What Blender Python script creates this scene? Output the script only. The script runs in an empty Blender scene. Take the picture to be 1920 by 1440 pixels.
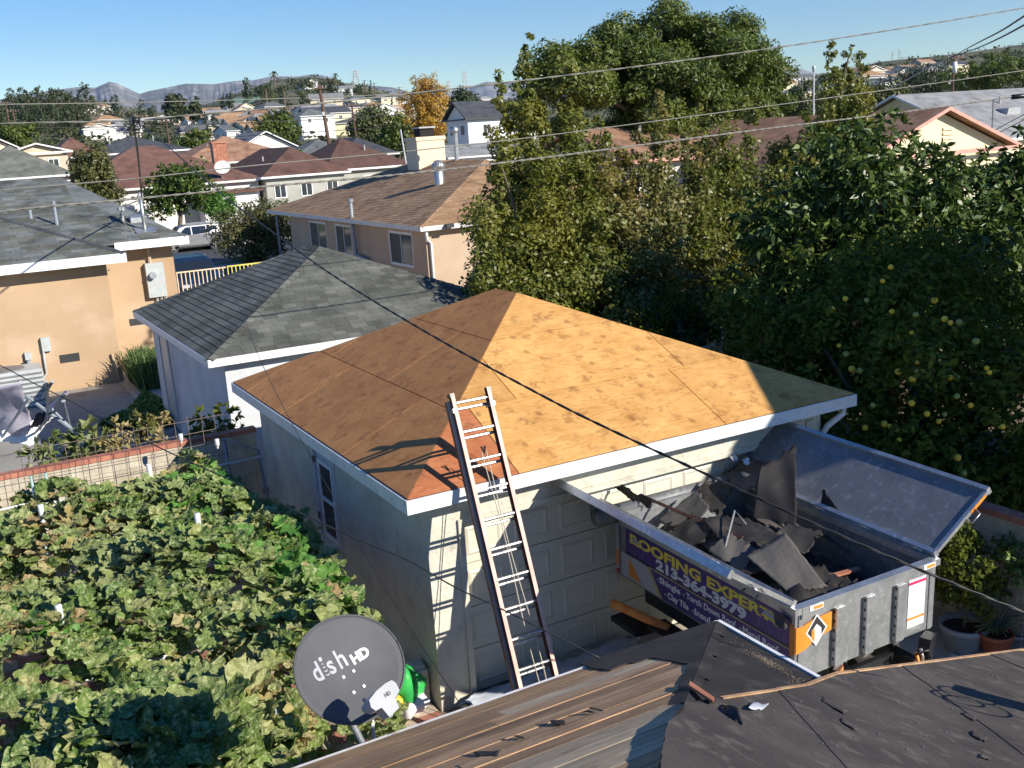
import bpy, math, random
import numpy as np
from mathutils import Vector, Matrix
random.seed(7); RNG = np.random.default_rng(7)
S = bpy.context.scene; C = S.collection
PI = math.pi

# ------------------------------------------------ camera (solved from the two vanishing points of the garages)
H = 6.1
CX, CY = 960.0, 720.0
_a = np.array([4650 - CX, 14 - CY]); _b = np.array([-150 - CX, 322 - CY])
F = math.sqrt(-float(_a @ _b))
def _n(v): v = np.array(v, float); return v / np.linalg.norm(v)
AX = _n([_a[0], _a[1], F]); AY = _n([_b[0], _b[1], F]); AZ = np.cross(AX, AY)
if AZ[1] > 0: AZ = -AZ
M3 = np.array([AX, AY, AZ])            # camera coords (right, down, forward) -> world
cam = bpy.data.cameras.new('camera'); co = bpy.data.objects.new('camera', cam); C.objects.link(co)
cam.sensor_width = 36; cam.lens = 36 * F / 1920; cam.clip_start = 0.05; cam.clip_end = 40000
co.matrix_world = Matrix([[M3[i][0], -M3[i][1], -M3[i][2], (0, 0, H)[i]] for i in range(3)] + [[0, 0, 0, 1]])
S.camera = co
# ------------------------------------------------ light
SUN = _n([.575, -1, .60]); EL = math.asin(SUN[2]); AZI = math.atan2(SUN[0], SUN[1])
w = bpy.data.worlds.new('World'); S.world = w; w.use_nodes = True
nt = w.node_tree; bg = nt.nodes['Background']
sky = nt.nodes.new('ShaderNodeTexSky'); sky.sky_type = 'NISHITA'; sky.sun_disc = False
sky.sun_elevation = EL; sky.sun_rotation = AZI; sky.altitude = 100; sky.air_density = 1.0; sky.dust_density = 0.0; sky.ozone_density = 3.5
hsv = nt.nodes.new('ShaderNodeHueSaturation'); hsv.inputs['Saturation'].default_value = 1.34; hsv.inputs['Hue'].default_value = .512; nt.links.new(sky.outputs[0], hsv.inputs['Color'])
nt.links.new(hsv.outputs[0], bg.inputs[0]); bg.inputs[1].default_value = 0.092
sl = bpy.data.lights.new('sun', 'SUN'); sl.energy = 5.0; sl.angle = math.radians(.5); sl.color = (1, .93, .82)
so = bpy.data.objects.new('sun', sl); C.objects.link(so)
so.rotation_euler = Vector(SUN).to_track_quat('Z', 'Y').to_euler()
so.location = (0, 0, 50)
vs = S.view_settings; S.display_settings.display_device = 'sRGB'
vs.view_transform = 'Standard'; vs.look = 'None'; vs.exposure = .60; vs.gamma = 1; vs.use_curve_mapping = False
S.render.engine = 'CYCLES'

# ------------------------------------------------ rays: where a sight line meets a real surface
def ray(px, py): return _n(M3 @ np.array([px - CX, py - CY, F]))
def atz(px, py, z=0.0):
    r = ray(px, py); return np.array([0, 0, H]) + r * ((z - H) / r[2])
def aty(px, py, y):
    r = ray(px, py); return np.array([0, 0, H]) + r * (y / r[1])
def atx(px, py, x):
    r = ray(px, py); return np.array([0, 0, H]) + r * (x / r[0])
def atp(px, py, p, n):
    r = ray(px, py); n = np.array(n); o = np.array([0, 0, H]); return o + r * (((np.array(p) - o) @ n) / (r @ n))
def proj(p):
    c = M3.T @ (np.array(p) - [0, 0, H]); return CX + F * c[0] / c[2], CY + F * c[1] / c[2]

# ------------------------------------------------ tagging
ORD = ['first', 'second', 'third', 'fourth', 'fifth', 'sixth', 'seventh', 'eighth', 'ninth', 'tenth', 'eleventh', 'twelfth', 'thirteenth', 'fourteenth', 'fifteenth', 'sixteenth', 'seventeenth', 'eighteenth', 'nineteenth', 'twentieth']
def tag(o, label=None, cat=None, group=None, kind=None):
    if label: o['label'] = label
    if cat: o['category'] = cat
    if group: o['group'] = group
    if kind: o['kind'] = kind
    return o
def thing(name, label, cat, loc=(0, 0, 0), rz=0, group=None):
    o = bpy.data.objects.new(name, None); C.objects.link(o); o.empty_display_size = .2
    o.location = [float(v) for v in loc]; o.rotation_euler = (0, 0, rz)
    return tag(o, label, cat, group)
def link(name, me, parent=None, loc=None):
    """geometry is written in world coordinates unless loc == 'local' (then in the thing's own)"""
    o = bpy.data.objects.new(name, me); C.objects.link(o)
    if parent is not None:
        o.parent = parent
        if parent.parent is None and parent.type == 'EMPTY' and loc != 'local':
            o.matrix_parent_inverse = (Matrix.Translation(parent.location) @ parent.rotation_euler.to_matrix().to_4x4()).inverted()
    return o

# ------------------------------------------------ mesh builder
class MB:
    def __init__(s): s.v = []; s.f = []; s.m = []
    def add(s, vs, fs, m=0):
        k = len(s.v); s.v.extend([tuple(map(float, p)) for p in vs]); s.f.extend([tuple(i + k for i in f) for f in fs]); s.m.extend([m] * len(fs)); return s
    def box(s, x0, x1, y0, y1, z0, z1, m=0):
        v = [(x, y, z) for z in (z0, z1) for y in (y0, y1) for x in (x0, x1)]
        return s.add(v, [(0, 2, 3, 1), (4, 5, 7, 6), (0, 1, 5, 4), (2, 6, 7, 3), (0, 4, 6, 2), (1, 3, 7, 5)], m)
    def obox(s, c, u, v, n, m=0):
        c, u, v, n = [np.array(q, float) for q in (c, u, v, n)]
        P = [c + a * u + b * v + d * n for d in (-1, 1) for b in (-1, 1) for a in (-1, 1)]
        return s.add(P, [(0, 2, 3, 1), (4, 5, 7, 6), (0, 1, 5, 4), (2, 6, 7, 3), (0, 4, 6, 2), (1, 3, 7, 5)], m)
    def tube(s, pts, r, n=6, m=0, cap=True, r1=None):
        pts = [np.array(p, float) for p in pts]; k = len(s.v); L = len(pts)
        up = np.array([0, 0, 1.0]); prev = None
        for i, p in enumerate(pts):
            d = pts[min(i + 1, L - 1)] - pts[max(i - 1, 0)]; d = d / (np.linalg.norm(d) + 1e-9)
            if prev is None:
                a = np.cross(d, up)
                if np.linalg.norm(a) < .1: a = np.cross(d, [1, 0, 0])
            else: a = prev - d * (prev @ d)
            a /= np.linalg.norm(a) + 1e-9; prev = a; b = np.cross(d, a)
            rr = r if r1 is None else r + (r1 - r) * i / max(1, L - 1)
            for j in range(n):
                t = 2 * PI * j / n; s.v.append(tuple(p + (a * math.cos(t) + b * math.sin(t)) * rr))
        for i in range(L - 1):
            for j in range(n):
                s.f.append((k + i * n + j, k + i * n + (j + 1) % n, k + (i + 1) * n + (j + 1) % n, k + (i + 1) * n + j)); s.m.append(m)
        if cap:
            s.f.append(tuple(k + j for j in range(n))[::-1]); s.f.append(tuple(k + (L - 1) * n + j for j in range(n))); s.m += [m, m]
        return s
    def lathe(s, prof, c, n=16, m=0, axis=None):
        k = len(s.v); c = np.array(c, float)
        for (r, z) in prof:
            for j in range(n):
                t = 2 * PI * j / n; s.v.append((c[0] + r * math.cos(t), c[1] + r * math.sin(t), c[2] + z))
        for i in range(len(prof) - 1):
            for j in range(n):
                s.f.append((k + i * n + j, k + i * n + (j + 1) % n, k + (i + 1) * n + (j + 1) % n, k + (i + 1) * n + j)); s.m.append(m)
        return s
    def prism(s, pts, off, m=0, m2=None):
        """closed polygon pts (3-D) extruded by vector off"""
        pts = [np.array(p, float) for p in pts]; off = np.array(off, float); n = len(pts)
        s.add(pts + [p + off for p in pts], [tuple(range(n))[::-1], tuple(range(n, 2 * n))] + [(i, (i + 1) % n, (i + 1) % n + n, i + n) for i in range(n)], m)
        if m2 is not None: s.m[-n:] = [m2] * n
        return s
    def mesh(s, name, mats, smooth=False):
        me = bpy.data.meshes.new(name); me.from_pydata(s.v, [], s.f)
        for q in (mats if isinstance(mats, (list, tuple)) else [mats]): me.materials.append(q)
        if any(s.m): me.polygons.foreach_set('material_index', s.m)
        if smooth: me.polygons.foreach_set('use_smooth', [True] * len(s.f))
        return me
    def obj(s, name, mats, parent=None, smooth=False, loc=None):
        return link(name, s.mesh(name, mats, smooth), parent, loc)
def fixn(o):   # consistent outward normals
    import bmesh
    b = bmesh.new(); b.from_mesh(o.data); bmesh.ops.recalc_face_normals(b, faces=b.faces); b.to_mesh(o.data); b.free(); return o
def npmesh(name, V, Fq, mats, midx=None, smooth=False):
    """V (n,3), Fq (m,k) uniform polygons"""
    me = bpy.data.meshes.new(name); V = np.asarray(V, np.float32); Fq = np.asarray(Fq, np.int32); m, k = Fq.shape
    me.vertices.add(len(V)); me.vertices.foreach_set('co', V.ravel())
    me.loops.add(m * k); me.loops.foreach_set('vertex_index', Fq.ravel())
    me.polygons.add(m); me.polygons.foreach_set('loop_start', np.arange(0, m * k, k, dtype=np.int32))
    for q in (mats if isinstance(mats, (list, tuple)) else [mats]): me.materials.append(q)
    if midx is not None: me.polygons.foreach_set('material_index', np.asarray(midx, np.int32))
    if smooth: me.polygons.foreach_set('use_smooth', np.ones(m, bool))
    me.update(calc_edges=True); return me

# ------------------------------------------------ materials
def mat(name, c1, c2=None, rough=.8, scale=5., detail=4., bump=0., bscale=None, metal=0., c3=None, rnd=0., stretch=None, spec=.5, trans=0., lo=.35, hi=.65, sc3=.7, ev=0.):
    m = bpy.data.materials.new(name); m.use_nodes = True; t = m.node_tree; N = t.nodes; L = t.links
    b = N['Principled BSDF']; b.inputs['Roughness'].default_value = rough; b.inputs['Metallic'].default_value = metal
    b.inputs['Specular IOR Level'].default_value = spec
    g = N.new('ShaderNodeNewGeometry'); vec = g.outputs['Position']
    if stretch:
        mp = N.new('ShaderNodeMapping'); mp.inputs['Scale'].default_value = stretch; L.new(vec, mp.inputs[0]); vec = mp.outputs[0]
    col = None
    if c2 is None: b.inputs['Base Color'].default_value = (*c1, 1)
    if c2 is not None:
        n = N.new('ShaderNodeTexNoise'); n.inputs['Scale'].default_value = scale; n.inputs['Detail'].default_value = detail; L.new(vec, n.inputs[0])
        r = N.new('ShaderNodeValToRGB'); r.color_ramp.elements[0].position = lo; r.color_ramp.elements[1].position = hi
        r.color_ramp.elements[0].color = (*c1, 1); r.color_ramp.elements[1].color = (*c2, 1); L.new(n.outputs[0], r.inputs[0]); col = r.outputs[0]
        if c3 is not None:
            n2 = N.new('ShaderNodeTexNoise'); n2.inputs['Scale'].default_value = scale * sc3; n2.inputs['Detail'].default_value = 6; 
            L.new(vec, n2.inputs[0]); rr = N.new('ShaderNodeMapRange'); rr.inputs[1].default_value = .55; rr.inputs[2].default_value = .7
            L.new(n2.outputs[0], rr.inputs[0]); mx = N.new('ShaderNodeMixRGB'); L.new(rr.outputs[0], mx.inputs[0]); L.new(col, mx.inputs[1]); mx.inputs[2].default_value = (*c3, 1); col = mx.outputs[0]
    if rnd > 0:
        oi = N.new('ShaderNodeObjectInfo'); ad = N.new('ShaderNodeMath'); ad.operation = 'ADD'
        L.new(oi.outputs['Random'], ad.inputs[0]); L.new(g.outputs['Random Per Island'], ad.inputs[1])
        fr = N.new('ShaderNodeMath'); fr.operation = 'FRACT'; L.new(ad.outputs[0], fr.inputs[0])
        mr = N.new('ShaderNodeMapRange'); mr.inputs[3].default_value = 1 - rnd; mr.inputs[4].default_value = 1 + rnd; L.new(fr.outputs[0], mr.inputs[0])
        hs = N.new('ShaderNodeHueSaturation'); L.new(mr.outputs[0], hs.inputs['Value'])
        if col is None: hs.inputs['Color'].default_value = (*c1, 1)
        else: L.new(col, hs.inputs['Color'])
        col = hs.outputs[0]
    if col is not None: L.new(col, b.inputs['Base Color'])
    if bump > 0:
        n = N.new('ShaderNodeTexNoise'); n.inputs['Scale'].default_value = bscale or scale * 4; n.inputs['Detail'].default_value = 5; L.new(vec, n.inputs[0])
        bp = N.new('ShaderNodeBump'); bp.inputs['Strength'].default_value = min(1, bump); bp.inputs['Distance'].default_value = .02; L.new(n.outputs[0], bp.inputs['Height']); L.new(bp.outputs[0], b.inputs['Normal'])
    return m
def leafmat(name, cols, rough=.5, trans=.3, spec=.5, mott=None, patch=None, pscale=.6):
    """cols: list of colours picked per leaf; patch: colour taken over by whole regions of the crown"""
    m = bpy.data.materials.new(name); m.use_nodes = True; t = m.node_tree; N = t.nodes; L = t.links
    b = N['Principled BSDF']; b.inputs['Roughness'].default_value = rough; b.inputs['Specular IOR Level'].default_value = spec
    g = N.new('ShaderNodeNewGeometry'); oi = N.new('ShaderNodeObjectInfo'); ad = N.new('ShaderNodeMath'); ad.operation = 'ADD'
    L.new(oi.outputs['Random'], ad.inputs[0]); L.new(g.outputs['Random Per Island'], ad.inputs[1])
    fr = N.new('ShaderNodeMath'); fr.operation = 'FRACT'; L.new(ad.outputs[0], fr.inputs[0])
    r = N.new('ShaderNodeValToRGB'); L.new(fr.outputs[0], r.inputs[0])
    e = r.color_ramp.elements
    while len(e) < len(cols): e.new(.5)
    for i, c in enumerate(cols): e[i].position = i / (len(cols) - 1); e[i].color = (*c, 1)
    col = r.outputs[0]
    if patch:
        n = N.new('ShaderNodeTexNoise'); n.inputs['Scale'].default_value = pscale; n.inputs['Detail'].default_value = 3; L.new(g.outputs['Position'], n.inputs[0])
        mr = N.new('ShaderNodeMapRange'); mr.inputs[1].default_value = .48; mr.inputs[2].default_value = .68; mr.inputs[4].default_value = .8; L.new(n.outputs[0], mr.inputs[0])
        mx = N.new('ShaderNodeMixRGB'); L.new(mr.outputs[0], mx.inputs[0]); L.new(col, mx.inputs[1]); mx.inputs[2].default_value = (*patch, 1); col = mx.outputs[0]
    if mott:
        n = N.new('ShaderNodeTexNoise'); n.inputs['Scale'].default_value = 28; n.inputs['Detail'].default_value = 3; L.new(g.outputs['Position'], n.inputs[0])
        mr = N.new('ShaderNodeMapRange'); mr.inputs[1].default_value = .5; mr.inputs[2].default_value = .66; mr.inputs[4].default_value = .85; L.new(n.outputs[0], mr.inputs[0])
        mx = N.new('ShaderNodeMixRGB'); L.new(mr.outputs[0], mx.inputs[0]); L.new(col, mx.inputs[1]); mx.inputs[2].default_value = (*mott, 1); col = mx.outputs[0]
    L.new(col, b.inputs['Base Color'])
    if mott:
        n = N.new('ShaderNodeTexNoise'); n.inputs['Scale'].default_value = 22; n.inputs['Detail'].default_value = 4; L.new(g.outputs['Position'], n.inputs[0]); bp = N.new('ShaderNodeBump'); bp.inputs['Strength'].default_value = .9; bp.inputs['Distance'].default_value = .03; L.new(n.outputs[0], bp.inputs['Height']); L.new(bp.outputs[0], b.inputs['Normal'])
    if trans > 0:
        tr = N.new('ShaderNodeBsdfTranslucent'); L.new(col, tr.inputs[0]); ms = N.new('ShaderNodeMixShader'); ms.inputs[0].default_value = trans
        L.new(b.outputs[0], ms.inputs[1]); L.new(tr.outputs[0], ms.inputs[2]); L.new(ms.outputs[0], N['Material Output'].inputs[0])
    return m
def wood(name, c1, c2, cs, knots=True, rnd=.12):
    m = bpy.data.materials.new(name); m.use_nodes = True; t = m.node_tree; N = t.nodes; L = t.links
    b = N['Principled BSDF']; b.inputs['Roughness'].default_value = .75; b.inputs['Specular IOR Level'].default_value = .25
    g = N.new('ShaderNodeNewGeometry'); tc = N.new('ShaderNodeTexCoord')
    oi = N.new('ShaderNodeObjectInfo')
    mp = N.new('ShaderNodeMapping'); mp.inputs['Scale'].default_value = (1.1, 1.1, 6); L.new(g.outputs['Position'], mp.inputs[0])
    n0 = N.new('ShaderNodeTexNoise'); n0.inputs['Scale'].default_value = 1.3; n0.inputs['Detail'].default_value = 2; L.new(mp.outputs[0], n0.inputs[0])
    mu = N.new('ShaderNodeMath'); mu.operation = 'MULTIPLY'; mu.inputs[1].default_value = 46; L.new(n0.outputs[0], mu.inputs[0])
    sn = N.new('ShaderNodeMath'); sn.operation = 'SINE'; L.new(mu.outputs[0], sn.inputs[0])
    n1 = N.new('ShaderNodeTexNoise'); n1.inputs['Scale'].default_value = 2.2; n1.inputs['Detail'].default_value = 8; n1.inputs['Roughness'].default_value = .65; L.new(g.outputs['Position'], n1.inputs[0])
    a1 = N.new('ShaderNodeMath'); a1.operation = 'MULTIPLY_ADD'; a1.inputs[1].default_value = .045; L.new(sn.outputs[0], a1.inputs[0]); L.new(n1.outputs[0], a1.inputs[2])
    r = N.new('ShaderNodeValToRGB'); r.color_ramp.elements[0].position = .3; r.color_ramp.elements[1].position = .7
    r.color_ramp.elements[0].color = (*c1, 1); r.color_ramp.elements[1].color = (*c2, 1); L.new(a1.outputs[0], r.inputs[0]); col = r.outputs[0]
    # weather stains: small dark blotches and knots
    n2 = N.new('ShaderNodeTexNoise'); n2.inputs['Scale'].default_value = 5.5; n2.inputs['Detail'].default_value = 9; n2.inputs['Roughness'].default_value = .7; L.new(g.outputs['Position'], n2.inputs[0])
    mr = N.new('ShaderNodeMapRange'); mr.inputs[1].default_value = .56; mr.inputs[2].default_value = .72; mr.inputs[4].default_value = .75; L.new(n2.outputs[0], mr.inputs[0])
    mx = N.new('ShaderNodeMixRGB'); L.new(mr.outputs[0], mx.inputs[0]); L.new(col, mx.inputs[1]); mx.inputs[2].default_value = (*cs, 1); col = mx.outputs[0]
    if knots:
        v = N.new('ShaderNodeTexVoronoi'); v.voronoi_dimensions = '2D'; v.inputs['Scale'].default_value = 1.5; v.inputs['Randomness'].default_value = .9
        nw = N.new('ShaderNodeTexNoise'); nw.inputs['Scale'].default_value = 9; L.new(g.outputs['Position'], nw.inputs[0])
        mw = N.new('ShaderNodeMixRGB'); mw.inputs[0].default_value = .06; L.new(g.outputs['Position'], mw.inputs[1]); L.new(nw.outputs[1], mw.inputs[2]); L.new(mw.outputs[0], v.inputs[0])
        mr = N.new('ShaderNodeMapRange'); mr.inputs[1].default_value = .035; mr.inputs[2].default_value = .075; mr.inputs[3].default_value = .45; mr.inputs[4].default_value = 0; L.new(v.outputs['Distance'], mr.inputs[0])
        mx = N.new('ShaderNodeMixRGB'); L.new(mr.outputs[0], mx.inputs[0]); L.new(col, mx.inputs[1]); mx.inputs[2].default_value = (cs[0] * .6, cs[1] * .55, cs[2] * .5, 1); col = mx.outputs[0]
    mg = N.new('ShaderNodeMapping'); mg.inputs['Scale'].default_value = (1.2, 9, 9); L.new(g.outputs['Position'], mg.inputs[0]); n4 = N.new('ShaderNodeTexNoise'); n4.inputs['Scale'].default_value = 5; n4.inputs['Detail'].default_value = 8; n4.inputs['Distortion'].default_value = 1.2; L.new(mg.outputs[0], n4.inputs[0])
    mr = N.new('ShaderNodeMapRange'); mr.inputs[1].default_value = .52; mr.inputs[2].default_value = .68; mr.inputs[4].default_value = .5; L.new(n4.outputs[0], mr.inputs[0]); mx = N.new('ShaderNodeMixRGB'); L.new(mr.outputs[0], mx.inputs[0]); L.new(col, mx.inputs[1]); mx.inputs[2].default_value = (c1[0] * .62, c1[1] * .55, c1[2] * .5, 1); col = mx.outputs[0]
    # rows of nail and rafter stains
    v = N.new('ShaderNodeTexVoronoi'); v.voronoi_dimensions = '2D'; v.inputs['Scale'].default_value = 2.9; v.inputs['Randomness'].default_value = .6
    nw = N.new('ShaderNodeTexNoise'); nw.inputs['Scale'].default_value = 14; nw.inputs['Detail'].default_value = 4; L.new(g.outputs['Position'], nw.inputs[0])
    mw = N.new('ShaderNodeMixRGB'); mw.inputs[0].default_value = .24; L.new(g.outputs['Position'], mw.inputs[1]); L.new(nw.outputs[1], mw.inputs[2]); L.new(mw.outputs[0], v.inputs[0])
    mr = N.new('ShaderNodeMapRange'); mr.inputs[1].default_value = .03; mr.inputs[2].default_value = .20; mr.inputs[3].default_value = 1.05; mr.inputs[4].default_value = 0; L.new(v.outputs['Distance'], mr.inputs[0])
    n3 = N.new('ShaderNodeTexNoise'); n3.inputs['Scale'].default_value = 1.7; L.new(g.outputs['Position'], n3.inputs[0]); ml = N.new('ShaderNodeMath'); ml.operation = 'MULTIPLY'; L.new(mr.outputs[0], ml.inputs[0]); L.new(n3.outputs[0], ml.inputs[1])
    mx = N.new('ShaderNodeMixRGB'); L.new(ml.outputs[0], mx.inputs[0]); L.new(col, mx.inputs[1]); mx.inputs[2].default_value = (*cs, 1); col = mx.outputs[0]
    hs = N.new('ShaderNodeHueSaturation'); mr2 = N.new('ShaderNodeMapRange'); mr2.inputs[3].default_value = 1 - rnd; mr2.inputs[4].default_value = 1 + rnd
    L.new(oi.outputs['Random'], mr2.inputs[0]); L.new(mr2.outputs[0], hs.inputs['Value']); L.new(col, hs.inputs['Color'])
    L.new(hs.outputs[0], b.inputs['Base Color'])
    bp = N.new('ShaderNodeBump'); bp.inputs['Strength'].default_value = .25; bp.inputs['Distance'].default_value = .01; L.new(n2.outputs[0], bp.inputs['Height']); L.new(bp.outputs[0], b.inputs['Normal'])
    return m

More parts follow.
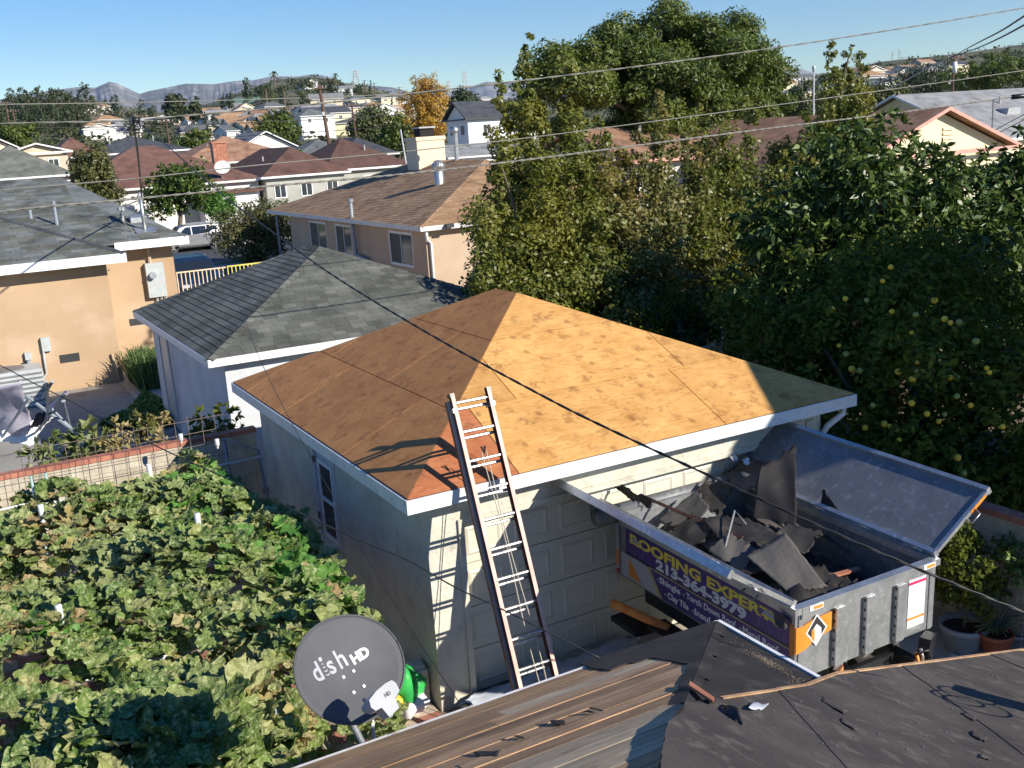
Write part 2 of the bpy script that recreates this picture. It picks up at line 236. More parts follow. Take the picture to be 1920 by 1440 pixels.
M = dict(
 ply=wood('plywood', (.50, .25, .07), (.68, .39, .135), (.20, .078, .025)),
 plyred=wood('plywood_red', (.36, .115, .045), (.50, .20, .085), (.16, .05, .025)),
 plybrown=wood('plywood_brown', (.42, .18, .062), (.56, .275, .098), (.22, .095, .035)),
 plank=mat('old_plank', (.31, .18, .09), (.47, .30, .165), .85, 4, 12, .4, 30, rnd=.22, stretch=(.9, 5, 5), lo=.3, hi=.7, c3=(.20, .125, .075), sc3=.45),
 plankgrey=mat('grey_plank', (.36, .27, .17), (.50, .40, .27), .85, 4, 12, .4, 30, rnd=.16, stretch=(.9, 5, 5), lo=.3, hi=.7, c3=(.27, .20, .13), sc3=.45),
 plankraw=mat('raw_plank', (.38, .21, .09), (.54, .33, .16), .8, 4, 8, .3, 30, rnd=.1, stretch=(.5, 3, 3), c3=(.15, .08, .04)),
 redwood=mat('red_board', (.30, .11, .06), (.42, .18, .11), .8, 6, rnd=.1),
 felt=mat('roofing_felt', (.016, .0145, .0135), (.038, .034, .031), .7, 1.6, 9, .14, 12, c3=(.055, .048, .042), sc3=3.2, spec=.35),
 feltold=mat('old_felt', (.045, .037, .032), (.088, .073, .063), .8, 1.6, 10, .25, 24, c3=(.12, .10, .085), sc3=5, stretch=(1.6, .8, 1)),
 feltgray=mat('light_felt', (.075, .069, .062), (.115, .105, .094), .8, 1.6, 8, .4, 20, c3=(.09, .08, .07), sc3=2),
 grit=mat('shingle_grit', (.20, .15, .10), (.38, .29, .2), .9, 40, 4, .4, 90),
 white=mat('white_paint', (.74, .74, .73), (.82, .82, .81), .55, 3, 6, c3=(.66, .65, .62), sc3=3),
 whitewood=mat('weathered_white_fascia', (.66, .64, .60), (.76, .74, .70), .7, 2, 8, c3=(.42, .38, .33), sc3=4),
 stucco=mat('cream_stucco', (.53, .51, .42), (.66, .64, .53), .9, 1.6, 10, .9, 15, c3=(.46, .44, .36), sc3=2.5),
 door=mat('garage_door_paint', (.60, .57, .46), (.66, .63, .52), .6, 1.2, 6, .05, 8),
 bluewall=mat('pale_blue_stucco', (.54, .56, .58), (.62, .64, .66), .9, 1.2, 8, .4, 30, c3=(.48, .50, .52)),
 bluetrim=mat('blue_grey_trim', (.42, .50, .58), (.50, .57, .64), .6, 3),
 peach=mat('peach_stucco', (.42, .285, .17), (.50, .355, .22), .9, .45, 9, .35, 26, c3=(.54, .395, .26), sc3=1.8),
 tan=mat('tan_stucco', (.46, .34, .235), (.53, .40, .28), .9, .8, 8, .4, 26),
 cream=mat('cream_wall', (.68, .58, .42), (.74, .64, .47), .9, .6, 6, .3, 20),
 yellow=mat('pale_yellow_wall', (.72, .65, .42), (.78, .71, .48), .9, .6, 6, .3, 20),
 offwhite=mat('off_white_wall', (.70, .67, .62), (.78, .75, .70), .9, .6),
 greywall=mat('grey_green_wall', (.34, .34, .30), (.42, .42, .37), .9, .8),
 beige=mat('beige_wall', (.55, .45, .33), (.62, .52, .39), .9, .8),
 concrete=mat('concrete', (.27, .25, .22), (.36, .34, .30), .9, .6, 9, .3, 40, c3=(.20, .185, .16), sc3=2),
 slab=mat('concrete_slab', (.42, .38, .32), (.52, .48, .41), .9, .8, 9, .3, 40, c3=(.34, .31, .26)),
 asphalt=mat('asphalt', (.045, .046, .05), (.07, .07, .072), .85, .5, 9, .3, 80, c3=(.09, .088, .085)),
 dirt=mat('dry_earth', (.16, .12, .08), (.25, .2, .14), .95, 1.5, 9, .5, 20),
 block=mat('concrete_block', (.42, .37, .28), (.56, .50, .39), .92, 6, 8, .5, 50, rnd=.12),
 mortar=mat('mortar', (.30, .27, .22), (.36, .33, .27), .95, 20),
 brickcap=mat('red_brick_cap', (.36, .13, .085), (.46, .19, .12), .85, 8, 8, .4, 40, rnd=.12),
 chim=mat('red_chimney_brick', (.38, .15, .09), (.50, .22, .14), .9, 3, 8, .4, 30, rnd=.12),
 paverred=mat('red_paver', (.34, .14, .10), (.44, .20, .15), .9, 8, 6, .3, 40, rnd=.12),
 pavertan=mat('tan_paver', (.42, .34, .26), (.54, .45, .35), .9, 8, 6, .3, 40, rnd=.12),
 galv=mat('galvanised_steel', (.42, .44, .45), (.55, .57, .58), .42, 7, 9, .15, 20, metal=.75, c3=(.66, .67, .67), sc3=2.5),
 galvdull=mat('dull_steel_sheet', (.17, .175, .185), (.23, .235, .24), .55, 2.5, 12, .15, 14, metal=.35, c3=(.30, .305, .31), sc3=5),
 alu=mat('aluminium', (.34, .33, .32), (.43, .42, .41), .38, 12, metal=.7, bump=.05),
 fiber=mat('fibreglass_rail_face', (.62, .38, .31), (.74, .50, .42), .6, 4, 6, rnd=.03),
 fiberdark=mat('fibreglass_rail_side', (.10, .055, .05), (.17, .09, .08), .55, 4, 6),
 rubber=mat('black_rubber', (.02, .02, .02), (.035, .035, .035), .6, 8),
 black=mat('black_plastic', (.012, .012, .013), (.022, .022, .024), .4, 8),
 cable=mat('black_cable', (.015, .015, .016), (.03, .03, .03), .55, 8),
 cablegrey=mat('grey_cable', (.15, .145, .125), (.23, .22, .19), .6, 5),
 dish=mat('dish_grey', (.085, .088, .095), (.10, .103, .11), .7, 4, spec=.25),
 lnb=mat('lnb_grey', (.36, .37, .38), (.42, .43, .44), .45, 6),
 lettersilver=mat('silver_lettering', (.38, .39, .41), rough=.4), letterwhite=mat('white_lettering', (.72, .72, .72), rough=.5),
 letteryellow=mat('yellow_lettering', (.80, .62, .05), (.88, .70, .08), .5, 10), letterblack=mat('black_lettering', (.03, .03, .03), rough=.6),
 purple=mat('purple_banner', (.055, .025, .15), (.08, .04, .20), .35, 2, 4),
 navyband=mat('navy_band', (.012, .012, .04), rough=.4), gold=mat('gold_line', (.45, .36, .18), rough=.5),
 bannergrey=mat('grey_banner_part', (.42, .42, .42), rough=.45), bannertan=mat('banner_outline', (.30, .24, .26), rough=.5),
 orange=mat('orange_paint', (.78, .24, .025), (.86, .30, .04), .45, 8, c3=(.60, .17, .02), sc3=4),
 orangedark=mat('orange_cloth', (.75, .22, .05), (.85, .34, .08), .8, 8),
 redplastic=mat('red_reflector', (.5, .02, .02), rough=.3), magenta=mat('magenta_stripe', (.55, .03, .12), rough=.5),
 greytext=mat('grey_print', (.45, .42, .44), rough=.7),
 rust=mat('rusted_steel', (.07, .03, .022), (.14, .06, .04), .8, 12, 8, .4, 40),
 plastic=mat('translucent_sheet', (.40, .43, .48), (.55, .58, .62), .35, 3, 8, .6, 9),
 greenbag=mat('green_bag', (.02, .32, .07), (.05, .48, .10), .45, 5, 6, .5, 12), yellowbag=mat('yellow_print', (.75, .50, .04), rough=.5),
 potgrey=mat('grey_plastic_pot', (.30, .32, .34), (.36, .38, .40), .55, 5), potred=mat('terracotta_pot', (.42, .10, .05), (.52, .14, .07), .75, 6), soil=mat('soil', (.03, .022, .015), (.05, .036, .025), .95, 20),
 pipewhite=mat('white_pvc_pipe', (.62, .63, .62), (.72, .73, .72), .5, 6), pipegrey=mat('grey_pipe', (.22, .26, .30), (.30, .34, .38), .5, 6),
 pipegreen=mat('green_stake', (.25, .42, .36), (.4, .55, .5), .6, 8), wire=mat('rusty_wire', (.16, .12, .09), (.24, .19, .15), .7, 10), rope=mat('rope', (.42, .38, .30), (.52, .47, .38), .9, 30),
 glass=mat('window_glass', (.03, .04, .045), (.06, .07, .075), .08, .8, 3, spec=.8), screen=mat('dark_screen', (.025, .028, .03), (.045, .048, .05), .5, 2),
 blind=mat('pale_curtain', (.42, .47, .48), (.5, .55, .56), .8, 2),
 metalgrey=mat('grey_enamel_box', (.42, .45, .44), (.48, .51, .50), .45, 6), dark=mat('dark_opening', (.015, .014, .013), rough=.9),
 tarp=mat('lilac_tarp', (.40, .38, .46), (.50, .48, .56), .6, 2.5, 5, .5, 6), navy=mat('navy_cloth', (.02, .025, .07), (.035, .04, .1), .8, 5),
 pole=mat('timber_pole', (.075, .04, .028), (.13, .075, .05), .9, 6, stretch=(3, 3, .4)), polegrey=mat('grey_steel_pole', (.42, .42, .42), (.5, .5, .5), .6, 3),
 bark=mat('bark', (.10, .075, .055), (.19, .15, .11), .95, 6, 8, .6, 20, stretch=(3, 3, .7)),
 grass=mat('lawn', (.07, .12, .02), (.13, .19, .04), .9, 3, 9, .4, 40), 
 fruit=mat('yellow_fruit', (.80, .50, .03), (.88, .62, .05), .5, 9, bump=.15, bscale=90, rnd=.12), fruitgreen=mat('unripe_fruit', (.24, .28, .06), (.34, .36, .09), .5, 9, rnd=.12),
 pinktrim=mat('pink_trim', (.58, .28, .22), (.66, .34, .28), .7, 4), solar=mat('solar_cell', (.02, .025, .045), (.03, .035, .06), .15, 3),
 carsilver=mat('silver_car_paint', (.30, .30, .31), (.34, .34, .35), .3, 3, metal=.5), carwhite=mat('white_car_paint', (.70, .71, .73), rough=.25), carblue=mat('dark_blue_car_paint', (.015, .03, .06), (.02, .04, .075), .18, 3, metal=.3), carglass=mat('car_glass', (.015, .02, .025), rough=.06, spec=.9),
 tyre=mat('tyre', (.018, .018, .018), rough=.8), rim=mat('wheel_rim', (.5, .5, .51), rough=.35, metal=.6), taillight=mat('tail_light', (.42, .03, .02), rough=.25),
 paintedcream=mat('painted_metal_cream', (.66, .50, .33), rough=.6),
)
def shingle(n, a, b, rnd=.28): return mat(n, a, b, .92, 1.3, 9, .5, 120, rnd=rnd, c3=tuple(x * .75 for x in a), sc3=.8)
M['sh_grey'] = shingle('grey_green_shingle', (.08, .085, .07), (.15, .155, .132), .24)
M['sh_slate'] = shingle('slate_grey_shingle', (.10, .115, .115), (.17, .185, .18), .22)
M['sh_brown'] = shingle('tan_brown_shingle', (.28, .165, .085), (.42, .265, .15), .16)
M['sh_red'] = shingle('reddish_brown_shingle', (.115, .058, .042), (.165, .085, .062), .16)
M['sh_dark'] = shingle('charcoal_shingle', (.045, .05, .06), (.075, .08, .09), .15)
M['sh_light'] = shingle('light_grey_shingle', (.20, .20, .20), (.29, .29, .29), .12)
M['sh_rust'] = shingle('rust_brown_shingle', (.24, .125, .075), (.38, .22, .135), .22)
M['sh_clay'] = mat('red_clay_tile', (.42, .10, .05), (.55, .17, .09), .8, 3, rnd=.15)
L_ = dict(
 shrub=leafmat('shrub_leaf', [(.085, .11, .018), (.13, .155, .022), (.18, .20, .03), (.24, .235, .045)], .45, .35, patch=(.27, .25, .04), pscale=.55),
 shrubb=leafmat('bronze_shrub_leaf', [(.09, .115, .025), (.13, .155, .035), (.18, .18, .045), (.25, .205, .07)], .45, .32, patch=(.28, .22, .05), pscale=.7),
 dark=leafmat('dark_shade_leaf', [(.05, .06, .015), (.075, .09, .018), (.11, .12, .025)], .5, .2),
 big=leafmat('feathery_tree_leaf', [(.06, .09, .015), (.095, .135, .02), (.14, .18, .025)], .5, .3, patch=(.165, .19, .03), pscale=.25),
 avo=leafmat('avocado_leaf', [(.035, .07, .016), (.06, .11, .022), (.10, .15, .03), (.17, .22, .055)], .42, .2, .45),
 citrus=leafmat('citrus_leaf', [(.065, .085, .012), (.10, .13, .016), (.15, .175, .026)], .65, .3, .15),
 vine=leafmat('squash_leaf', [(.065, .13, .025), (.12, .205, .035), (.19, .27, .05), (.085, .165, .03), (.30, .34, .10), (.42, .40, .17)], .5, .28, mott=(.46, .50, .23), patch=(.28, .32, .12), pscale=.8),
 vinegreen=leafmat('fresh_squash_leaf', [(.07, .20, .03), (.11, .26, .04), (.16, .30, .06)], .55, .25),
 vineyellow=leafmat('dying_squash_leaf', [(.45, .38, .12), (.35, .30, .10), (.40, .27, .12), (.5, .44, .2)], .7, .3, mott=(.5, .45, .25)),
 oak=leafmat('olive_tree_leaf', [(.06, .075, .02), (.10, .11, .03), (.14, .14, .045)], .5, .2, patch=(.14, .13, .04)),
 hedge=leafmat('bright_hedge_leaf', [(.05, .14, .015), (.08, .19, .025), (.12, .24, .04)], .5, .25),
 autumn=leafmat('golden_leaf', [(.45, .24, .02), (.58, .36, .03), (.34, .18, .04), (.62, .42, .06)], .5, .3, patch=(.30, .17, .06), pscale=.4),
 far=leafmat('distant_tree_leaf', [(.035, .05, .022), (.05, .07, .026), (.075, .09, .035)], .6, .2),
 farlight=leafmat('distant_light_tree_leaf', [(.07, .09, .03), (.10, .12, .04), (.13, .14, .05)], .6, .2),
 grass=leafmat('grass_blade', [(.06, .13, .03), (.11, .19, .05), (.2, .24, .09)], .6, .3),
)
# ================================================= SETTING: terrain, street, mountains
def hor(u): return 255 - .065 * (u - 960)
_ru = [-800, 0, 190, 235, 330, 430, 520, 600, 690, 760, 850, 960, 1400, 1450, 1520, 1640, 1800, 1920, 2700]
_re = [95, 104, 100, 82, 62, 90, 118, 121, 100, 70, 52, 52, 54, 54, 66, 82, 84, 84, 90]
def terr(x, y):
    """ground height: flat round the houses, rising to the ridges behind"""
    x = np.asarray(x, float); y = np.asarray(y, float); d = np.hypot(x, y)
    dx = x * M3[0, 0] + y * M3[1, 0]; dz = x * M3[0, 2] + y * M3[1, 2]
    u = np.where(dz > .05 * d, CX + F * dx / np.maximum(dz, .05 * d + 1e-6), -800)
    u = np.clip(u, -800, 2700)
    e = np.interp(u, _ru, _re); ridge = 6 + 900 * e / F * np.sqrt(1 + ((u - CX) / F) ** 2) ** 0
    t = np.clip((d - 115) / 785, 0, 1); z = ridge * t ** 1.28
    z = z + np.sin(x * .021 + 1) * np.cos(y * .017) * 1.6 * t * 2 + np.sin(x * .05) * np.sin(y * .043 + 2) * 1.2 * t
    fall = np.clip((d - 930) / 900, 0, 1); z = z * (1 - fall * fall * (3 - 2 * fall))
    return z * (dz > -.2 * d)
def hit(px, py):
    r = ray(px, py); t = 100.
    while t < 1500:
        p = np.array([0, 0, H]) + r * t
        if p[2] < float(terr(p[0], p[1])): return p
        t += 2.
    return None
na = 360; ds = np.unique(np.concatenate([[0.5], np.linspace(6, 110, 18), np.geomspace(118, 2000, 90), [3000, 6000, 14000]]))
A_ = np.linspace(0, 2 * PI, na, endpoint=False); D_, A2 = np.meshgrid(ds, A_, indexing='ij')
X_ = D_ * np.sin(A2); Y_ = D_ * np.cos(A2); Z_ = terr(X_, Y_) - .02
V = np.stack([X_, Y_, Z_], -1).reshape(-1, 3); ii, jj = np.meshgrid(np.arange(len(ds) - 1), np.arange(na), indexing='ij')
q = np.stack([ii * na + jj, ii * na + (jj + 1) % na, (ii + 1) * na + (jj + 1) % na, (ii + 1) * na + jj], -1).reshape(-1, 4)[:, ::-1]
M['terrain'] = mat('dry_hillside', (.075, .085, .035), (.17, .15, .085), .95, .02, 9, c3=(.06, .07, .03), sc3=3)
M['hillgreen'] = mat('green_hillside', (.10, .17, .04), (.14, .21, .06), .95, .02, 6)
t_ = link('terrain', npmesh('terrain', V, q, M['terrain'], smooth=True)); tag(t_, kind='structure')
# green far ridge to the right
def ridge(name, pts, dist, mats, seg=220, rows=14, rough=.05, depth=.35, seed=1, base=-8):
    rg = np.random.default_rng(seed); us = np.linspace(pts[0][0], pts[-1][0], seg); ys = np.interp(us, [p[0] for p in pts], [p[1] for p in pts])
    n = sum(np.interp(us, np.linspace(us[0], us[-1], k), rg.normal(0, 1, k)) * rough * 22 / k ** .6 for k in (24, 60, 160))
    fr = [(k, rg.normal(0, 1, (5, k))) for k in (26, 60, 140, 300)]; V = []
    for r in range(rows):
        f = r / (rows - 1)                       # 0 crest .. 1 foot
        x5 = f * 4; i5 = min(3, int(x5)); w5 = x5 - i5; a = np.zeros(seg)
        for (k, tb), s_ in zip(fr, (.42, .3, .2, .12)):      # spurs and gullies that drift sideways as they run down
            ln_ = tb[i5] * (1 - w5) + tb[i5 + 1] * w5; base_ = tb[0]; ln_ = base_ * .25 + ln_ * .75
            a += s_ * (1 - 2 * np.abs(np.interp(us + 14 * f * np.sin(us * .02), np.linspace(us[0], us[-1], k), ln_)))
        for i, u in enumerate(us):
            ry = ray(u, ys[i] + n[i]); k = 1 / math.hypot(ry[0], ry[1]); zc = H + ry[2] * k * dist
            dd = dist * (1 - depth * f * (1 + .0 * a[i])); g_ = math.sin(f * PI) ** .6
            z = base + (zc - base) * ((1 - f) ** 1.15 + (.075 * a[i] - .03) * g_ * (.35 + .65 * (1 - f)))
            V.append((ry[0] * k * dd, ry[1] * k * dd, z))
    ii, jj = np.meshgrid(np.arange(rows - 1), np.arange(seg - 1), indexing='ij')
    q = np.stack([ii * seg + jj, (ii + 1) * seg + jj, (ii + 1) * seg + jj + 1, ii * seg + jj + 1], -1).reshape(-1, 4)
    return tag(link(name, npmesh(name, np.array(V), q, mats, smooth=False)), kind='structure')
M['mount'] = mat('mountain_rock', (.11, .105, .10), (.21, .195, .185), .95, .0022, 12, c3=(.33, .32, .32), sc3=2.5)
M['mountsnow'] = mat('snowy_mountain', (.16, .15, .14), (.30, .29, .28), .95, .0016, 12, c3=(.75, .76, .8), sc3=1.2)
ridge('mountains', [(-500, 190), (-100, 196), (0, 187), (45, 176), (95, 170), (145, 163), (180, 164), (205, 153), (222, 157), (262, 176), (278, 171), (310, 165), (350, 156), (402, 158), (440, 152), (475, 150), (510, 143), (560, 143), (592, 139), (615, 143), (640, 154), (665, 163), (700, 161), (735, 164), (755, 169), (775, 175), (830, 176)], 11000, M['mount'], 640, 34, seed=4)
ridge('snowy_mountains', [(820, 178), (868, 168), (890, 160), (912, 153), (940, 155), (975, 152), (1010, 156), (1060, 150), (1200, 150), (1350, 148), (1425, 140), (1455, 130), (1478, 121), (1495, 128), (1530, 138), (1600, 140), (1700, 128), (1780, 118), (1850, 107), (1875, 103), (1898, 97), (1925, 99), (2100, 108), (2500, 100)], 13500, M['mountsnow'], 400, 24, seed=9)
ridge('green_hill', [(1462, 166), (1480, 158), (1510, 143), (1560, 140), (1620, 128), (1700, 121), (1780, 112), (1850, 106), (1920, 103), (2050, 98), (2400, 108)], 1150, M['hillgreen'], 120, 8, rough=.012, seed=3)
# yards, street, pavement
def sheet(name, x0, x1, y0, y1, z, m, kind='structure', t=.05):
    return tag(MB().box(x0, x1, y0, y1, z - t, z).obj(name, m), kind=kind)
sheet('yard_ground', -20, 40, -8, 56, .0, M['dirt'], t=.3)
sheet('driveway', 4.2, 12, 4.5, 9.6, .03, M['slab'])
sheet('neighbour_concrete_yard', -10, 4.14, 16.35, 30.4, .022, M['concrete'])
sheet('side_path', 3.9, 12.5, 25.38, 56.5, .03, M['slab'])
sheet('street', -60, 120, 59.5, 70.8, .004, M['asphalt'])
sheet('pavement', -60, 120, 56.6, 58.0, .11, M['slab'], t=.12)
sheet('far_pavement', -60, 120, 71.0, 72.6, .12, M['slab'], t=.12)
sheet('kerb', -60, 120, 59.2, 59.45, .12, M['slab'], t=.12); sheet('far_kerb', -60, 120, 70.85, 70.98, .12, M['slab'], t=.12)
sheet('grass_verge', -60, 120, 58.02, 59.18, .10, M['grass'], t=.1)
sheet('far_lawn', -60, 120, 72.7, 78, .10, M['grass'], t=.1)
sheet('far_driveway', 24, 31, 72.7, 84, .125, M['slab'], t=.1)
sheet('far_yards', -80, 140, 78.2, 118, .0, M['dirt'], t=.2)

# ================================================= roofs of separate shingles
def shingle_roof(root, x0, x1, y0, y1, z, s, mats, lo=0, exposure=.143, tab=.31, faces=('front', 'left'), th=.012, gap=.006, limit=300, part='shingle', ridge_name='ridge_cap', lap=1.25, caps=True, fixed=None, jit=0.):
    """hip roof laid from single tabs; the ones that show largest become parts, the rest one 'stuff' part"""
    W = x1 - x0; Dp = y1 - y0; half = min(W, Dp) / 2
    def fp(face, t, a):
        zz = z + s * t
        return {'front': (x0 + a, y0 + t, zz), 'back': (x0 + a, y1 - t, zz), 'left': (x0 + t, y0 + a, zz), 'right': (x1 - t, y0 + a, zz)}[face]
    nr = {'front': (0, -s, 1), 'back': (0, s, 1), 'left': (-s, 0, 1), 'right': (s, 0, 1)}
    k = math.sqrt(1 + s * s); tabs = []
    for face in faces:
        Lf = W if face in ('front', 'back') else Dp; n = _n(nr[face]); dt = exposure / k; row = 0; t = 0.
        while t < half - 1e-4:
            t1 = min(t + dt, half); a0, b0 = t, Lf - t; a1, b1 = t1, Lf - t1
            off = (0 if fixed else random.uniform(0, tab)) if jit else ((row * .5) % 1) * tab + (row * .17 % .1)
            e = [a0]; c = a0 - off + tab if not fixed else a0 + fixed[row % len(fixed)]
            c = off - tab
            while c < b0: 
                if c > a0 + .03 and c < b0 - .03: e.append(c)
                c += tab * (random.uniform(.85, 1.15) if jit else 1)
            e.append(b0)
            for a, b in zip(e[:-1], e[1:]):
                A = a + (gap / 2 if a > a0 else 0); B = b - (gap / 2 if b < b0 else 0)
                Au = max(A, a1); Bu = min(B, b1)
                if Bu < Au: Au = Bu = min(max((Au + Bu) / 2, a1), b1)
                pts = [fp(face, t, A), fp(face, t, B), fp(face, t1, Bu), fp(face, t1, Au)]
                full = (A >= a1 and B <= b1)
                P = np.array(pts); P0 = P[0].copy()
                lift = np.array([th, th, th * .25, th * .25])[:, None] * n
                top = P + lift
                cen = P.mean(0); vd = np.array([0, 0, H]) - cen; dist = np.linalg.norm(vd)
                area = (B - A) * exposure * max(0, float(vd @ n)) / dist ** 3
                tabs.append((area, face, full, round(B - A, 3), P, top, row))
            t = t1; row += 1
    tabs.sort(key=lambda q: -q[0]); cache = {}; rest = MB()
    for i, (area, face, full, wd, P, top, row) in enumerate(tabs):
        mi = random.randrange(len(mats))
        V = np.concatenate([P - np.array(nr[face]) * .004, top]); Fc = [(4, 5, 6, 7), (0, 1, 5, 4), (1, 2, 6, 5), (3, 0, 4, 7)]
        if face in ('back', 'left'): Fc = [f[::-1] for f in Fc]
        if i < limit:
            o0 = P[0]; key = (face, wd, mi) if full else None
            if key and key in cache: me = cache[key]
            else:
                me = bpy.data.meshes.new(part); me.from_pydata([tuple(v - o0) for v in V], [], Fc); me.materials.append(mats[mi])
                if key: cache[key] = me
            o = link(part, me, root); o.location = o0.tolist()
        else: rest.add(V, Fc, mi)
    if rest.v: tag(rest.obj(part + 's', mats, root), kind='stuff')
    # deck under the tabs
    b = MB(); zt = z + s * half
    if W <= Dp: R = [(x0 + half, y0 + half, zt), (x0 + half, y1 - half, zt)]
    else: R = [(x0 + half, y0 + half, zt), (x1 - half, y0 + half, zt)]
    E = [(x0, y0, z), (x1, y0, z), (x1, y1, z), (x0, y1, z)]
    E = [(a, b_, c - .008) for a, b_, c in E]; R = [(a, b_, c - .008) for a, b_, c in R]
    Lw = [(a, b_, c - .03) for a, b_, c in E]
    f = [(0, 1, 4), (1, 2, 5, 4), (2, 3, 5), (3, 0, 4, 5)] if W <= Dp else [(0, 1, 5, 4), (1, 2, 5), (2, 3, 4, 5), (3, 0, 4)]
    b.add(E + R + Lw, f + [(6, 9, 8, 7), (6, 7, 1, 0), (7, 8, 2, 1), (8, 9, 3, 2), (9, 6, 0, 3)])
    b.obj('roof_deck', mats[0], root)
    if caps:
        cs = [(E[0], R[0]), (E[1], R[0] if W <= Dp else R[1]), (E[2], R[1]), (E[3], R[1] if W <= Dp else R[0]), (R[0], R[1])]
        rc = MB()
        for p, q_ in cs:
            p = np.array(p) + [0, 0, .012]; q_ = np.array(q_) + [0, 0, .012]; d = q_ - p; Ld = np.linalg.norm(d)
            if Ld < .05: continue
            d /= Ld; sd = _n(np.cross(d, [0, 0, 1])); up = np.cross(sd, d); m_ = max(1, int(Ld / .2))
            for i in range(m_):
                a = p + d * (i * Ld / m_); b2 = p + d * ((i + 1) * Ld / m_ + .02)
                dr = .105 * s / math.sqrt(2) if abs(d[2]) > .02 else .105 * s
                rc.add([a - sd * .105 - up * dr + up * .014, a + up * .03, a + sd * .105 - up * dr + up * .014, b2 - sd * .105 - up * dr, b2 + up * .014, b2 + sd * .105 - up * dr], [(0, 1, 4, 3), (1, 2, 5, 4), (0, 2, 1)], i % len(mats))
        rc.obj(ridge_name, mats, root)
    return half, zt
def fascia(root, x0, x1, y0, y1, z, h=.14, m='white', t=.025, ov=.3):
    b = MB().box(x0 - t, x1 + t, y0 - t, y0, z - h, z - .002).box(x0 - t, x1 + t, y1, y1 + t, z - h, z - .002).box(x0 - t, x0, y0 + .001, y1 - .001, z - h, z - .002).box(x1, x1 + t, y0 + .001, y1 - .001, z - h, z - .002)
    b.obj('fascia', M[m], root)
    MB().box(x0 + .005, x1 - .005, y0 + .005, y1 - .005, z - h + .03, z - h + .045).obj('soffit', M[m], root)
def ring_wall(root, x0, x1, y0, y1, z0, z1, m, name='wall', t=.15, holes=()):
    """four walls; holes: (side, a0, a1, z0, z1)"""
    b = MB()
    for side in ('front', 'back', 'left', 'right'):
        hs = sorted([h for h in holes if h[0] == side], key=lambda h: h[1])
        if side in ('front', 'back'): A, B = x0, x1
        else: A, B = y0 + t, y1 - t
        def put(a, b_, c, d):
            if b_ - a < 1e-4 or d - c < 1e-4: return
            if side == 'front': b.box(a, b_, y0, y0 + t, c, d)
            elif side == 'back': b.box(a, b_, y1 - t, y1, c, d)
            elif side == 'left': b.box(x0, x0 + t, a, b_, c, d)
            else: b.box(x1 - t, x1, a, b_, c, d)
        cur = A
        for (_, a0, a1, h0, h1) in hs:
            put(cur, a0, z0, z1); put(a0, a1, z0, h0); put(a0, a1, h1, z1); cur = a1
        put(cur, B, z0, z1)
    return b.obj(name, m, root)
def window(root, side, pos, a0, a1, z0, z1, fr='white', gl='glass', slider=True, fw=.05, curtain=None, mull=True):
    """window in a wall plane: side front -> y=pos, left -> x=pos; frame > panes, each pane its own"""
    def bx(b, a, c, d, e, o0, o1):
        if side == 'front': b.box(a, c, pos - o1, pos - o0, d, e)
        elif side == 'left': b.box(pos - o1, pos - o0, a, c, d, e)
    f = MB(); bx(f, a0, a1, z0, z0 + fw, -.03, .03); bx(f, a0, a1, z1 - fw, z1, -.03, .03); bx(f, a0, a0 + fw, z0 + fw, z1 - fw, -.03, .03); bx(f, a1 - fw, a1, z0 + fw, z1 - fw, -.03, .03)
    mid = (a0 + a1) / 2
    if mull: bx(f, mid - .02, mid + .02, z0 + fw, z1 - fw, -.02, .02)
    w_ = f.obj('window', M[fr], root)
    halves = [(a0 + fw, mid - .02), (mid + .02, a1 - fw)] if mull else [(a0 + fw, a1 - fw)]
    for i, (p, q_) in enumerate(halves):
        g = MB(); bx(g, p, q_, z0 + fw, z1 - fw, -.02, -.005); g.obj('pane', M[gl if not (curtain and i == curtain - 1) else 'screen'], w_)
    return w_

# ================================================= garage being re-roofed
g = thing('garage', 'cream stucco garage with bare plywood sheets on its hip roof, ladder leaning on it', 'garage', (6.8, 12.7, 0))
GX0, GX1, GY0, GY1, GZ, GS = 3.71, 9.92, 9.24, 16.05, 2.6, .445
ring_wall(g, 4.0, 9.62, 9.52, 15.78, 0, 2.47, M['stucco'], 'wall', .16, holes=[('front', 4.42, 9.2, 0, 2.09), ('left', 12.36, 13.24, .12, 2.2)])
MB().box(4.17, 9.45, 9.70, 15.6, .0, .03).obj('floor', M['concrete'], g)
fascia(g, GX0, GX1, GY0, GY1, GZ, .15, 'white')
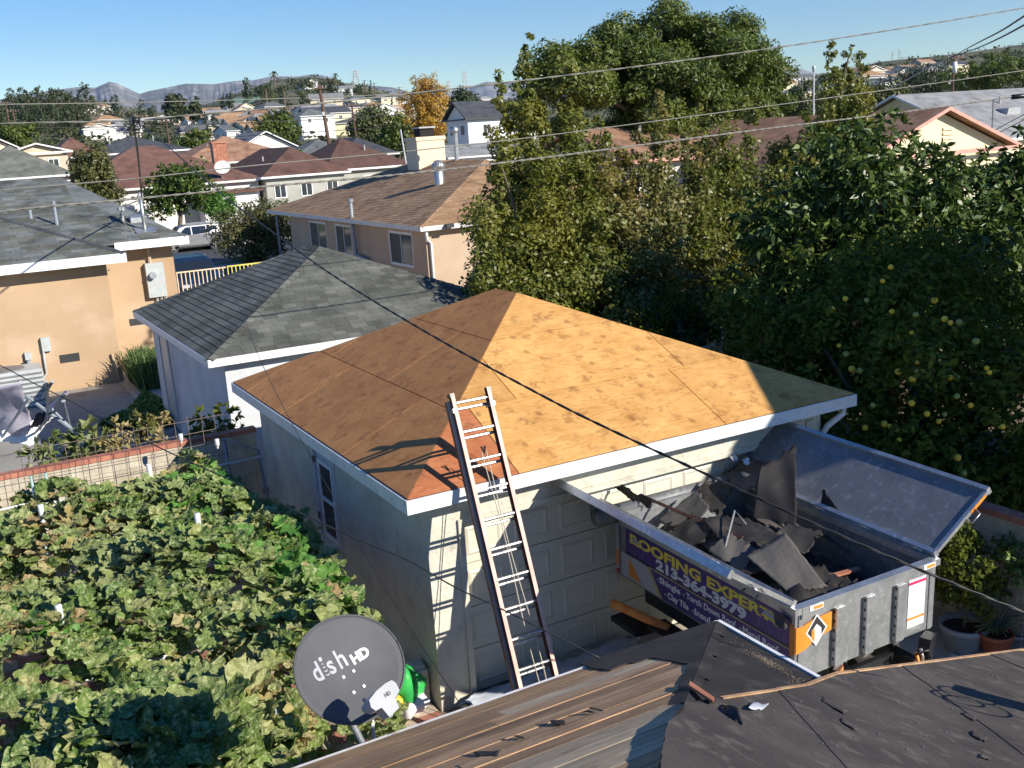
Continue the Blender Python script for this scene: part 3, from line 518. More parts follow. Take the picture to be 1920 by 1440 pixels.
# plywood deck, sheet by sheet
def ply():
    half = (GX1 - GX0) / 2; s = GS; k = math.sqrt(1 + s * s); th = .014
    def sheetobj(face, t0, t1, a, b, m, off=0):
        Lf = GX1 - GX0 if face in ('front', 'back') else GY1 - GY0
        n = _n({'front': (0, -s, 1), 'left': (-s, 0, 1), 'right': (s, 0, 1), 'back': (0, s, 1)}[face])
        def fp(t, w_): 
            return np.array({'front': (GX0 + w_, GY0 + t, 0), 'back': (GX0 + w_, GY1 - t, 0), 'left': (GX0 + t, GY0 + w_, 0), 'right': (GX1 - t, GY0 + w_, 0)}[face]) + [0, 0, GZ + s * t]
        poly = [(t0, a), (t0, b), (t1, b), (t1, a)]      # clipped by the two hips: t <= w <= Lf - t
        for fn in (lambda q_: q_[1] - q_[0], lambda q_: Lf - q_[0] - q_[1]):
            out = []
            for i in range(len(poly)):
                p_, c_ = poly[i - 1], poly[i]; dp, dc = fn(p_), fn(c_)
                if (dp >= 0) != (dc >= 0):
                    k_ = dp / (dp - dc); out.append((p_[0] + (c_[0] - p_[0]) * k_, p_[1] + (c_[1] - p_[1]) * k_))
                if dc >= 0: out.append(c_)
            poly = out
            if len(poly) < 3: return
        P = [fp(*q_) for q_ in poly]
        P = [p for i, p in enumerate(P) if np.linalg.norm(p - P[i - 1]) > .01]
        if len(P) < 3: return
        b_ = MB().prism([p + n * off for p in P], n * th); fixn(b_.obj('plywood_sheet', M[m], g))
    gp = .011
    for face in ('front', 'left', 'right', 'back'):
        Lf = GX1 - GX0 if face in ('front', 'back') else GY1 - GY0
        rows = [(0, 1.1), (1.1, 2.2), (2.2, half)] if face != 'left' else [(0, 1.1), (1.1, 2.2), (2.2, half)]
        joints = {'front': [[1.28, 4.1], [1.9, 4.35], []], 'left': [[1.9, 4.3, 6.0], [3.05, 5.2], []], 'right': [[2.4, 4.8], [3.2], []], 'back': [[2.4], [3.0], []]}[face]
        for r, (t0, t1) in enumerate(rows):
            e = [0] + [j for j in joints[r] if t0 < j < Lf - t0] + [Lf]
            for i, (a, b) in enumerate(zip(e[:-1], e[1:])):
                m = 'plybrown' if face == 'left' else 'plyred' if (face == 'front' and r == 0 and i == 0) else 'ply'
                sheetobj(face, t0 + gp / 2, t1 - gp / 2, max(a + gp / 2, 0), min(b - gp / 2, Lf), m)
    # rafters' dark gap under the sheets
    b = MB(); zt = GZ + s * half - .004; x0, x1, y0, y1 = GX0 + .004, GX1 - .004, GY0 + .004, GY1 - .004
    b.add([(x0, y0, GZ - .004), (x1, y0, GZ - .004), (x1, y1, GZ - .004), (x0, y1, GZ - .004), ((x0 + x1) / 2, y0 + half, zt), ((x0 + x1) / 2, y1 - half, zt)], [(0, 1, 4), (1, 2, 5, 4), (2, 3, 5), (3, 0, 4, 5)])
    b.obj('roof_frame', M['dark'], g)
ply()
# sectional door
dr = MB().box(4.42, 9.2, 9.69, 9.70, 0, 2.09).obj('garage_door', M['door'], g)
for r in range(4):
    z0 = .02 + r * .515; b = MB().box(4.43, 9.19, 9.655, 9.688, z0 + .006, z0 + .509)
    for c in range(8):
        a = 4.43 + c * .595 + .075; e = a + .445
        P = [(a, z0 + .09), (e, z0 + .09), (e, z0 + .425), (a, z0 + .425)]; i2 = [(a + .03, z0 + .12), (e - .03, z0 + .12), (e - .03, z0 + .395), (a + .03, z0 + .395)]; i3 = [(a + .055, z0 + .145), (e - .055, z0 + .145), (e - .055, z0 + .37), (a + .055, z0 + .37)]
        V = [(x, 9.6535, z) for x, z in P] + [(x, 9.640, z) for x, z in i2] + [(x, 9.640, z) for x, z in i3]
        V2 = [(x, 9.652, z) for x, z in P] + [(x, 9.638, z) for x, z in i2] + [(x, 9.649, z) for x, z in i3]
        b.add(V2, [(0, 1, 5, 4), (1, 2, 6, 5), (2, 3, 7, 6), (3, 0, 4, 7), (4, 5, 9, 8), (5, 6, 10, 9), (6, 7, 11, 10), (7, 4, 8, 11), (8, 9, 10, 11)])
    b.obj('door_section', M['door'], dr)
MB().box(4.36, 4.425, 9.49, 9.52, 0, 2.15).box(9.195, 9.26, 9.49, 9.52, 0, 2.15).box(4.425, 9.195, 9.49, 9.52, 2.085, 2.15).obj('door_frame', M['stucco'], g)
MB().box(6.78, 6.84, 9.615, 9.638, 1.72, 1.82).obj('lock_plate', M['alu'], g)
# side door with a hung window
sd = MB().box(4.02, 4.06, 12.41, 13.19, .14, 2.17).obj('side_door', M['bluetrim'], g)
MB().box(3.985, 4.03, 12.36, 12.41, .12, 2.2).box(3.985, 4.03, 13.19, 13.24, .12, 2.2).box(3.985, 4.03, 12.41, 13.19, 2.17, 2.22).obj('door_frame', M['bluewall'], g)
wf = MB().box(3.995, 4.018, 12.5, 12.56, .95, 2.05).box(3.995, 4.018, 13.02, 13.08, .95, 2.05).box(3.995, 4.018, 12.56, 13.02, 1.99, 2.05).box(3.995, 4.018, 12.56, 13.02, .95, 1.01).box(3.995, 4.018, 12.56, 13.02, 1.48, 1.53).obj('door_window', M['white'], sd)
MB().box(4.008, 4.016, 12.56, 13.02, 1.53, 1.99).obj('pane', M['glass'], sd); MB().box(4.008, 4.016, 12.56, 13.02, 1.01, 1.48).obj('pane', M['glass'], sd)
MB().lathe([(.0, 0), (.03, 0), (.035, .02), (.02, .04), (0, .045)], (3.96, 12.5, .86), 8).obj('door_knob', M['alu'], sd)
for z in (.4, 1.2, 2.0): MB().box(3.975, 3.984, 13.15, 13.22, z - .05, z + .05).obj('hinge', M['black'], sd)
# downspout at the right corner and little wall box
fixn(MB().tube([(9.80, 9.30, 2.46), (9.80, 9.30, 2.36), (9.62, 9.40, 2.20), (9.60, 9.45, 2.1), (9.60, 9.45, .1)], .04, 8).obj('downspout', M['white'], g, True))
MB().box(9.35, 9.47, 9.48, 9.52, 2.16, 2.3).obj('wall_box', M['stucco'], g)

# ================================================= grey shingled neighbour garage
g2 = thing('neighbour_garage', 'pale blue garage with a weathered grey green shingle hip roof beside the peach house', 'garage', (7.2, 21.9, 0))
NX0, NX1, NY0, NY1, NZ, NS = 3.84, 10.5, 18.2, 25.6, 2.6, .42
ring_wall(g2, 4.15, 10.2, 18.45, 25.35, 0, 2.46, M['bluewall'], 'wall', .15, holes=[('left', 23.4, 24.7, 0, 2.1)])
fascia(g2, NX0, NX1, NY0, NY1, NZ, .14, 'white')
shingle_roof(g2, NX0, NX1, NY0, NY1, NZ, NS, [M['sh_grey']], faces=('front', 'left', 'right', 'back'), limit=300, exposure=.15, tab=.30, jit=1)
MB().box(4.17, 4.21, 23.42, 24.68, 0, 2.09).obj('side_door', M['metalgrey'], g2)
fixn(MB().tube([(4.08, 23.3, 2.3), (4.10, 23.3, .3)], .03, 6).obj('conduit', M['metalgrey'], g2))
# ================================================= the near house, its roof stripped to boards and felt
EX, EY, EZ, ES = 4.43, 5.37, 2.6, .34
nh = thing('house', 'near house with its roof stripped to bare boards and black felt, white drip edge', 'house', (0, 2, 0))
F1p, F1n = (0, EY, EZ), _n((0, ES, 1)); F2p, F2n = (EX, 0, EZ), _n((ES, 0, 1))
Dp_ = np.array([4.47, 4.36, 2.6]); Dn = _n(np.cross(np.array([3.3, 4.02, 2.98]) - Dp_, np.array([2.45, 3.37, 3.29]) - Dp_)); Dn = Dn if Dn[2] > 0 else -Dn
def on(pts, p, n, off=0): return [atp(x, y, p, n) + np.array(n) * off for x, y in pts]
def jag(pts, step=9, amp=3, seed=0, sides=None):
    r = random.Random(seed); out = []
    for i in range(len(pts)):
        a, b = pts[i], pts[(i + 1) % len(pts)]; out.append(a)
        if sides is not None and i not in sides: continue
        m = int(math.dist(a, b) / step)
        for k in range(1, m): 
            f = k / m; out.append((a[0] + (b[0] - a[0]) * f + r.uniform(-amp, amp), a[1] + (b[1] - a[1]) * f + r.uniform(-amp, amp) * .6))
    return out
def slabfill(name, P, n, th, m, parent=None, label=None):
    import bmesh
    bm = bmesh.new(); n = np.array(n); vs_ = [bm.verts.new((p + n * th).tolist()) for p in P]; f = bm.faces.new(vs_)
    lo = [bm.verts.new(p.tolist()) for p in P]
    for i in range(len(P)): bm.faces.new((vs_[i - 1], vs_[i], lo[i], lo[i - 1]))
    bmesh.ops.triangulate(bm, faces=[f]); bmesh.ops.recalc_face_normals(bm, faces=bm.faces)
    if sum((f_.normal.dot(Vector(n)) * f_.calc_area()) for f_ in bm.faces) < 0: bmesh.ops.reverse_faces(bm, faces=bm.faces)
    me = bpy.data.meshes.new(name); bm.to_mesh(me); bm.free(); me.materials.append(m); return link(name, me, parent)
# boards: one object each, slightly uneven, resting on the rafters
k = math.sqrt(1 + ES * ES); row = 0; s_ = 0.
rr = random.Random(3)
while s_ < 5.6:
    wd = .135 if row else .17; y0 = EY - s_ / k; y1 = EY - (s_ + wd) / k; z0 = EZ + ES * (EY - y0); z1 = EZ + ES * (EY - y1)
    xr0 = EX - (EY - y0); xr1 = EX - (EY - y1); x = -5.5; brk = [-5.5]
    c = -5.5 + rr.uniform(1.5, 5)
    while c < xr1 - .4: brk.append(c); c += rr.uniform(2.2, 4.6)
    for i, a in enumerate(brk):
        last = i == len(brk) - 1; b0, b1 = (xr0, xr1) if last else (brk[i + 1] - .004, brk[i + 1] - .004)
        th = .02 + rr.uniform(-.003, .003); nn = np.array(F1n) * th
        P = [np.array(p) for p in [(a, y0, z0), (b0, y0, z0), (b1, y1, z1), (a, y1, z1)]]
        mm = 'plankraw' if row < 1 else ('plankgrey' if (row in (9, 10, 11, 12, 15, 16) and rr.random() < .8) or rr.random() < .1 else 'plank')
        fixn(MB().prism(P, nn).obj('board', M[mm], nh))
    s_ += wd + .008; row += 1
def f1(x, y, off=0): return np.array([x, y, EZ + ES * (EY - y)]) + np.array(F1n) * off
def f2(x, y, off=0): return np.array([x, y, EZ + ES * (EX - x)]) + np.array(F2n) * off
fixn(MB().prism([f1(-5.5, EY - .01, -.03), f1(EX - .01, EY - .01, -.03), f1(EX - 5.2, EY - 5.2, -.03), f1(-5.5, EY - 5.2, -.03)], np.array(F1n) * .027).obj('roof_deck', M['plankraw'], nh))
# white drip edges and gutter
MB().box(-5.5, EX + .03, EY + .002, EY + .035, EZ - .10, EZ + .012).box(-5.5, EX + .03, EY + .002, EY + .06, EZ - .12, EZ - .102).obj('drip_edge', M['whitewood'], nh)
MB().box(EX + .002, EX + .03, 4.33, EY, EZ - .10, EZ + .03).obj('drip_edge', M['white'], nh)
# felt on the +x slope, on the corner of the board slope and on the right-hand roof
# right-hand slope of the hip and the lower roof beside it
f2poly = [f2(EX, EY), f2(EX, 4.36), f2(3.3, 4.0), f2(2.4, 3.34)]
slabfill('felt_underlayment', [p for p in f2poly], F2n, .012, M['felt'], nh)
fp1 = jag([(1340, 1171), (1294, 1303), (1273, 1301), (1276, 1286), (1290, 1268), (1292, 1252), (1271, 1249), (1249, 1246), (1228, 1241), (1207, 1246), (1180, 1251), (1164, 1256), (1147, 1264), (1120, 1262), (1085, 1252)], 8, 2.5, 4, sides=range(1, 14))
fp1 = [q_ for q_ in fp1]
slabfill('felt_underlayment', on(fp1, F1p, F1n, .022), F1n, .006, M['felt'], nh)
dpoly = [(1341, 1324), (1337, 1336), (1292, 1332)] + jag([(1282, 1332), (1276, 1353), (1250, 1370), (1241, 1413), (1236, 1445), (1228, 1500)], 8, 3, 6, sides=range(0, 5)) + [(1228, 1640), (2150, 1640), (2150, 1190), (1911, 1228), (1560, 1275), (1501, 1298)]
Dpts = on(dpoly, Dp_, Dn, .012)
slabfill('felt_roof', Dpts, Dn, .035, M['feltold'], nh)
# overlapping felt courses on the lower roof: long strips with a lap
seams = [((1450, 1302), (1740, 1640)), ((1690, 1262), (2090, 1560)), ((1850, 1237), (2140, 1360))]
for i, (a, b) in enumerate(seams):
    A_1 = np.array(a, float); B_1 = np.array(b, float); wv = np.array([60, -6.])
    ln = jag([tuple(A_1), tuple(B_1)], 30, 1.2, i, sides=[0]); 
    poly = ln[:-1] + [tuple(B_1)] + [tuple(B_1 + wv * 1.6), tuple(A_1 + wv)]
    slabfill('felt_course', on(poly, Dp_, Dn, .0475), Dn, .003 + .001 * i, M['feltold'], nh)
# grey wooden edge along the lower roof and between the two roofs
ed = on([(1345, 1323), (1501, 1298), (1560, 1275), (1911, 1228), (2150, 1190)], Dp_, Dn, .05)
for a, b in zip(ed[:-1], ed[1:]):
    d = _n(b - a); sd = np.cross(d, Dn); fixn(MB().obox((a + b) / 2 + sd * .02, (b - a) / 2 * 1.0, sd * .013, np.array(Dn) * .005).obj('edge_strip', M['plank'], nh))
    fixn(MB().obox((a + b) / 2 + sd * .045 - np.array([0, 0, .12]), (b - a) / 2, sd * .012, np.array([0, 0, .1])).obj('fascia_board', M['plank'], nh))
rb = on([(1290, 1301), (1336, 1333), (1333, 1340), (1288, 1309)], Dp_, Dn, .06)
fixn(MB().prism(rb, np.array(Dn) * .015).obj('hip_board', M['redwood'], nh))
# hip seam of folded felt
hp = [f2(EX - t, EY - t, .018) for t in np.linspace(0, 1.33, 12)]
b = MB()
for i in range(len(hp) - 1):
    a, c = hp[i], hp[i + 1]; w1 = .07 + .02 * math.sin(i * 2.1)
    u = np.array([-.7, .7, 0]); b.add([a + u * w1 - [0, 0, w1 * ES * .7 - .004], a + [0, 0, .012], a - u * w1 - [0, 0, w1 * ES * .7 - .004], c + u * w1 - [0, 0, w1 * ES * .7 - .004], c + [0, 0, .012], c - u * w1 - [0, 0, w1 * ES * .7 - .004]], [(0, 1, 4, 3), (1, 2, 5, 4)])
b.obj('felt_hip_strip', M['felt'], nh)
# walls under the eaves
ring_wall(nh, -5.2, 3.95, -3, 4.9, 0, 2.5, M['stucco'], 'wall', .15)
ring_wall(nh, 3.96, 6.2, -3, 3.5, 0, 1.95, M['stucco'], 'wing_wall', .15)
# loose grit where the shingles came off
rg = np.random.default_rng(5); b = MB()
for (cx, cy, sx, sy, ang, nn_, pl) in [(1440, 1245, 60, 6, .52, 420, 2), (1505, 1284, 30, 5, .1, 120, 2)]:
    for i in range(nn_):
        a, c = rg.normal(0, sx * .5), rg.normal(0, sy * .6); x = cx + a * math.cos(ang) - c * math.sin(ang); y = cy + a * math.sin(ang) + c * math.cos(ang)
        p, n = ((F2p, F2n), (Dp_, Dn))[pl - 2]; P = atp(x, y, p, n) + np.array(n) * (.015 if pl == 2 else .053)
        if pl == 2 and P[0] > EX: continue
        r_ = rg.uniform(.002, .005); b.add([P + [r_, 0, 0], P + [-r_ * .5, r_, 0], P + [-r_ * .5, -r_, 0], P + [0, 0, r_ * .8]], [(0, 1, 3), (1, 2, 3), (2, 0, 3)])
tag(b.obj('shingle_grit', M['grit']), kind='stuff')
# scraps, nails and strips lying on the roofs
def crumple(name, cs, m, seed=0, bend=.05, jg=.06, nu=12, nv=9, label=None, cat=None, th=.004, parent=None, group=None, fold=0., mats2=None):
    """torn, bent sheet between four corner points"""
    r = np.random.default_rng(seed); c = [np.array(q_, float) for q_ in cs]
    nrm = _n(np.cross(c[1] - c[0], c[3] - c[0])); L1 = np.linalg.norm(c[1] - c[0]); L2 = np.linalg.norm(c[3] - c[0])
    ph = r.uniform(0, 6, 4); V = []
    je = [np.interp(np.linspace(0, 1, 40), np.linspace(0, 1, 14), r.normal(0, 1, 14)) for _ in range(4)]
    for j in range(nv):
        for i in range(nu):
            u, v = i / (nu - 1), j / (nv - 1)
            uu = u; vv = v
            if i == 0: uu = abs(je[0][int(v * 39)]) * jg
            if i == nu - 1: uu = 1 - abs(je[1][int(v * 39)]) * jg
            if j == 0: vv = abs(je[2][int(u * 39)]) * jg
            if j == nv - 1: vv = 1 - abs(je[3][int(u * 39)]) * jg
            p = c[0] * (1 - uu) * (1 - vv) + c[1] * uu * (1 - vv) + c[2] * uu * vv + c[3] * (1 - uu) * vv
            h = bend * (math.sin(uu * 3.1 + ph[0]) + .6 * math.sin(vv * 4.3 + ph[1]) + .35 * math.sin((uu + vv) * 7 + ph[2]) + .2 * math.sin(uu * 13 + vv * 5 + ph[3])) + fold * (abs(vv - .5) * 2) ** 2
            V.append(p + nrm * h)
    n_ = nu * nv; V += [p - nrm * th for p in V]; Fc = []
    for j in range(nv - 1):
        for i in range(nu - 1):
            a = j * nu + i; Fc.append((a, a + 1, a + 1 + nu, a + nu)); Fc.append((a + n_, a + nu + n_, a + 1 + nu + n_, a + 1 + n_))
    rim = [i for i in range(nu)] + [j * nu + nu - 1 for j in range(1, nv)] + [(nv - 1) * nu + i for i in range(nu - 2, -1, -1)] + [j * nu for j in range(nv - 2, 0, -1)]
    for a, b_ in zip(rim, rim[1:] + rim[:1]): Fc.append((b_, a, a + n_, b_ + n_))
    o = MB().add(V, Fc).obj(name, m, parent, smooth=True)
    if label: tag(o, label, cat, group)
    return o
def quadpx(pts): return [atz(x, y, z) for x, y, z in pts]
for i, (x, y, w_, h_, lab) in enumerate([(1047, 1364, 34, 9, 'small torn black felt scrap on the boards right of the dish'), (912, 1421, 62, 10, 'long torn felt scrap on the boards at the bottom edge'), (975, 1392, 22, 5, 'thin sliver of felt between the two scraps on the boards'), (1105, 1345, 26, 4, 'dark splinter of felt lying along a board below the felt corner')]):
    q_ = on([(x - w_ / 2, y + h_ * .1), (x + w_ / 2, y - h_ * .4), (x + w_ * .42, y + h_ * .5), (x - w_ * .2, y + h_ * .6)], F1p, F1n, .03)
    crumple('felt_scrap', q_, M['felt'], 40 + i, .006, .1, 7, 5, lab, 'roofing scrap')
for i, (x, y, w_, h_, a, lab) in enumerate([(1560, 1340, 60, 9, .55, 'long peeled strip of felt on the lower dark roof, nearest the valley'), (1588, 1377, 40, 8, .6, 'short grey strip of felt on the lower roof below the longest one'), (1815, 1360, 30, 6, .5, 'thin strip on the lower dark roof beside the cable shadow'), (1833, 1398, 34, 12, .4, 'curled scrap near the right bottom of the dark roof'), (1845, 1438, 22, 8, .3, 'scrap at the very bottom right of the dark roof')]):
    c_, s1 = math.cos(a), math.sin(a); q_ = on([(x + dx * c_ - dy * s1, y + dx * s1 + dy * c_) for dx, dy in ((-w_ / 2, h_ / 2), (w_ / 2, h_ / 2), (w_ / 2, -h_ / 2), (-w_ / 2, -h_ / 2))], Dp_, Dn, .056)
    crumple('felt_scrap', q_, M['feltold'], 50 + i, .002, .12, 7, 5, lab, 'roofing scrap')
crumple('plastic_scrap', on([(1395, 1352), (1430, 1348), (1441, 1333), (1408, 1336)], Dp_, Dn, .06), M['plastic'], 60, .008, .08, 7, 5, 'clear crumpled plastic strip lying on the dark roof beside the valley crack', 'plastic scrap')
b = MB()
rn = random.Random(9)
for i in range(26):
    x, y = rn.uniform(1480, 1910), rn.uniform(1270, 1435)
    if y < 1324 - (x - 1341) * .17: continue
    p = atp(x, y, Dp_, Dn) + np.array(Dn) * .05; b.lathe([(0.005, 0), (.005, .005), (0, .006)], p, 6)
tag(b.obj('nails', M['alu'], nh), kind='stuff')
# torn crack between the two roofs
crumple('felt_flap', on([(1343, 1330), (1375, 1358), (1395, 1380), (1362, 1366)], Dp_, Dn, .075), M['felt'], 61, .02, .2, 8, 6, None, parent=nh, fold=.05)

# ================================================= ladder
LX = (4.335, 4.755); ldir = _n((0, 1, 2.61)); ln = np.array([0, -ldir[2], ldir[1]]); lbase = np.array([0, 8.10, .03])
lad = thing('extension_ladder', 'extension ladder with reddish rails and aluminium rungs leaning on the garage eave', 'ladder', (4.54, 8.1, 0))
Ltot = (3.52 - .03) / ldir[2]
for sec, (a, e, off, dx) in enumerate([(0, Ltot - .05, .0, .026), (.12, Ltot + .02, .072, 0)]):
    for sx, x in ((-1, LX[0] - dx), (1, LX[1] + dx)):
        o0 = lbase + [x, 0, 0] + ln * off + ldir * a; o1 = lbase + [x, 0, 0] + ln * off + ldir * e
        m_ = MB(); mid = (o0 + o1) / 2; hl = (o1 - o0) / 2
        m_.obox(mid + [sx * .010, 0, 0], hl, np.array([.003, 0, 0]), ln * .031, 1)                       # web
        m_.obox(mid - [sx * .002, 0, 0] + ln * .0345, hl, np.array([.021, 0, 0]), ln * .0035, 0)      # front flange
        m_.obox(mid - [sx * .002, 0, 0] - ln * .0345, hl, np.array([.015, 0, 0]), ln * .0035, 1)
        fixn(m_.obj('rail', [M['fiber'], M['fiberdark']], lad))
    kk = 0; t = .24 + (.06 if sec else 0)
    while t < e - .08:
        c_ = lbase + ldir * t + ln * off; m_ = MB().tube([c_ + [LX[0] - dx + .008, 0, 0], c_ + [LX[1] + dx - .008, 0, 0]], .0165, 8); fixn(m_.obj('rung', M['alu'], lad)); t += .305
for x in (LX[0] - .01, LX[1] + .01):
    c_ = lbase + [x, 0, 0] + ldir * (Ltot - .16) + ln * .036; fixn(MB().obox(c_, ldir * .022, np.array([.022, 0, 0]), ln * .078).obj('rail_bracket', M['alu'], lad))
    c_ = lbase + [x, 0, 0] + ldir * (Ltot + .0) + ln * .072; fixn(MB().obox(c_, ldir * .02, np.array([.017, 0, 0]), ln * .04).obj('end_cap', M['black'], lad))
    c_ = lbase + [x, 0, 0] + ldir * .55 + ln * .05; fixn(MB().obox(c_, ldir * .05, np.array([.022, 0, 0]), ln * .05).obj('rung_lock', M['alu'], lad))
tp = lbase + [4.53, 0, 0] + ldir * (Ltot - .62) + ln * .11
for dx in (-.012, .02):
    pts = [tp + [dx, 0, 0] - ldir * s1 + [.012 * math.sin(s1 * 3 + dx * 90) + s1 * .03 * (1 if dx > 0 else .4), 0, 0] for s1 in np.linspace(0, 2.45, 14)]
    fixn(MB().tube(pts, .0055, 5).obj('pull_rope', M['rope'], lad))
fixn(MB().tube([tp + [-.02, 0, .05], tp + [.0, -.02, -.02], tp + [.02, 0, .05]], .012, 6).obj('pulley', M['black'], lad))

# ================================================= satellite dish
dc = aty(655, 1254, 5.52); daz = math.radians(19); el = math.radians(40)
dn = _n((math.sin(daz) * math.cos(el), -math.cos(daz) * math.cos(el), math.sin(el))); du = _n((math.cos(daz), math.sin(daz), 0)); dv = np.cross(dn, du)
du, dv = du * math.cos(.05) + dv * math.sin(.05), dv * math.cos(.05) - du * math.sin(.05)
dt = thing('satellite_dish', 'dark grey oval satellite dish lettered dish HD on the near eave', 'satellite dish', tuple(dc))
RA, RB = .375, .325
def dsurf(a, b_): return dc + du * a + dv * b_ + dn * (.62 * (a * a + b_ * b_) - .06)
b = MB(); n1 = 48; rings = 10; V = [dsurf(0, 0)]; Fc = []
for r in range(1, rings + 1):
    for j in range(n1): t = 2 * PI * j / n1; V.append(dsurf(RA * r / rings * math.cos(t), RB * r / rings * math.sin(t)))
for j in range(n1): Fc.append((0, 1 + j, 1 + (j + 1) % n1))
for r in range(rings - 1):
    for j in range(n1): a = 1 + r * n1; Fc.append((a + j, a + n1 + j, a + n1 + (j + 1) % n1, a + (j + 1) % n1))
k0 = len(V); V += [p - dn * .012 for p in V]; Fc += [tuple(i + k0 for i in f)[::-1] for f in Fc]
a = 1 + (rings - 1) * n1
for j in range(n1): Fc.append((a + j, a + k0 + j, a + k0 + (j + 1) % n1, a + (j + 1) % n1))
b.add(V, Fc).obj('reflector', M['dish'], dt, True)
b = MB(); rim = [dsurf(RA * 1.0 * math.cos(t), RB * 1.0 * math.sin(t)) for t in np.linspace(0, 2 * PI, 49)]; b.tube(rim, .006, 6).obj('rim', M['dish'], dt, True)
def text_mesh(s, size, offset=0., extrude=0., spacing=1., shear=0.):
    c = bpy.data.curves.new('t', 'FONT'); c.body = s; c.size = size; c.offset = offset; c.extrude = extrude; c.space_character = spacing; c.shear = shear; c.resolution_u = 3
    o = bpy.data.objects.new('t', c); C.objects.link(o); dg = bpy.context.evaluated_depsgraph_get(); me = bpy.data.meshes.new_from_object(o.evaluated_get(dg)); bpy.data.objects.remove(o); return me
def text_on(name, s, size, fn, m, parent, offset=0., spacing=1., x0=0, y0=0, sx=1., width=None):
    me = text_mesh(s, size, offset, 0., spacing)
    xs = [v.co.x for v in me.vertices]
    if width: sx = width / (max(xs) - min(xs)); x0 = x0 - min(xs) * sx
    for v in me.vertices: v.co = Vector(fn(x0 + v.co.x * sx, y0 + v.co.y).tolist())
    me.materials.clear(); me.materials.append(m); return link(name, me, parent)
_so = lambda a, b_: dsurf(a, b_) + dn * .003
for ch_, x_ in (('d', -.215), ('s', -.095), ('h', -.02)): text_on('lettering', ch_, .165, _so, M['lettersilver'], dt, .003, x0=x_, y0=.03, sx=.9)
b = MB(); 
for j in range(16): t = 2 * PI * j / 16; b.v.append(tuple(_so(-.112 + .014 * math.cos(t), .140 + .014 * math.sin(t))))
b.f.append(tuple(range(16))); b.m.append(0)
for q_, (yy, ww) in enumerate([(.112, .014), (.090, .022), (.066, .030), (.042, .036)]):
    L2 = [( -.112 + ww / 2 * c_, yy + .006 * c_ * c_ ) for c_ in np.linspace(-1, 1, 7)]
    up = [_so(x, y) for x, y in L2]; lo = [_so(x, y - .009 * (1 - .5 * abs(c_))) for (x, y), c_ in zip(L2, np.linspace(-1, 1, 7))]
    b.add(up + lo[::-1], [tuple(range(14))])
b.obj('emblem', M['lettersilver'], dt)
text_on('lettering', 'HD', .085, _so, M['letterwhite'], dt, .004, x0=.075, y0=.012)
for a_, b_ in ((-.02, -.02), (.06, -.02), (-.02, -.13), (.06, -.13)):
    c_ = dsurf(a_ - .01, b_ - .0); fixn(MB().obox(c_ + dn * .004, du * .009, dv * .009, dn * .004).obj('bolt', M['letterwhite'], dt))
lc = dc + dn * .40 - dv * .265 - du * .165
shape = [(-.115, -.015), (-.10, .03), (-.03, .052), (.05, .062), (.10, .058), (.115, .03), (.11, -.02), (.055, -.05), (.045, -.11), (-.045, -.12), (-.055, -.05), (-.10, -.045)]
fixn(MB().prism([lc + du * x * .95 + dv * y * .9 + dn * .02 for x, y in shape], -dn * .07).obj('lnb_housing', M['lnb'], dt))
text_on('lettering', 'HD', .03, lambda a_, b_: lc + du * a_ + dv * b_ + dn * .022, M['letterblack'], dt, .001, x0=.0, y0=-.01)
for a_ in (-.075, .06): fixn(MB().tube([lc + du * a_ - dn * .05, lc + du * a_ - dn * .085], .028, 10).obj('feed_horn', M['lnb'], dt, True))
fixn(MB().tube([lc - dv * .10 - dn * .03, dc - dv * .30 + dn * .02, dc - dv * .20 - dn * .05], .02, 6).obj('feed_arm', M['pipegrey'], dt, True))
pb = aty(684, 1402, 5.50)
fixn(MB().tube([dc - dn * .09, dc - dn * .1 - np.array([0, 0, .25]), pb, pb - [0, 0, .35]], .022, 10).obj('mast', M['galv'], dt, True))
fixn(MB().obox(dc - dn * .08, du * .1, dv * .1, dn * .012).obj('back_bracket', M['galvdull'], dt))
fixn(MB().tube([pb + [.2, -.14, -.02], pb + [0, 0, -.15]], .012, 6).obj('brace', M['galvdull'], dt, True))

# ================================================= dump trailer full of torn-off felt
TX0, TX1, TY0, TY1, TZ0, TZ1 = 6.28, 8.15, 6.51, 9.36, 1.0, 1.75
tr = thing('dump_trailer', 'galvanised dump trailer with open side wings and a purple roofing banner by the garage door', 'trailer', (7.2, 8, 0))
MB().box(TX0, TX0 + .04, TY0 + .04, TY1 - .04, TZ0, TZ1 - .07).obj('side_wall', M['galvdull'], tr)
MB().box(TX1 - .04, TX1, TY0 + .04, TY1 - .04, TZ0, TZ1 - .07).obj('side_wall', M['galvdull'], tr)
MB().box(TX0, TX1, TY0, TY0 + .04, TZ0, TZ1 - .07).obj('front_wall', M['galv'], tr)
MB().box(TX0, TX1, TY1 - .04, TY1, TZ0, TZ1 - .07).obj('tailgate', M['galv'], tr)
MB().box(TX0 + .05, TX1 - .05, TY0 + .05, TY1 - .05, TZ0, TZ0 + .04).obj('bed_floor', M['galvdull'], tr)
MB().box(TX0 - .03, TX0 + .05, TY0 - .03, TY1 + .02, TZ1 - .068, TZ1).box(TX1 - .05, TX1 + .03, TY0 - .03, TY1 + .02, TZ1 - .068, TZ1).box(TX0 + .052, TX1 - .052, TY0 - .035, TY0 + .05, TZ1 - .115, TZ1 + .002).box(TX0 + .052, TX1 - .052, TY1 - .05, TY1 + .02, TZ1 - .07, TZ1 + .002).obj('top_rail', M['galv'], tr)
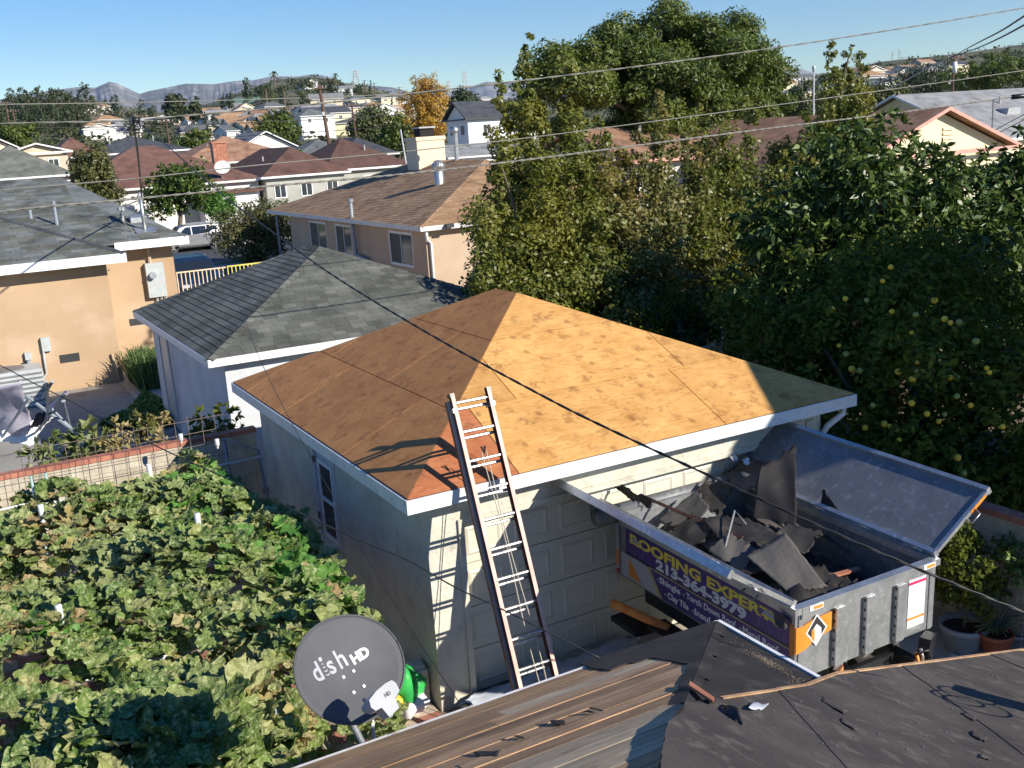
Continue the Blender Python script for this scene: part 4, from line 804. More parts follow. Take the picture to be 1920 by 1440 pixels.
for x in (6.80, 7.20, 7.62):
    b = MB().box(x - .055, x + .055, TY0 - .055, TY0 - .002, TZ0 + .03, TZ1 - .12, 0)
    b.add([(x - .055, TY0 - .055, TZ0 + .03), (x + .055, TY0 - .055, TZ0 + .03), (x + .03, TY0 - .003, TZ0 - .04), (x - .03, TY0 - .003, TZ0 - .04)], [(3, 2, 1, 0)], 0)
    r = b.obj('rib', [M['galv'], M['rust']], tr)
    d = MB()
    for z in np.linspace(TZ0 + .1, TZ1 - .16, 6): d.obox((x - .0565, TY0 - .028, z), np.array([.001, 0, 0]), np.array([0, .009, 0]), np.array([0, 0, .014]))
    d.obj('slots', M['dark'], r)
for x in (TX0 + .06, TX1 - .06): MB().box(x - .025, x + .025, TY0 - .012, TY0 - .001, TZ0, TZ1 - .08).obj('corner_post', M['galv'], tr)
# wings
def wing(sx, xh, name):
    dirv = _n((sx * .83, 0, .555)); nn = np.array([-sx * dirv[2], 0, abs(dirv[0])]); L1 = .93
    c0 = np.array([xh, 0, TZ1 + .03]); y0, y1 = TY0 + .01, (9.62 if sx > 0 else 9.72)
    mid = c0 + dirv * L1 / 2 + [0, (y0 + y1) / 2, 0]; wo = MB().obox(mid, dirv * (L1 / 2 - .03), np.array([0, (y1 - y0) / 2 - .03, 0]), nn * .006); fixn(wo.obj(name, M['galvdull'], tr)); w_ = wo
    o = tr.children[-1] if False else C.objects[-1]
    fr = MB()
    for t_ in (.015, L1 - .02): fr.obox(c0 + dirv * t_ + [0, (y0 + y1) / 2, 0], dirv * .024, np.array([0, (y1 - y0) / 2, 0]), nn * .040)
    for yy in (y0 + .02, y1 - .02): fr.obox(c0 + dirv * L1 / 2 + [0, yy, 0], dirv * (L1 / 2 - .045), np.array([0, .02, 0]), nn * .022)
    fixn(fr.obj('wing_frame', M['galv'], tr))
    return c0, dirv, nn, L1, y0, y1
wr = wing(1, TX1 + .0, 'side_wing'); wl = wing(-1, TX0 - .0, 'side_wing')
for (c0, dirv, nn, L1, y0, y1), sx in ((wr, 1), (wl, -1)):
    for yy in np.linspace(y0 + .15, y1 - .3, 5): fixn(MB().tube([c0 + [0, yy, -.01], c0 + [0, yy + .14, -.01]], .018, 8).obj('hinge', M['galv'], tr, True))
    e = c0 + dirv * (L1 * .55); fixn(MB().tube([e + [0, y0 - .012, 0], e + [0, y0 - .07, -.03], e + dirv * .14 + [0, y0 - .07, -.03], e + dirv * .14 + [0, y0 - .012, 0]], .009, 6).obj('handle', M['alu'], tr, True))
# grab handle on the banner side
fixn(MB().tube([(TX0 - .01, 7.16, 1.70), (TX0 - .09, 7.16, 1.66), (TX0 - .09, 6.98, 1.66), (TX0 - .01, 6.98, 1.70)], .011, 6).obj('handle', M['alu'], tr, True))
def panel_side(name, pts, off, m, parent=tr):   # pts (y, z) on the left side
    P = [np.array([TX0 - off, y, z]) for y, z in pts]; return fixn(MB().prism(P, (-.002, 0, 0)).obj(name, m, parent))
def panel_front(name, pts, off, m, parent=tr):
    P = [np.array([x, TY0 - off, z]) for x, z in pts]; return fixn(MB().prism(P, (0, -.002, 0)).obj(name, m, parent))
panel_side('side_rail', [(TY1, TZ1 - .075), (TY0, TZ1 - .075), (TY0, TZ1 - .11), (TY1, TZ1 - .11)], .012, M['galv'])
ban = panel_side('banner', [(9.17, 1.63), (6.58, 1.63), (6.58, 1.02), (8.52, 1.02), (8.72, 1.305), (9.17, 1.335)], .003, M['purple'])
panel_side('banner_stripe', [(9.17, 1.335), (6.58, 1.335), (6.58, 1.318), (9.17, 1.318)], .0055, M['navyband'], ban)
panel_side('banner_stripe', [(8.74, 1.316), (6.58, 1.316), (6.58, 1.300), (8.735, 1.300)], .0055, M['gold'], ban)
panel_side('banner_stripe', [(8.78, 1.300), (8.72, 1.300), (8.50, 1.02), (8.56, 1.02)], .0060, M['gold'], ban)
panel_side('side_panel', [(9.28, 1.31), (8.79, 1.30), (8.565, 1.02), (9.28, 1.02)], .0032, M['bannergrey'])
panel_side('reflector_triangle', [(9.12, 1.29), (8.88, 1.04), (9.12, 1.06)], .006, M['orange'])
panel_side('end_post', [(9.36, 1.67), (9.29, 1.67), (9.29, .93), (9.36, .93)], .012, M['galv'])
panel_side('tail_marker', [(9.35, 1.30), (9.30, 1.30), (9.30, 1.12), (9.35, 1.14)], .016, M['orangedark'])
panel_side('tail_light', [(9.35, 1.08), (9.30, 1.08), (9.30, 1.02), (9.35, 1.02)], .016, M['redplastic'])
sf = lambda off: (lambda a_, b_: np.array([TX0 - off, 9.17 - a_, b_]))
text_on('lettering', 'ROOFING EXPERTS', .158, sf(.0062), M['letteryellow'], ban, .006, x0=.08, y0=1.478, width=2.42)
text_on('lettering', '213-364-3979', .158, sf(.0062), M['letterwhite'], ban, .008, x0=.56, y0=1.345, width=1.45)
text_on('lettering', 'Shingle', .098, sf(.0062), M['letterwhite'], ban, .003, x0=.62, y0=1.20, width=.36)
text_on('lettering', 'Torch Down Roof', .098, sf(.0062), M['letterwhite'], ban, .003, x0=1.08, y0=1.20, width=.78)
text_on('lettering', 'Metal Roof', .098, sf(.0062), M['letterwhite'], ban, .003, x0=1.96, y0=1.20, width=.5)
text_on('lettering', 'Clay Tile', .098, sf(.0062), M['letterwhite'], ban, .003, x0=.76, y0=1.075, width=.36)
text_on('lettering', 'Insul', .098, sf(.0062), M['letterwhite'], ban, .003, x0=1.22, y0=1.075, width=.25)
for a_, z in ((.58, 1.235), (1.03, 1.235), (1.91, 1.235), (.71, 1.11), (1.18, 1.11)): panel_side('lettering', [(9.17 - a_, z), (9.145 - a_, z), (9.145 - a_, z - .022), (9.17 - a_, z - .022)], .0058, M['lettersilver'], ban)
def bear(y, z, s1):      # outline of a bear with a mountain above it
    body = [(-.5, .05), (-.46, .22), (-.35, .33), (-.2, .30), (0, .36), (.25, .36), (.42, .28), (.5, .1), (.5, -.18), (.44, -.34), (.3, -.34), (.3, -.22), (.2, -.1), (.02, -.12), (-.02, -.34), (-.16, -.34), (-.17, -.16), (-.28, -.12), (-.36, -.3), (-.46, -.28), (-.42, -.02), (-.5, .05)]
    pts = [np.array([TX0 - .008, y - a_ * s1, z + b_ * s1]) for a_, b_ in body]; MB().tube(pts, .0022, 4).obj('bear_emblem', M['bannertan'], ban)
    mt = [(-.34, .2), (-.22, .38), (-.16, .32), (-.06, .46), (.04, .34), (.1, .4), (.22, .26), (.3, .2)]
    P = [(y - a_ * s1, z + b_ * s1) for a_, b_ in mt]; panel_side('bear_emblem', P, .0062, M['lettersilver'], ban)
    panel_side('bear_emblem', [(y + .36 * s1, z + .18 * s1), (y - .34 * s1, z + .18 * s1), (y - .4 * s1, z + .12 * s1), (y + .38 * s1, z + .12 * s1)], .0062, M['letteryellow'], ban)
bear(8.98, 1.45, .26); bear(6.84, 1.46, .30)
# front wall stickers
panel_front('orange_band', [(TX0 + .0, 1.55), (6.36, 1.55), (6.48, 1.58), (6.74, 1.60), (6.74, 1.41), (6.52, 1.38), (6.42, 1.31), (TX0 + .0, 1.28)], .014, M['orange'])
panel_side('orange_band', [(6.575, 1.58), (TY0 - .01, 1.55), (TY0 - .01, 1.28), (6.575, 1.24)], .004, M['orange'])
di = panel_front('diamond_sign', [(6.53, 1.630), (6.665, 1.465), (6.53, 1.300), (6.395, 1.465)], .017, M['letterwhite'])
panel_front('diamond_arrow', [(6.53, 1.605), (6.643, 1.465), (6.593, 1.405), (6.593, 1.470), (6.53, 1.530), (6.467, 1.470), (6.467, 1.405), (6.417, 1.465)], .0195, M['letterblack'], di)
panel_front('diamond_arrow', [(6.467, 1.400), (6.505, 1.350), (6.505, 1.490), (6.467, 1.465)], .0195, M['orange'], di)
lab = panel_front('notice', [(7.77, 1.625), (8.01, 1.625), (8.01, 1.09), (7.77, 1.09)], .004, M['letterwhite'])
panel_front('notice_band', [(7.77, 1.585), (8.01, 1.585), (8.01, 1.555), (7.77, 1.555)], .0065, M['magenta'], lab)
panel_front('notice_band', [(7.77, 1.20), (8.01, 1.20), (8.01, 1.175), (7.77, 1.175)], .0065, M['orange'], lab)
b = MB(); r_ = random.Random(2)
for i in range(24):
    z = 1.53 - i * .0135
    if i in (6, 12, 13, 18): continue
    x = 7.785
    while x < 7.985: w_ = r_.uniform(.012, .035); b.box(x, min(x + w_, 7.995), TY0 - .0075, TY0 - .0065, z, z + .005); x += w_ + .006
for z in (1.605, 1.13, 1.115): b.box(7.80, 7.95, TY0 - .0075, TY0 - .0065, z, z + .007)
tag(b.obj('notice_print', M['greytext'], lab), kind='stuff')
for x in (6.42, 7.93):
    st = fixn(MB().box(x, x + .17, TY0 - .040, TY0 - .037, TZ1 - .06, TZ1 - .008).obj('warning_sticker', M['letterwhite'], tr)); MB().box(x + .045, x + .16, TY0 - .043, TY0 - .041, TZ1 - .05, TZ1 - .02).obj('warning_print', M['orange'], st)
c0, dirv, nn, L1, y0, y1 = wl
for t_, w_ in ((.5, .28), ):
    e = c0 + dirv * (L1 - .02) + nn * .042
    st = fixn(MB().obox(e + [0, y0 + .32, 0], dirv * .018, np.array([0, .13, 0]), nn * .001).obj('warning_sticker', M['letterwhite'], tr)); fixn(MB().obox(e + [0, y0 + .34, 0] + nn * .002, dirv * .011, np.array([0, .07, 0]), nn * .001).obj('warning_print', M['orange'], st))
c0, dirv, nn, L1, y0, y1 = wr
st = fixn(MB().obox(c0 + dirv * .72 + [0, y0 - .004, 0], dirv * .12, np.array([0, .002, 0]), nn * .016).obj('warning_sticker', M['orange'], tr))
# chassis, wheels, jack
b = MB().box(6.55, 6.65, 5.9, 9.2, .62, .80).box(7.75, 7.85, 5.9, 9.2, .62, .80)
for y in (6.6, 7.4, 8.2, 9.0): b.box(6.65, 7.75, y, y + .06, .66, .80)
b.box(6.52, 7.88, 5.82, 5.9, .62, .82).obj('chassis', M['black'], tr)
fixn(MB().tube([(6.6, 5.85, .7), (7.2, 4.75, .62)], .05, 4).tube([(7.8, 5.85, .7), (7.22, 4.75, .62)], .05, 4).obj('drawbar', M['black'], tr))
for x in (6.12, 8.13):
    for y in (7.35, 8.15):
        t1 = fixn(MB().tube([(x, y, .34), (x + .2, y, .34)], .34, 20).obj('tyre', M['tyre'], tr)); 
        fixn(MB().tube([(x - .006, y, .34), (x + .206, y, .34)], .19, 14).obj('rim', M['rim'], t1))
    fixn(MB().box(x - .02, x + .22, 6.95, 8.55, .72, .745).obj('mudguard', M['black'], tr))
MB().box(5.98, 6.26, 8.62, 9.08, .60, .66).obj('toolbox_lid', M['black'], tr)
fixn(MB().tube([(5.95, 9.0, .86), (6.24, 8.35, .74)], .05, 8).obj('support_leg', M['orangedark'], tr, True))
jk = [atz(1735, 1252, .75), atz(1735, 1210, .95)]
b = MB(); c_ = atz(1732, 1240, .8)
fixn(b.obox(c_ + [.10, .05, .05], np.array([.08, .03, 0]), np.array([-.02, .05, 0]), np.array([.03, 0, .17])).obj('pump_cover', M['black'], tr))
for i, (dx, dz, m_) in enumerate([(-.08, .02, 'orange'), (-.02, .05, 'alu'), (-.05, -.06, 'orange'), (.02, -.04, 'orangedark'), (-.1, -.05, 'rust')]):
    fixn(MB().tube([c_ + [dx, -.02, dz - .06], c_ + [dx + .02, 0, dz], c_ + [dx + .01, .02, dz + .08]], .018, 7).obj('hydraulic_pump', M[m_], tr, True))
fixn(MB().tube([c_ + [-.1, 0, .1], c_ + [.02, -.05, .14], c_ + [.1, -.04, -.05], c_ + [.02, -.08, -.12]], .012, 6).obj('hydraulic_hose', M['black'], tr, True))
c_ = atz(1573, 1258, .82); fixn(MB().box(c_[0] - .05, c_[0] + .05, c_[1] - .02, c_[1] + .06, .70, .86).obj('jack', M['rust'], tr)); fixn(MB().tube([c_ + [-.06, 0, -.1], c_ + [.05, 0, .02], c_ + [.06, 0, -.14]], .025, 7).obj('jack_clamp', M['orangedark'], tr, True))
# tarpaulin roll across the far end
fixn(MB().tube([(6.06, 9.46, 1.70), (8.3, 9.46, 1.70)], .10, 16).obj('tarpaulin_roll', M['galvdull'], tr, True))
_before = set(o.name for o in C.objects)
# load: a dark heap with torn sheets on it, every sheet a thing
gx, gy = np.meshgrid(np.linspace(TX0 + .06, TX1 - .06, 30), np.linspace(TY0 + .06, TY1 - .06, 44)); rg = np.random.default_rng(2)
hz = 1.34 + .24 * np.exp(-((gx - 6.9) ** 2 / .5 + (gy - 7.3) ** 2 / 1.3)) + .18 * np.exp(-((gx - 7.2) ** 2 / .5 + (gy - 9.0) ** 2 / .2)) + rg.normal(0, .022, gx.shape)
hz = hz + .05 * np.sin(gx * 9) * np.sin(gy * 7)
hz = hz - .12 * np.clip((gx - 7.5) / .5, 0, 1)
V = np.stack([gx, gy, hz], -1).reshape(-1, 3); ii, jj = np.meshgrid(np.arange(43), np.arange(29), indexing='ij'); q = np.stack([ii * 30 + jj, ii * 30 + jj + 1, (ii + 1) * 30 + jj + 1, (ii + 1) * 30 + jj], -1).reshape(-1, 4)
tag(link('felt_heap', npmesh('felt_heap', V, q, M['felt'])), kind='stuff')
sheets = [
 ([(1405, 985, 1.68), (1492, 1000, 1.72), (1492, 832, 2.40), (1424, 885, 2.15)], 'felt', .05, .05, 'tallest torn felt sheet standing up against the right wing of the trailer'),
 ([(1392, 1045, 1.75), (1470, 1003, 1.90), (1556, 1108, 1.58), (1478, 1112, 1.58)], 'feltgray', .03, .04, 'largest pale grey felt sheet at the near end of the trailer load'),
 ([(1322, 985, 1.80), (1398, 975, 1.84), (1466, 1012, 1.80), (1365, 1035, 1.66)], 'felt', .06, .05, 'black folded felt sheet in the middle of the trailer load'),
 ([(1524, 1002, 1.50), (1572, 1022, 1.45), (1571, 958, 1.85), (1540, 915, 2.05)], 'felt', .02, .16, 'pointed black felt shard standing alone near the right wing hinge'),
 ([(1236, 985, 1.62), (1292, 1005, 1.58), (1324, 962, 1.78), (1306, 934, 1.86)], 'feltgray', .015, .04, 'grey square-edged shingle piece behind the rusty bar'),
 ([(1370, 905, 1.72), (1418, 925, 1.72), (1432, 872, 2.02), (1392, 862, 2.02)], 'feltold', .05, .12, 'torn brown felt piece in the far right corner of the trailer load'),
 ([(1400, 962, 1.74), (1476, 975, 1.74), (1530, 1010, 1.62), (1440, 1000, 1.70)], 'feltold', .05, .09, 'crumpled felt sheet between the tallest sheet and the folded one'),
 ([(1145, 925, 1.95), (1190, 955, 1.85), (1205, 945, 1.95), (1165, 918, 2.02)], 'felt', .03, .16, 'ragged felt strip sticking up at the far left end of the trailer'),
 ([(1185, 945, 1.8), (1215, 968, 1.75), (1228, 950, 1.85), (1200, 935, 1.9)], 'felt', .03, .18, 'small ragged felt piece beside the far end of the rusty bar'),
 ([(1270, 1005, 1.6), (1340, 1045, 1.6), (1370, 1020, 1.68), (1310, 990, 1.66)], 'feltold', .04, .1, 'crumpled felt piece under the near end of the rusty bar'),
 ([(1350, 1050, 1.62), (1400, 1085, 1.6), (1440, 1075, 1.6), (1400, 1030, 1.66)], 'felt', .03, .12, 'black ragged felt edge along the banner side of the trailer'),
 ([(1540, 1010, 1.5), (1590, 1040, 1.45), (1600, 1005, 1.5), (1560, 990, 1.6)], 'feltold', .03, .1, 'small dark felt scrap behind the large pale sheet'),
]
sheets += [
 ([(1250, 1010, 1.64), (1300, 1035, 1.62), (1345, 1000, 1.74), (1300, 975, 1.76)], 'felt', .05, .1, 'rumpled black felt sheet between the rusty bar and the banner side'),
 ([(1330, 1040, 1.66), (1390, 1075, 1.62), (1415, 1030, 1.74), (1372, 1008, 1.76)], 'feltgray', .04, .08, 'grey felt sheet beside the bent metal flashing'),
 ([(1440, 1020, 1.72), (1510, 1040, 1.62), (1540, 1005, 1.72), (1480, 985, 1.80)], 'felt', .06, .07, 'glossy black folded felt between the pale sheet and the right wing'),
 ([(1290, 955, 1.72), (1345, 975, 1.70), (1372, 925, 1.82), (1322, 915, 1.84)], 'felt', .05, .14, 'black torn felt lying in the far middle of the trailer'),
 ([(1352, 900, 1.80), (1400, 935, 1.74), (1428, 905, 1.86), (1388, 880, 1.90)], 'feltgray', .05, .12, 'pale torn underlay at the foot of the tallest sheet'),
]
for i, (cs, m_, bd, jg, lb) in enumerate(sheets): _q = quadpx(cs); _c = sum(_q) / 4; k_ = 1.0 if i < 2 or i in (3, 5, 7, 8) else 1.2; _q = [_c + (v_ - _c) * k_ for v_ in _q]; crumple('felt_sheet', _q, M[m_], 70 + i, bd * .5, jg, 14, 11, lb, 'felt sheet', .005)
b = MB(); e = [atz(1211, 945, 1.80), atz(1310, 985, 1.76), atz(1392, 1015, 1.74)]
tag(fixn(b.tube(e, .022, 4).obj('steel_bar', M['rust'])), 'long rusty steel bar lying diagonally across the trailer load', 'metal bar')
tag(fixn(MB().tube([atz(1358, 1035, 1.70), atz(1376, 965, 1.92), atz(1398, 990, 1.80)], .012, 4).obj('drip_flashing', M['galvdull'])), 'bent strip of metal flashing sticking out of the trailer load', 'flashing')
tag(fixn(MB().obox(atz(1580, 1078, 1.42), np.array([.22, -.02, 0]), np.array([0, .03, 0]), np.array([0, 0, .012])).obj('timber_offcut', M['redwood'])), 'reddish timber offcut lying inside the near end of the trailer', 'wood')
tag(fixn(MB().lathe([(0, 0), (.05, .01), (.05, .05), (.04, .06), (0, .065)], atz(1303, 998, 1.66), 10).obj('paper_cup_lid', M['yellow'], smooth=True)), 'small pale round lid among the felt in the trailer', 'lid')
for i, (x, y, lb) in enumerate([(1396, 885, 'crumpled white paper on the far corner of the trailer load'), (1372, 880, 'small pale torn paper beside the crumpled white one')]):
    c_ = atz(x, y, 1.95); crumple('paper_scrap', [c_, c_ + [.12, 0, .03], c_ + [.14, .1, .08], c_ + [.0, .08, .06]], M['white'], 90 + i, .02, .15, 7, 6, lb, 'paper')
crumple('felt_flap', [np.array(p) for p in [(TX0 - .04, 6.74, 1.66), (TX0 - .05, 6.56, 1.66), (TX0 - .07, 6.55, 1.53), (TX0 - .08, 6.70, 1.52)]], M['feltgray'], 95, .02, .1, 8, 7, 'grey torn flap hanging over the last letters of the banner', 'felt sheet')

# the trailer stands nose-down on its jack: tip it and its load a little about the near rim
bpy.context.view_layer.update()
_T = Matrix.Translation((0, TY0, 1.45)) @ Matrix.Rotation(.028, 4, 'X') @ Matrix.Translation((0, -TY0, -1.45))
for o in [tr] + [q for q in C.objects if q.name not in _before and q.parent is None]: o.matrix_world = _T @ o.matrix_world
# ================================================= foliage
def leafcloud(C0, N0, size, aspect=.42, fold=.25, rg=RNG, droop=0., curl=0.):
    """one folded quad per leaf at C0 with outward direction N0"""
    n = len(C0); sz = size * rg.uniform(.6, 1.35, n)[:, None]
    N = N0 + rg.normal(0, .55, (n, 3)); N /= np.linalg.norm(N, axis=1)[:, None] + 1e-9
    T = rg.normal(0, 1, (n, 3)) + N0 * .9; T[:, 2] -= droop; T -= N * np.sum(T * N, 1)[:, None]; T /= np.linalg.norm(T, axis=1)[:, None] + 1e-9
    B = np.cross(N, T); h = sz * fold * .5
    V = np.empty((n, 4, 3)); V[:, 0] = C0 - T * sz * .5; V[:, 2] = C0 + T * sz * .5 - N * sz * curl
    V[:, 1] = C0 + B * sz * aspect * .5 + N * h * aspect; V[:, 3] = C0 - B * sz * aspect * .5 + N * h * aspect
    return V.reshape(-1, 3)
def blobleaves(blobs, n, size, sub=26, subr=.30, seed=1, aspect=.45, inner=.45, droop=0., whorl=0, up=.35, flat=1., curl=0.):
    rg = np.random.default_rng(seed); vol = np.array([(b[3] * b[4] + b[4] * b[5] + b[3] * b[5]) for b in blobs]); vol = vol / vol.sum(); out = []
    for b, f in zip(blobs, vol):
        c = np.array(b[:3]); r = np.array(b[3:6]); K = max(4, int(sub * (b[6] if len(b) > 6 else 1))); nb = max(20, int(n * f))
        d = rg.normal(0, 1, (K, 3)); d /= np.linalg.norm(d, axis=1)[:, None]; rad = rg.uniform(inner, 1, K) ** .6
        cc = c + d * r * rad[:, None] * rg.uniform(.85, 1.12, K)[:, None]; sr = r.min() * subr * rg.uniform(.6, 1.5, K)
        w_ = sr ** 2; k = rg.choice(K, nb, p=w_ / w_.sum())
        if whorl:      # leaves spread from shoot tips
            tips = rg.normal(0, 1, (nb // whorl + 1, 3)); tips /= np.linalg.norm(tips, axis=1)[:, None]; tk = rg.choice(K, len(tips), p=w_ / w_.sum())
            tc = cc[tk] + tips * sr[tk][:, None] * rg.uniform(.6, 1.1, len(tips))[:, None]
            i = np.arange(nb) // whorl; dd = rg.normal(0, 1, (nb, 3)) * .8 + tips[i] * .8 + np.array([0, 0, .15]); dd /= np.linalg.norm(dd, axis=1)[:, None]
            P = tc[i] + dd * size * .5; sz = size * rg.uniform(.75, 1.25, nb)[:, None]; T = dd.copy(); T[:, 2] -= droop; T /= np.linalg.norm(T, axis=1)[:, None]
            N = np.cross(T, rg.normal(0, 1, (nb, 3))); N[:, 2] = np.abs(N[:, 2]) + .3; N -= T * np.sum(N * T, 1)[:, None]; N /= np.linalg.norm(N, axis=1)[:, None]; B = np.cross(N, T)
            V = np.empty((nb, 4, 3)); V[:, 0] = P - T * sz * .5; V[:, 2] = P + T * sz * .5 - N * sz * .12; V[:, 1] = P + B * sz * aspect * .5 + N * sz * .06; V[:, 3] = P - B * sz * aspect * .5 + N * sz * .06
            out.append(V.reshape(-1, 3)); continue
        e = rg.normal(0, 1, (nb, 3)); e /= np.linalg.norm(e, axis=1)[:, None]; P = cc[k] + e * np.array([1, 1, flat]) * sr[k][:, None] * rg.uniform(.45, 1.05, nb)[:, None]
        N = e * .8 + d[k] * .5; N[:, 2] += up; N /= np.linalg.norm(N, axis=1)[:, None]
        out.append(leafcloud(P, N, size, aspect, rg=rg, droop=droop, curl=curl))
    V = np.concatenate(out); return V, np.arange(len(V)).reshape(-1, 4)
def tree(name, label, cat, base, blobs, n, size, m, group=None, trunk=.14, limbs=6, seed=1, tm='bark', crown='crown', **kw):
    t = thing(name, label, cat, base, 0, group); V, q = blobleaves(blobs, n, size, seed=seed, **kw)
    o = link(crown, npmesh(crown, V, q, m), t)
    r = random.Random(seed); b = MB(); base = np.array(base, float)
    cz = min(bb[2] for bb in blobs); cx = sum(bb[0] for bb in blobs) / len(blobs); cy = sum(bb[1] for bb in blobs) / len(blobs); top = np.array([cx, cy, max(base[2] + .3, cz)])
    b.tube([base, (base + top) / 2 + [r.uniform(-.1, .1), r.uniform(-.1, .1), 0], top], trunk, 8, r1=trunk * .7)
    bs = list(blobs); r.shuffle(bs)
    for bb in bs[:limbs]:
        e = np.array(bb[:3]) + [0, 0, bb[5] * .4]; mid = top * .45 + e * .55 + [r.uniform(-.2, .2), r.uniform(-.2, .2), -.1]
        b.tube([top - [0, 0, .1], mid, e], trunk * .55, 6, r1=trunk * .12)
    b.obj('trunk', M[tm], t, True)
    return t

# ================================================= squash vine on its trellis
vine = thing('squash_vine', 'sprawling squash vine with big green and yellowing leaves over a pipe trellis, left foreground', 'vine', (1.6, 10, 0))
poly = np.array([(0.45, 13.9), (1.6, 14.5), (2.75, 14.6), (3.18, 13.2), (3.35, 11.6), (3.15, 10.2), (2.98, 9.0), (2.72, 8.1), (2.1, 7.95), (1.75, 7.5), (1.42, 6.75), (1.05, 6.1), (-1.6, 5.9), (-2.2, 9), (-1.6, 13.2)])
def inside(x, y):
    c = np.zeros(len(x), bool)
    for i in range(len(poly)):
        x1, y1 = poly[i - 1]; x2, y2 = poly[i]
        cc = ((y1 > y) != (y2 > y)) & (x < (x2 - x1) * (y - y1) / (y2 - y1 + 1e-12) + x1); c ^= cc
    return c
def edgedist(x, y):
    d = np.full(len(x), 9.)
    for i in range(len(poly)):
        a = poly[i - 1]; e = poly[i] - a; t = np.clip(((x - a[0]) * e[0] + (y - a[1]) * e[1]) / (e @ e), 0, 1); d = np.minimum(d, np.hypot(x - a[0] - t * e[0], y - a[1] - t * e[1]))
    return d
def vtop(x, y, d): return 1.98 + .13 * np.sin(x * 2.3 + y * .9) + .12 * np.sin(y * 2.1 - x) + .08 * np.sin(x * 5 + y * 4) - .5 * np.clip(.28 - d, 0, .28) / .28 + .1 * (y > 12.5) * np.sin(x * 3)
def leaf_template(seed, cup=.12, lob=.22):
    r = np.random.default_rng(seed); n = 20; V = [(0, 0, 0)]
    for i in range(n):
        t = 2 * PI * i / n + .0; rr = 1 - lob * (.5 - .5 * math.cos(5 * t + 2.5)) ** .8 + r.normal(0, .04)
        if abs(((t - PI + PI) % (2 * PI)) - PI) < .2: rr *= .45           # notch at the stalk
        V.append((rr * math.cos(t), rr * math.sin(t), cup * rr * rr * (1.6 if i % 2 else -.2) + .14 * math.sin(3 * t + seed) + r.normal(0, .045)))
    mid = [(V[i][0] * .55, V[i][1] * .55, V[i][2] * .2 + .08 * (1 if i % 4 < 2 else -1)) for i in range(1, n + 1)]
    V += mid; F_ = []
    for i in range(n):
        a, b_ = 1 + i, 1 + (i + 1) % n; c, d = a + n, b_ + n; F_ += [(0, c, d), (c, a, b_), (c, b_, d)]
    return np.array(V), F_
TPL = [leaf_template(i, .05 + .05 * (i % 4), .16 + .05 * (i % 3)) for i in range(8)]
rg = np.random.default_rng(11); NL = 5400
x = rg.uniform(-2.2, 3.4, NL * 2); y = rg.uniform(5.9, 14.7, NL * 2); ok = inside(x, y); x, y = x[ok][:NL], y[ok][:NL]; d = edgedist(x, y)
lay = rg.random(len(x)); z = vtop(x, y, d) - np.where(lay < .5, rg.uniform(0, .07, len(x)), rg.uniform(.06, .34, len(x)))
thin = np.exp(-((x - .15) ** 2 / .18 + (y - 9.1) ** 2 / .5)) * .75 + np.exp(-((x - 1.7) ** 2 / .1 + (y - 7.3) ** 2 / .14)) * .8; keep = rg.random(len(x)) > thin; x, y, z, d = x[keep], y[keep], z[keep], d[keep]
# curtain hanging at the garage side and the near side
hx, hy, hz = [], [], []
for i in range(480):
    k = rg.integers(3, 12); a, b_ = poly[k - 1], poly[k]; f = rg.random(); p = a + (b_ - a) * f; hx.append(p[0] + rg.normal(0, .06)); hy.append(p[1] + rg.normal(0, .06)); hz.append(1.75 - abs(rg.normal(0, .33)))
x = np.concatenate([x, hx]); y = np.concatenate([y, hy]); z = np.concatenate([z, hz]); n = len(x)
size = rg.uniform(.065, .145, n) * np.where(y < 7.8, 1.3, 1.); az = rg.uniform(0, 2 * PI, n); tilt = np.abs(rg.normal(.15, .5, n)); ta = rg.uniform(0, 2 * PI, n)
def lmat(i):
    nz = np.array([math.sin(tilt[i]) * math.cos(ta[i]), math.sin(tilt[i]) * math.sin(ta[i]) - .12, math.cos(tilt[i])]); nz /= np.linalg.norm(nz)
    ux = np.array([math.cos(az[i]), math.sin(az[i]), 0]); ux -= nz * (ux @ nz); ux /= np.linalg.norm(ux); return np.stack([ux, np.cross(nz, ux), nz], 1) * size[i]
# what kind of leaf: bright patches, dying patches
br = (np.exp(-((x - 2.75) ** 2 / .12 + (y - 10.2) ** 2 / .5)) + np.exp(-((x - .2) ** 2 / .05 + (y - 9.9) ** 2 / .08)) + .8 * np.exp(-((x - 1.7) ** 2 / .06 + (y - 6.6) ** 2 / .1)) + .5 * np.exp(-((x - 2.6) ** 2 / .3 + (y - 13.6) ** 2 / .3))) > rg.random(n)
ye = (rg.random(n) < .025) | ((np.exp(-((x - .6) ** 2 / .4 + (y - 12.6) ** 2 / .6)) * .35 + np.exp(-((x + .2) ** 2 / .3 + (y - 9.6) ** 2 / .5)) * .4 + np.exp(-((x - 1.9) ** 2 / .08 + (y - 7.9) ** 2 / .1)) * .6 + .35 * (y > 13.9)) > rg.random(n))
kind = np.where(ye, 2, np.where(br, 1, 0)); LM = [L_['vine'], L_['vinegreen'], L_['vineyellow']]
area = size ** 2 / (x ** 2 + y ** 2 + (H - z) ** 2) * (z > vtop(x, y, np.full(n, 1.)) - .09)
order = np.argsort(-area); top = set(order[:300].tolist())
tm_ = {}
VV, FF, MI = [], [], []; off = 0
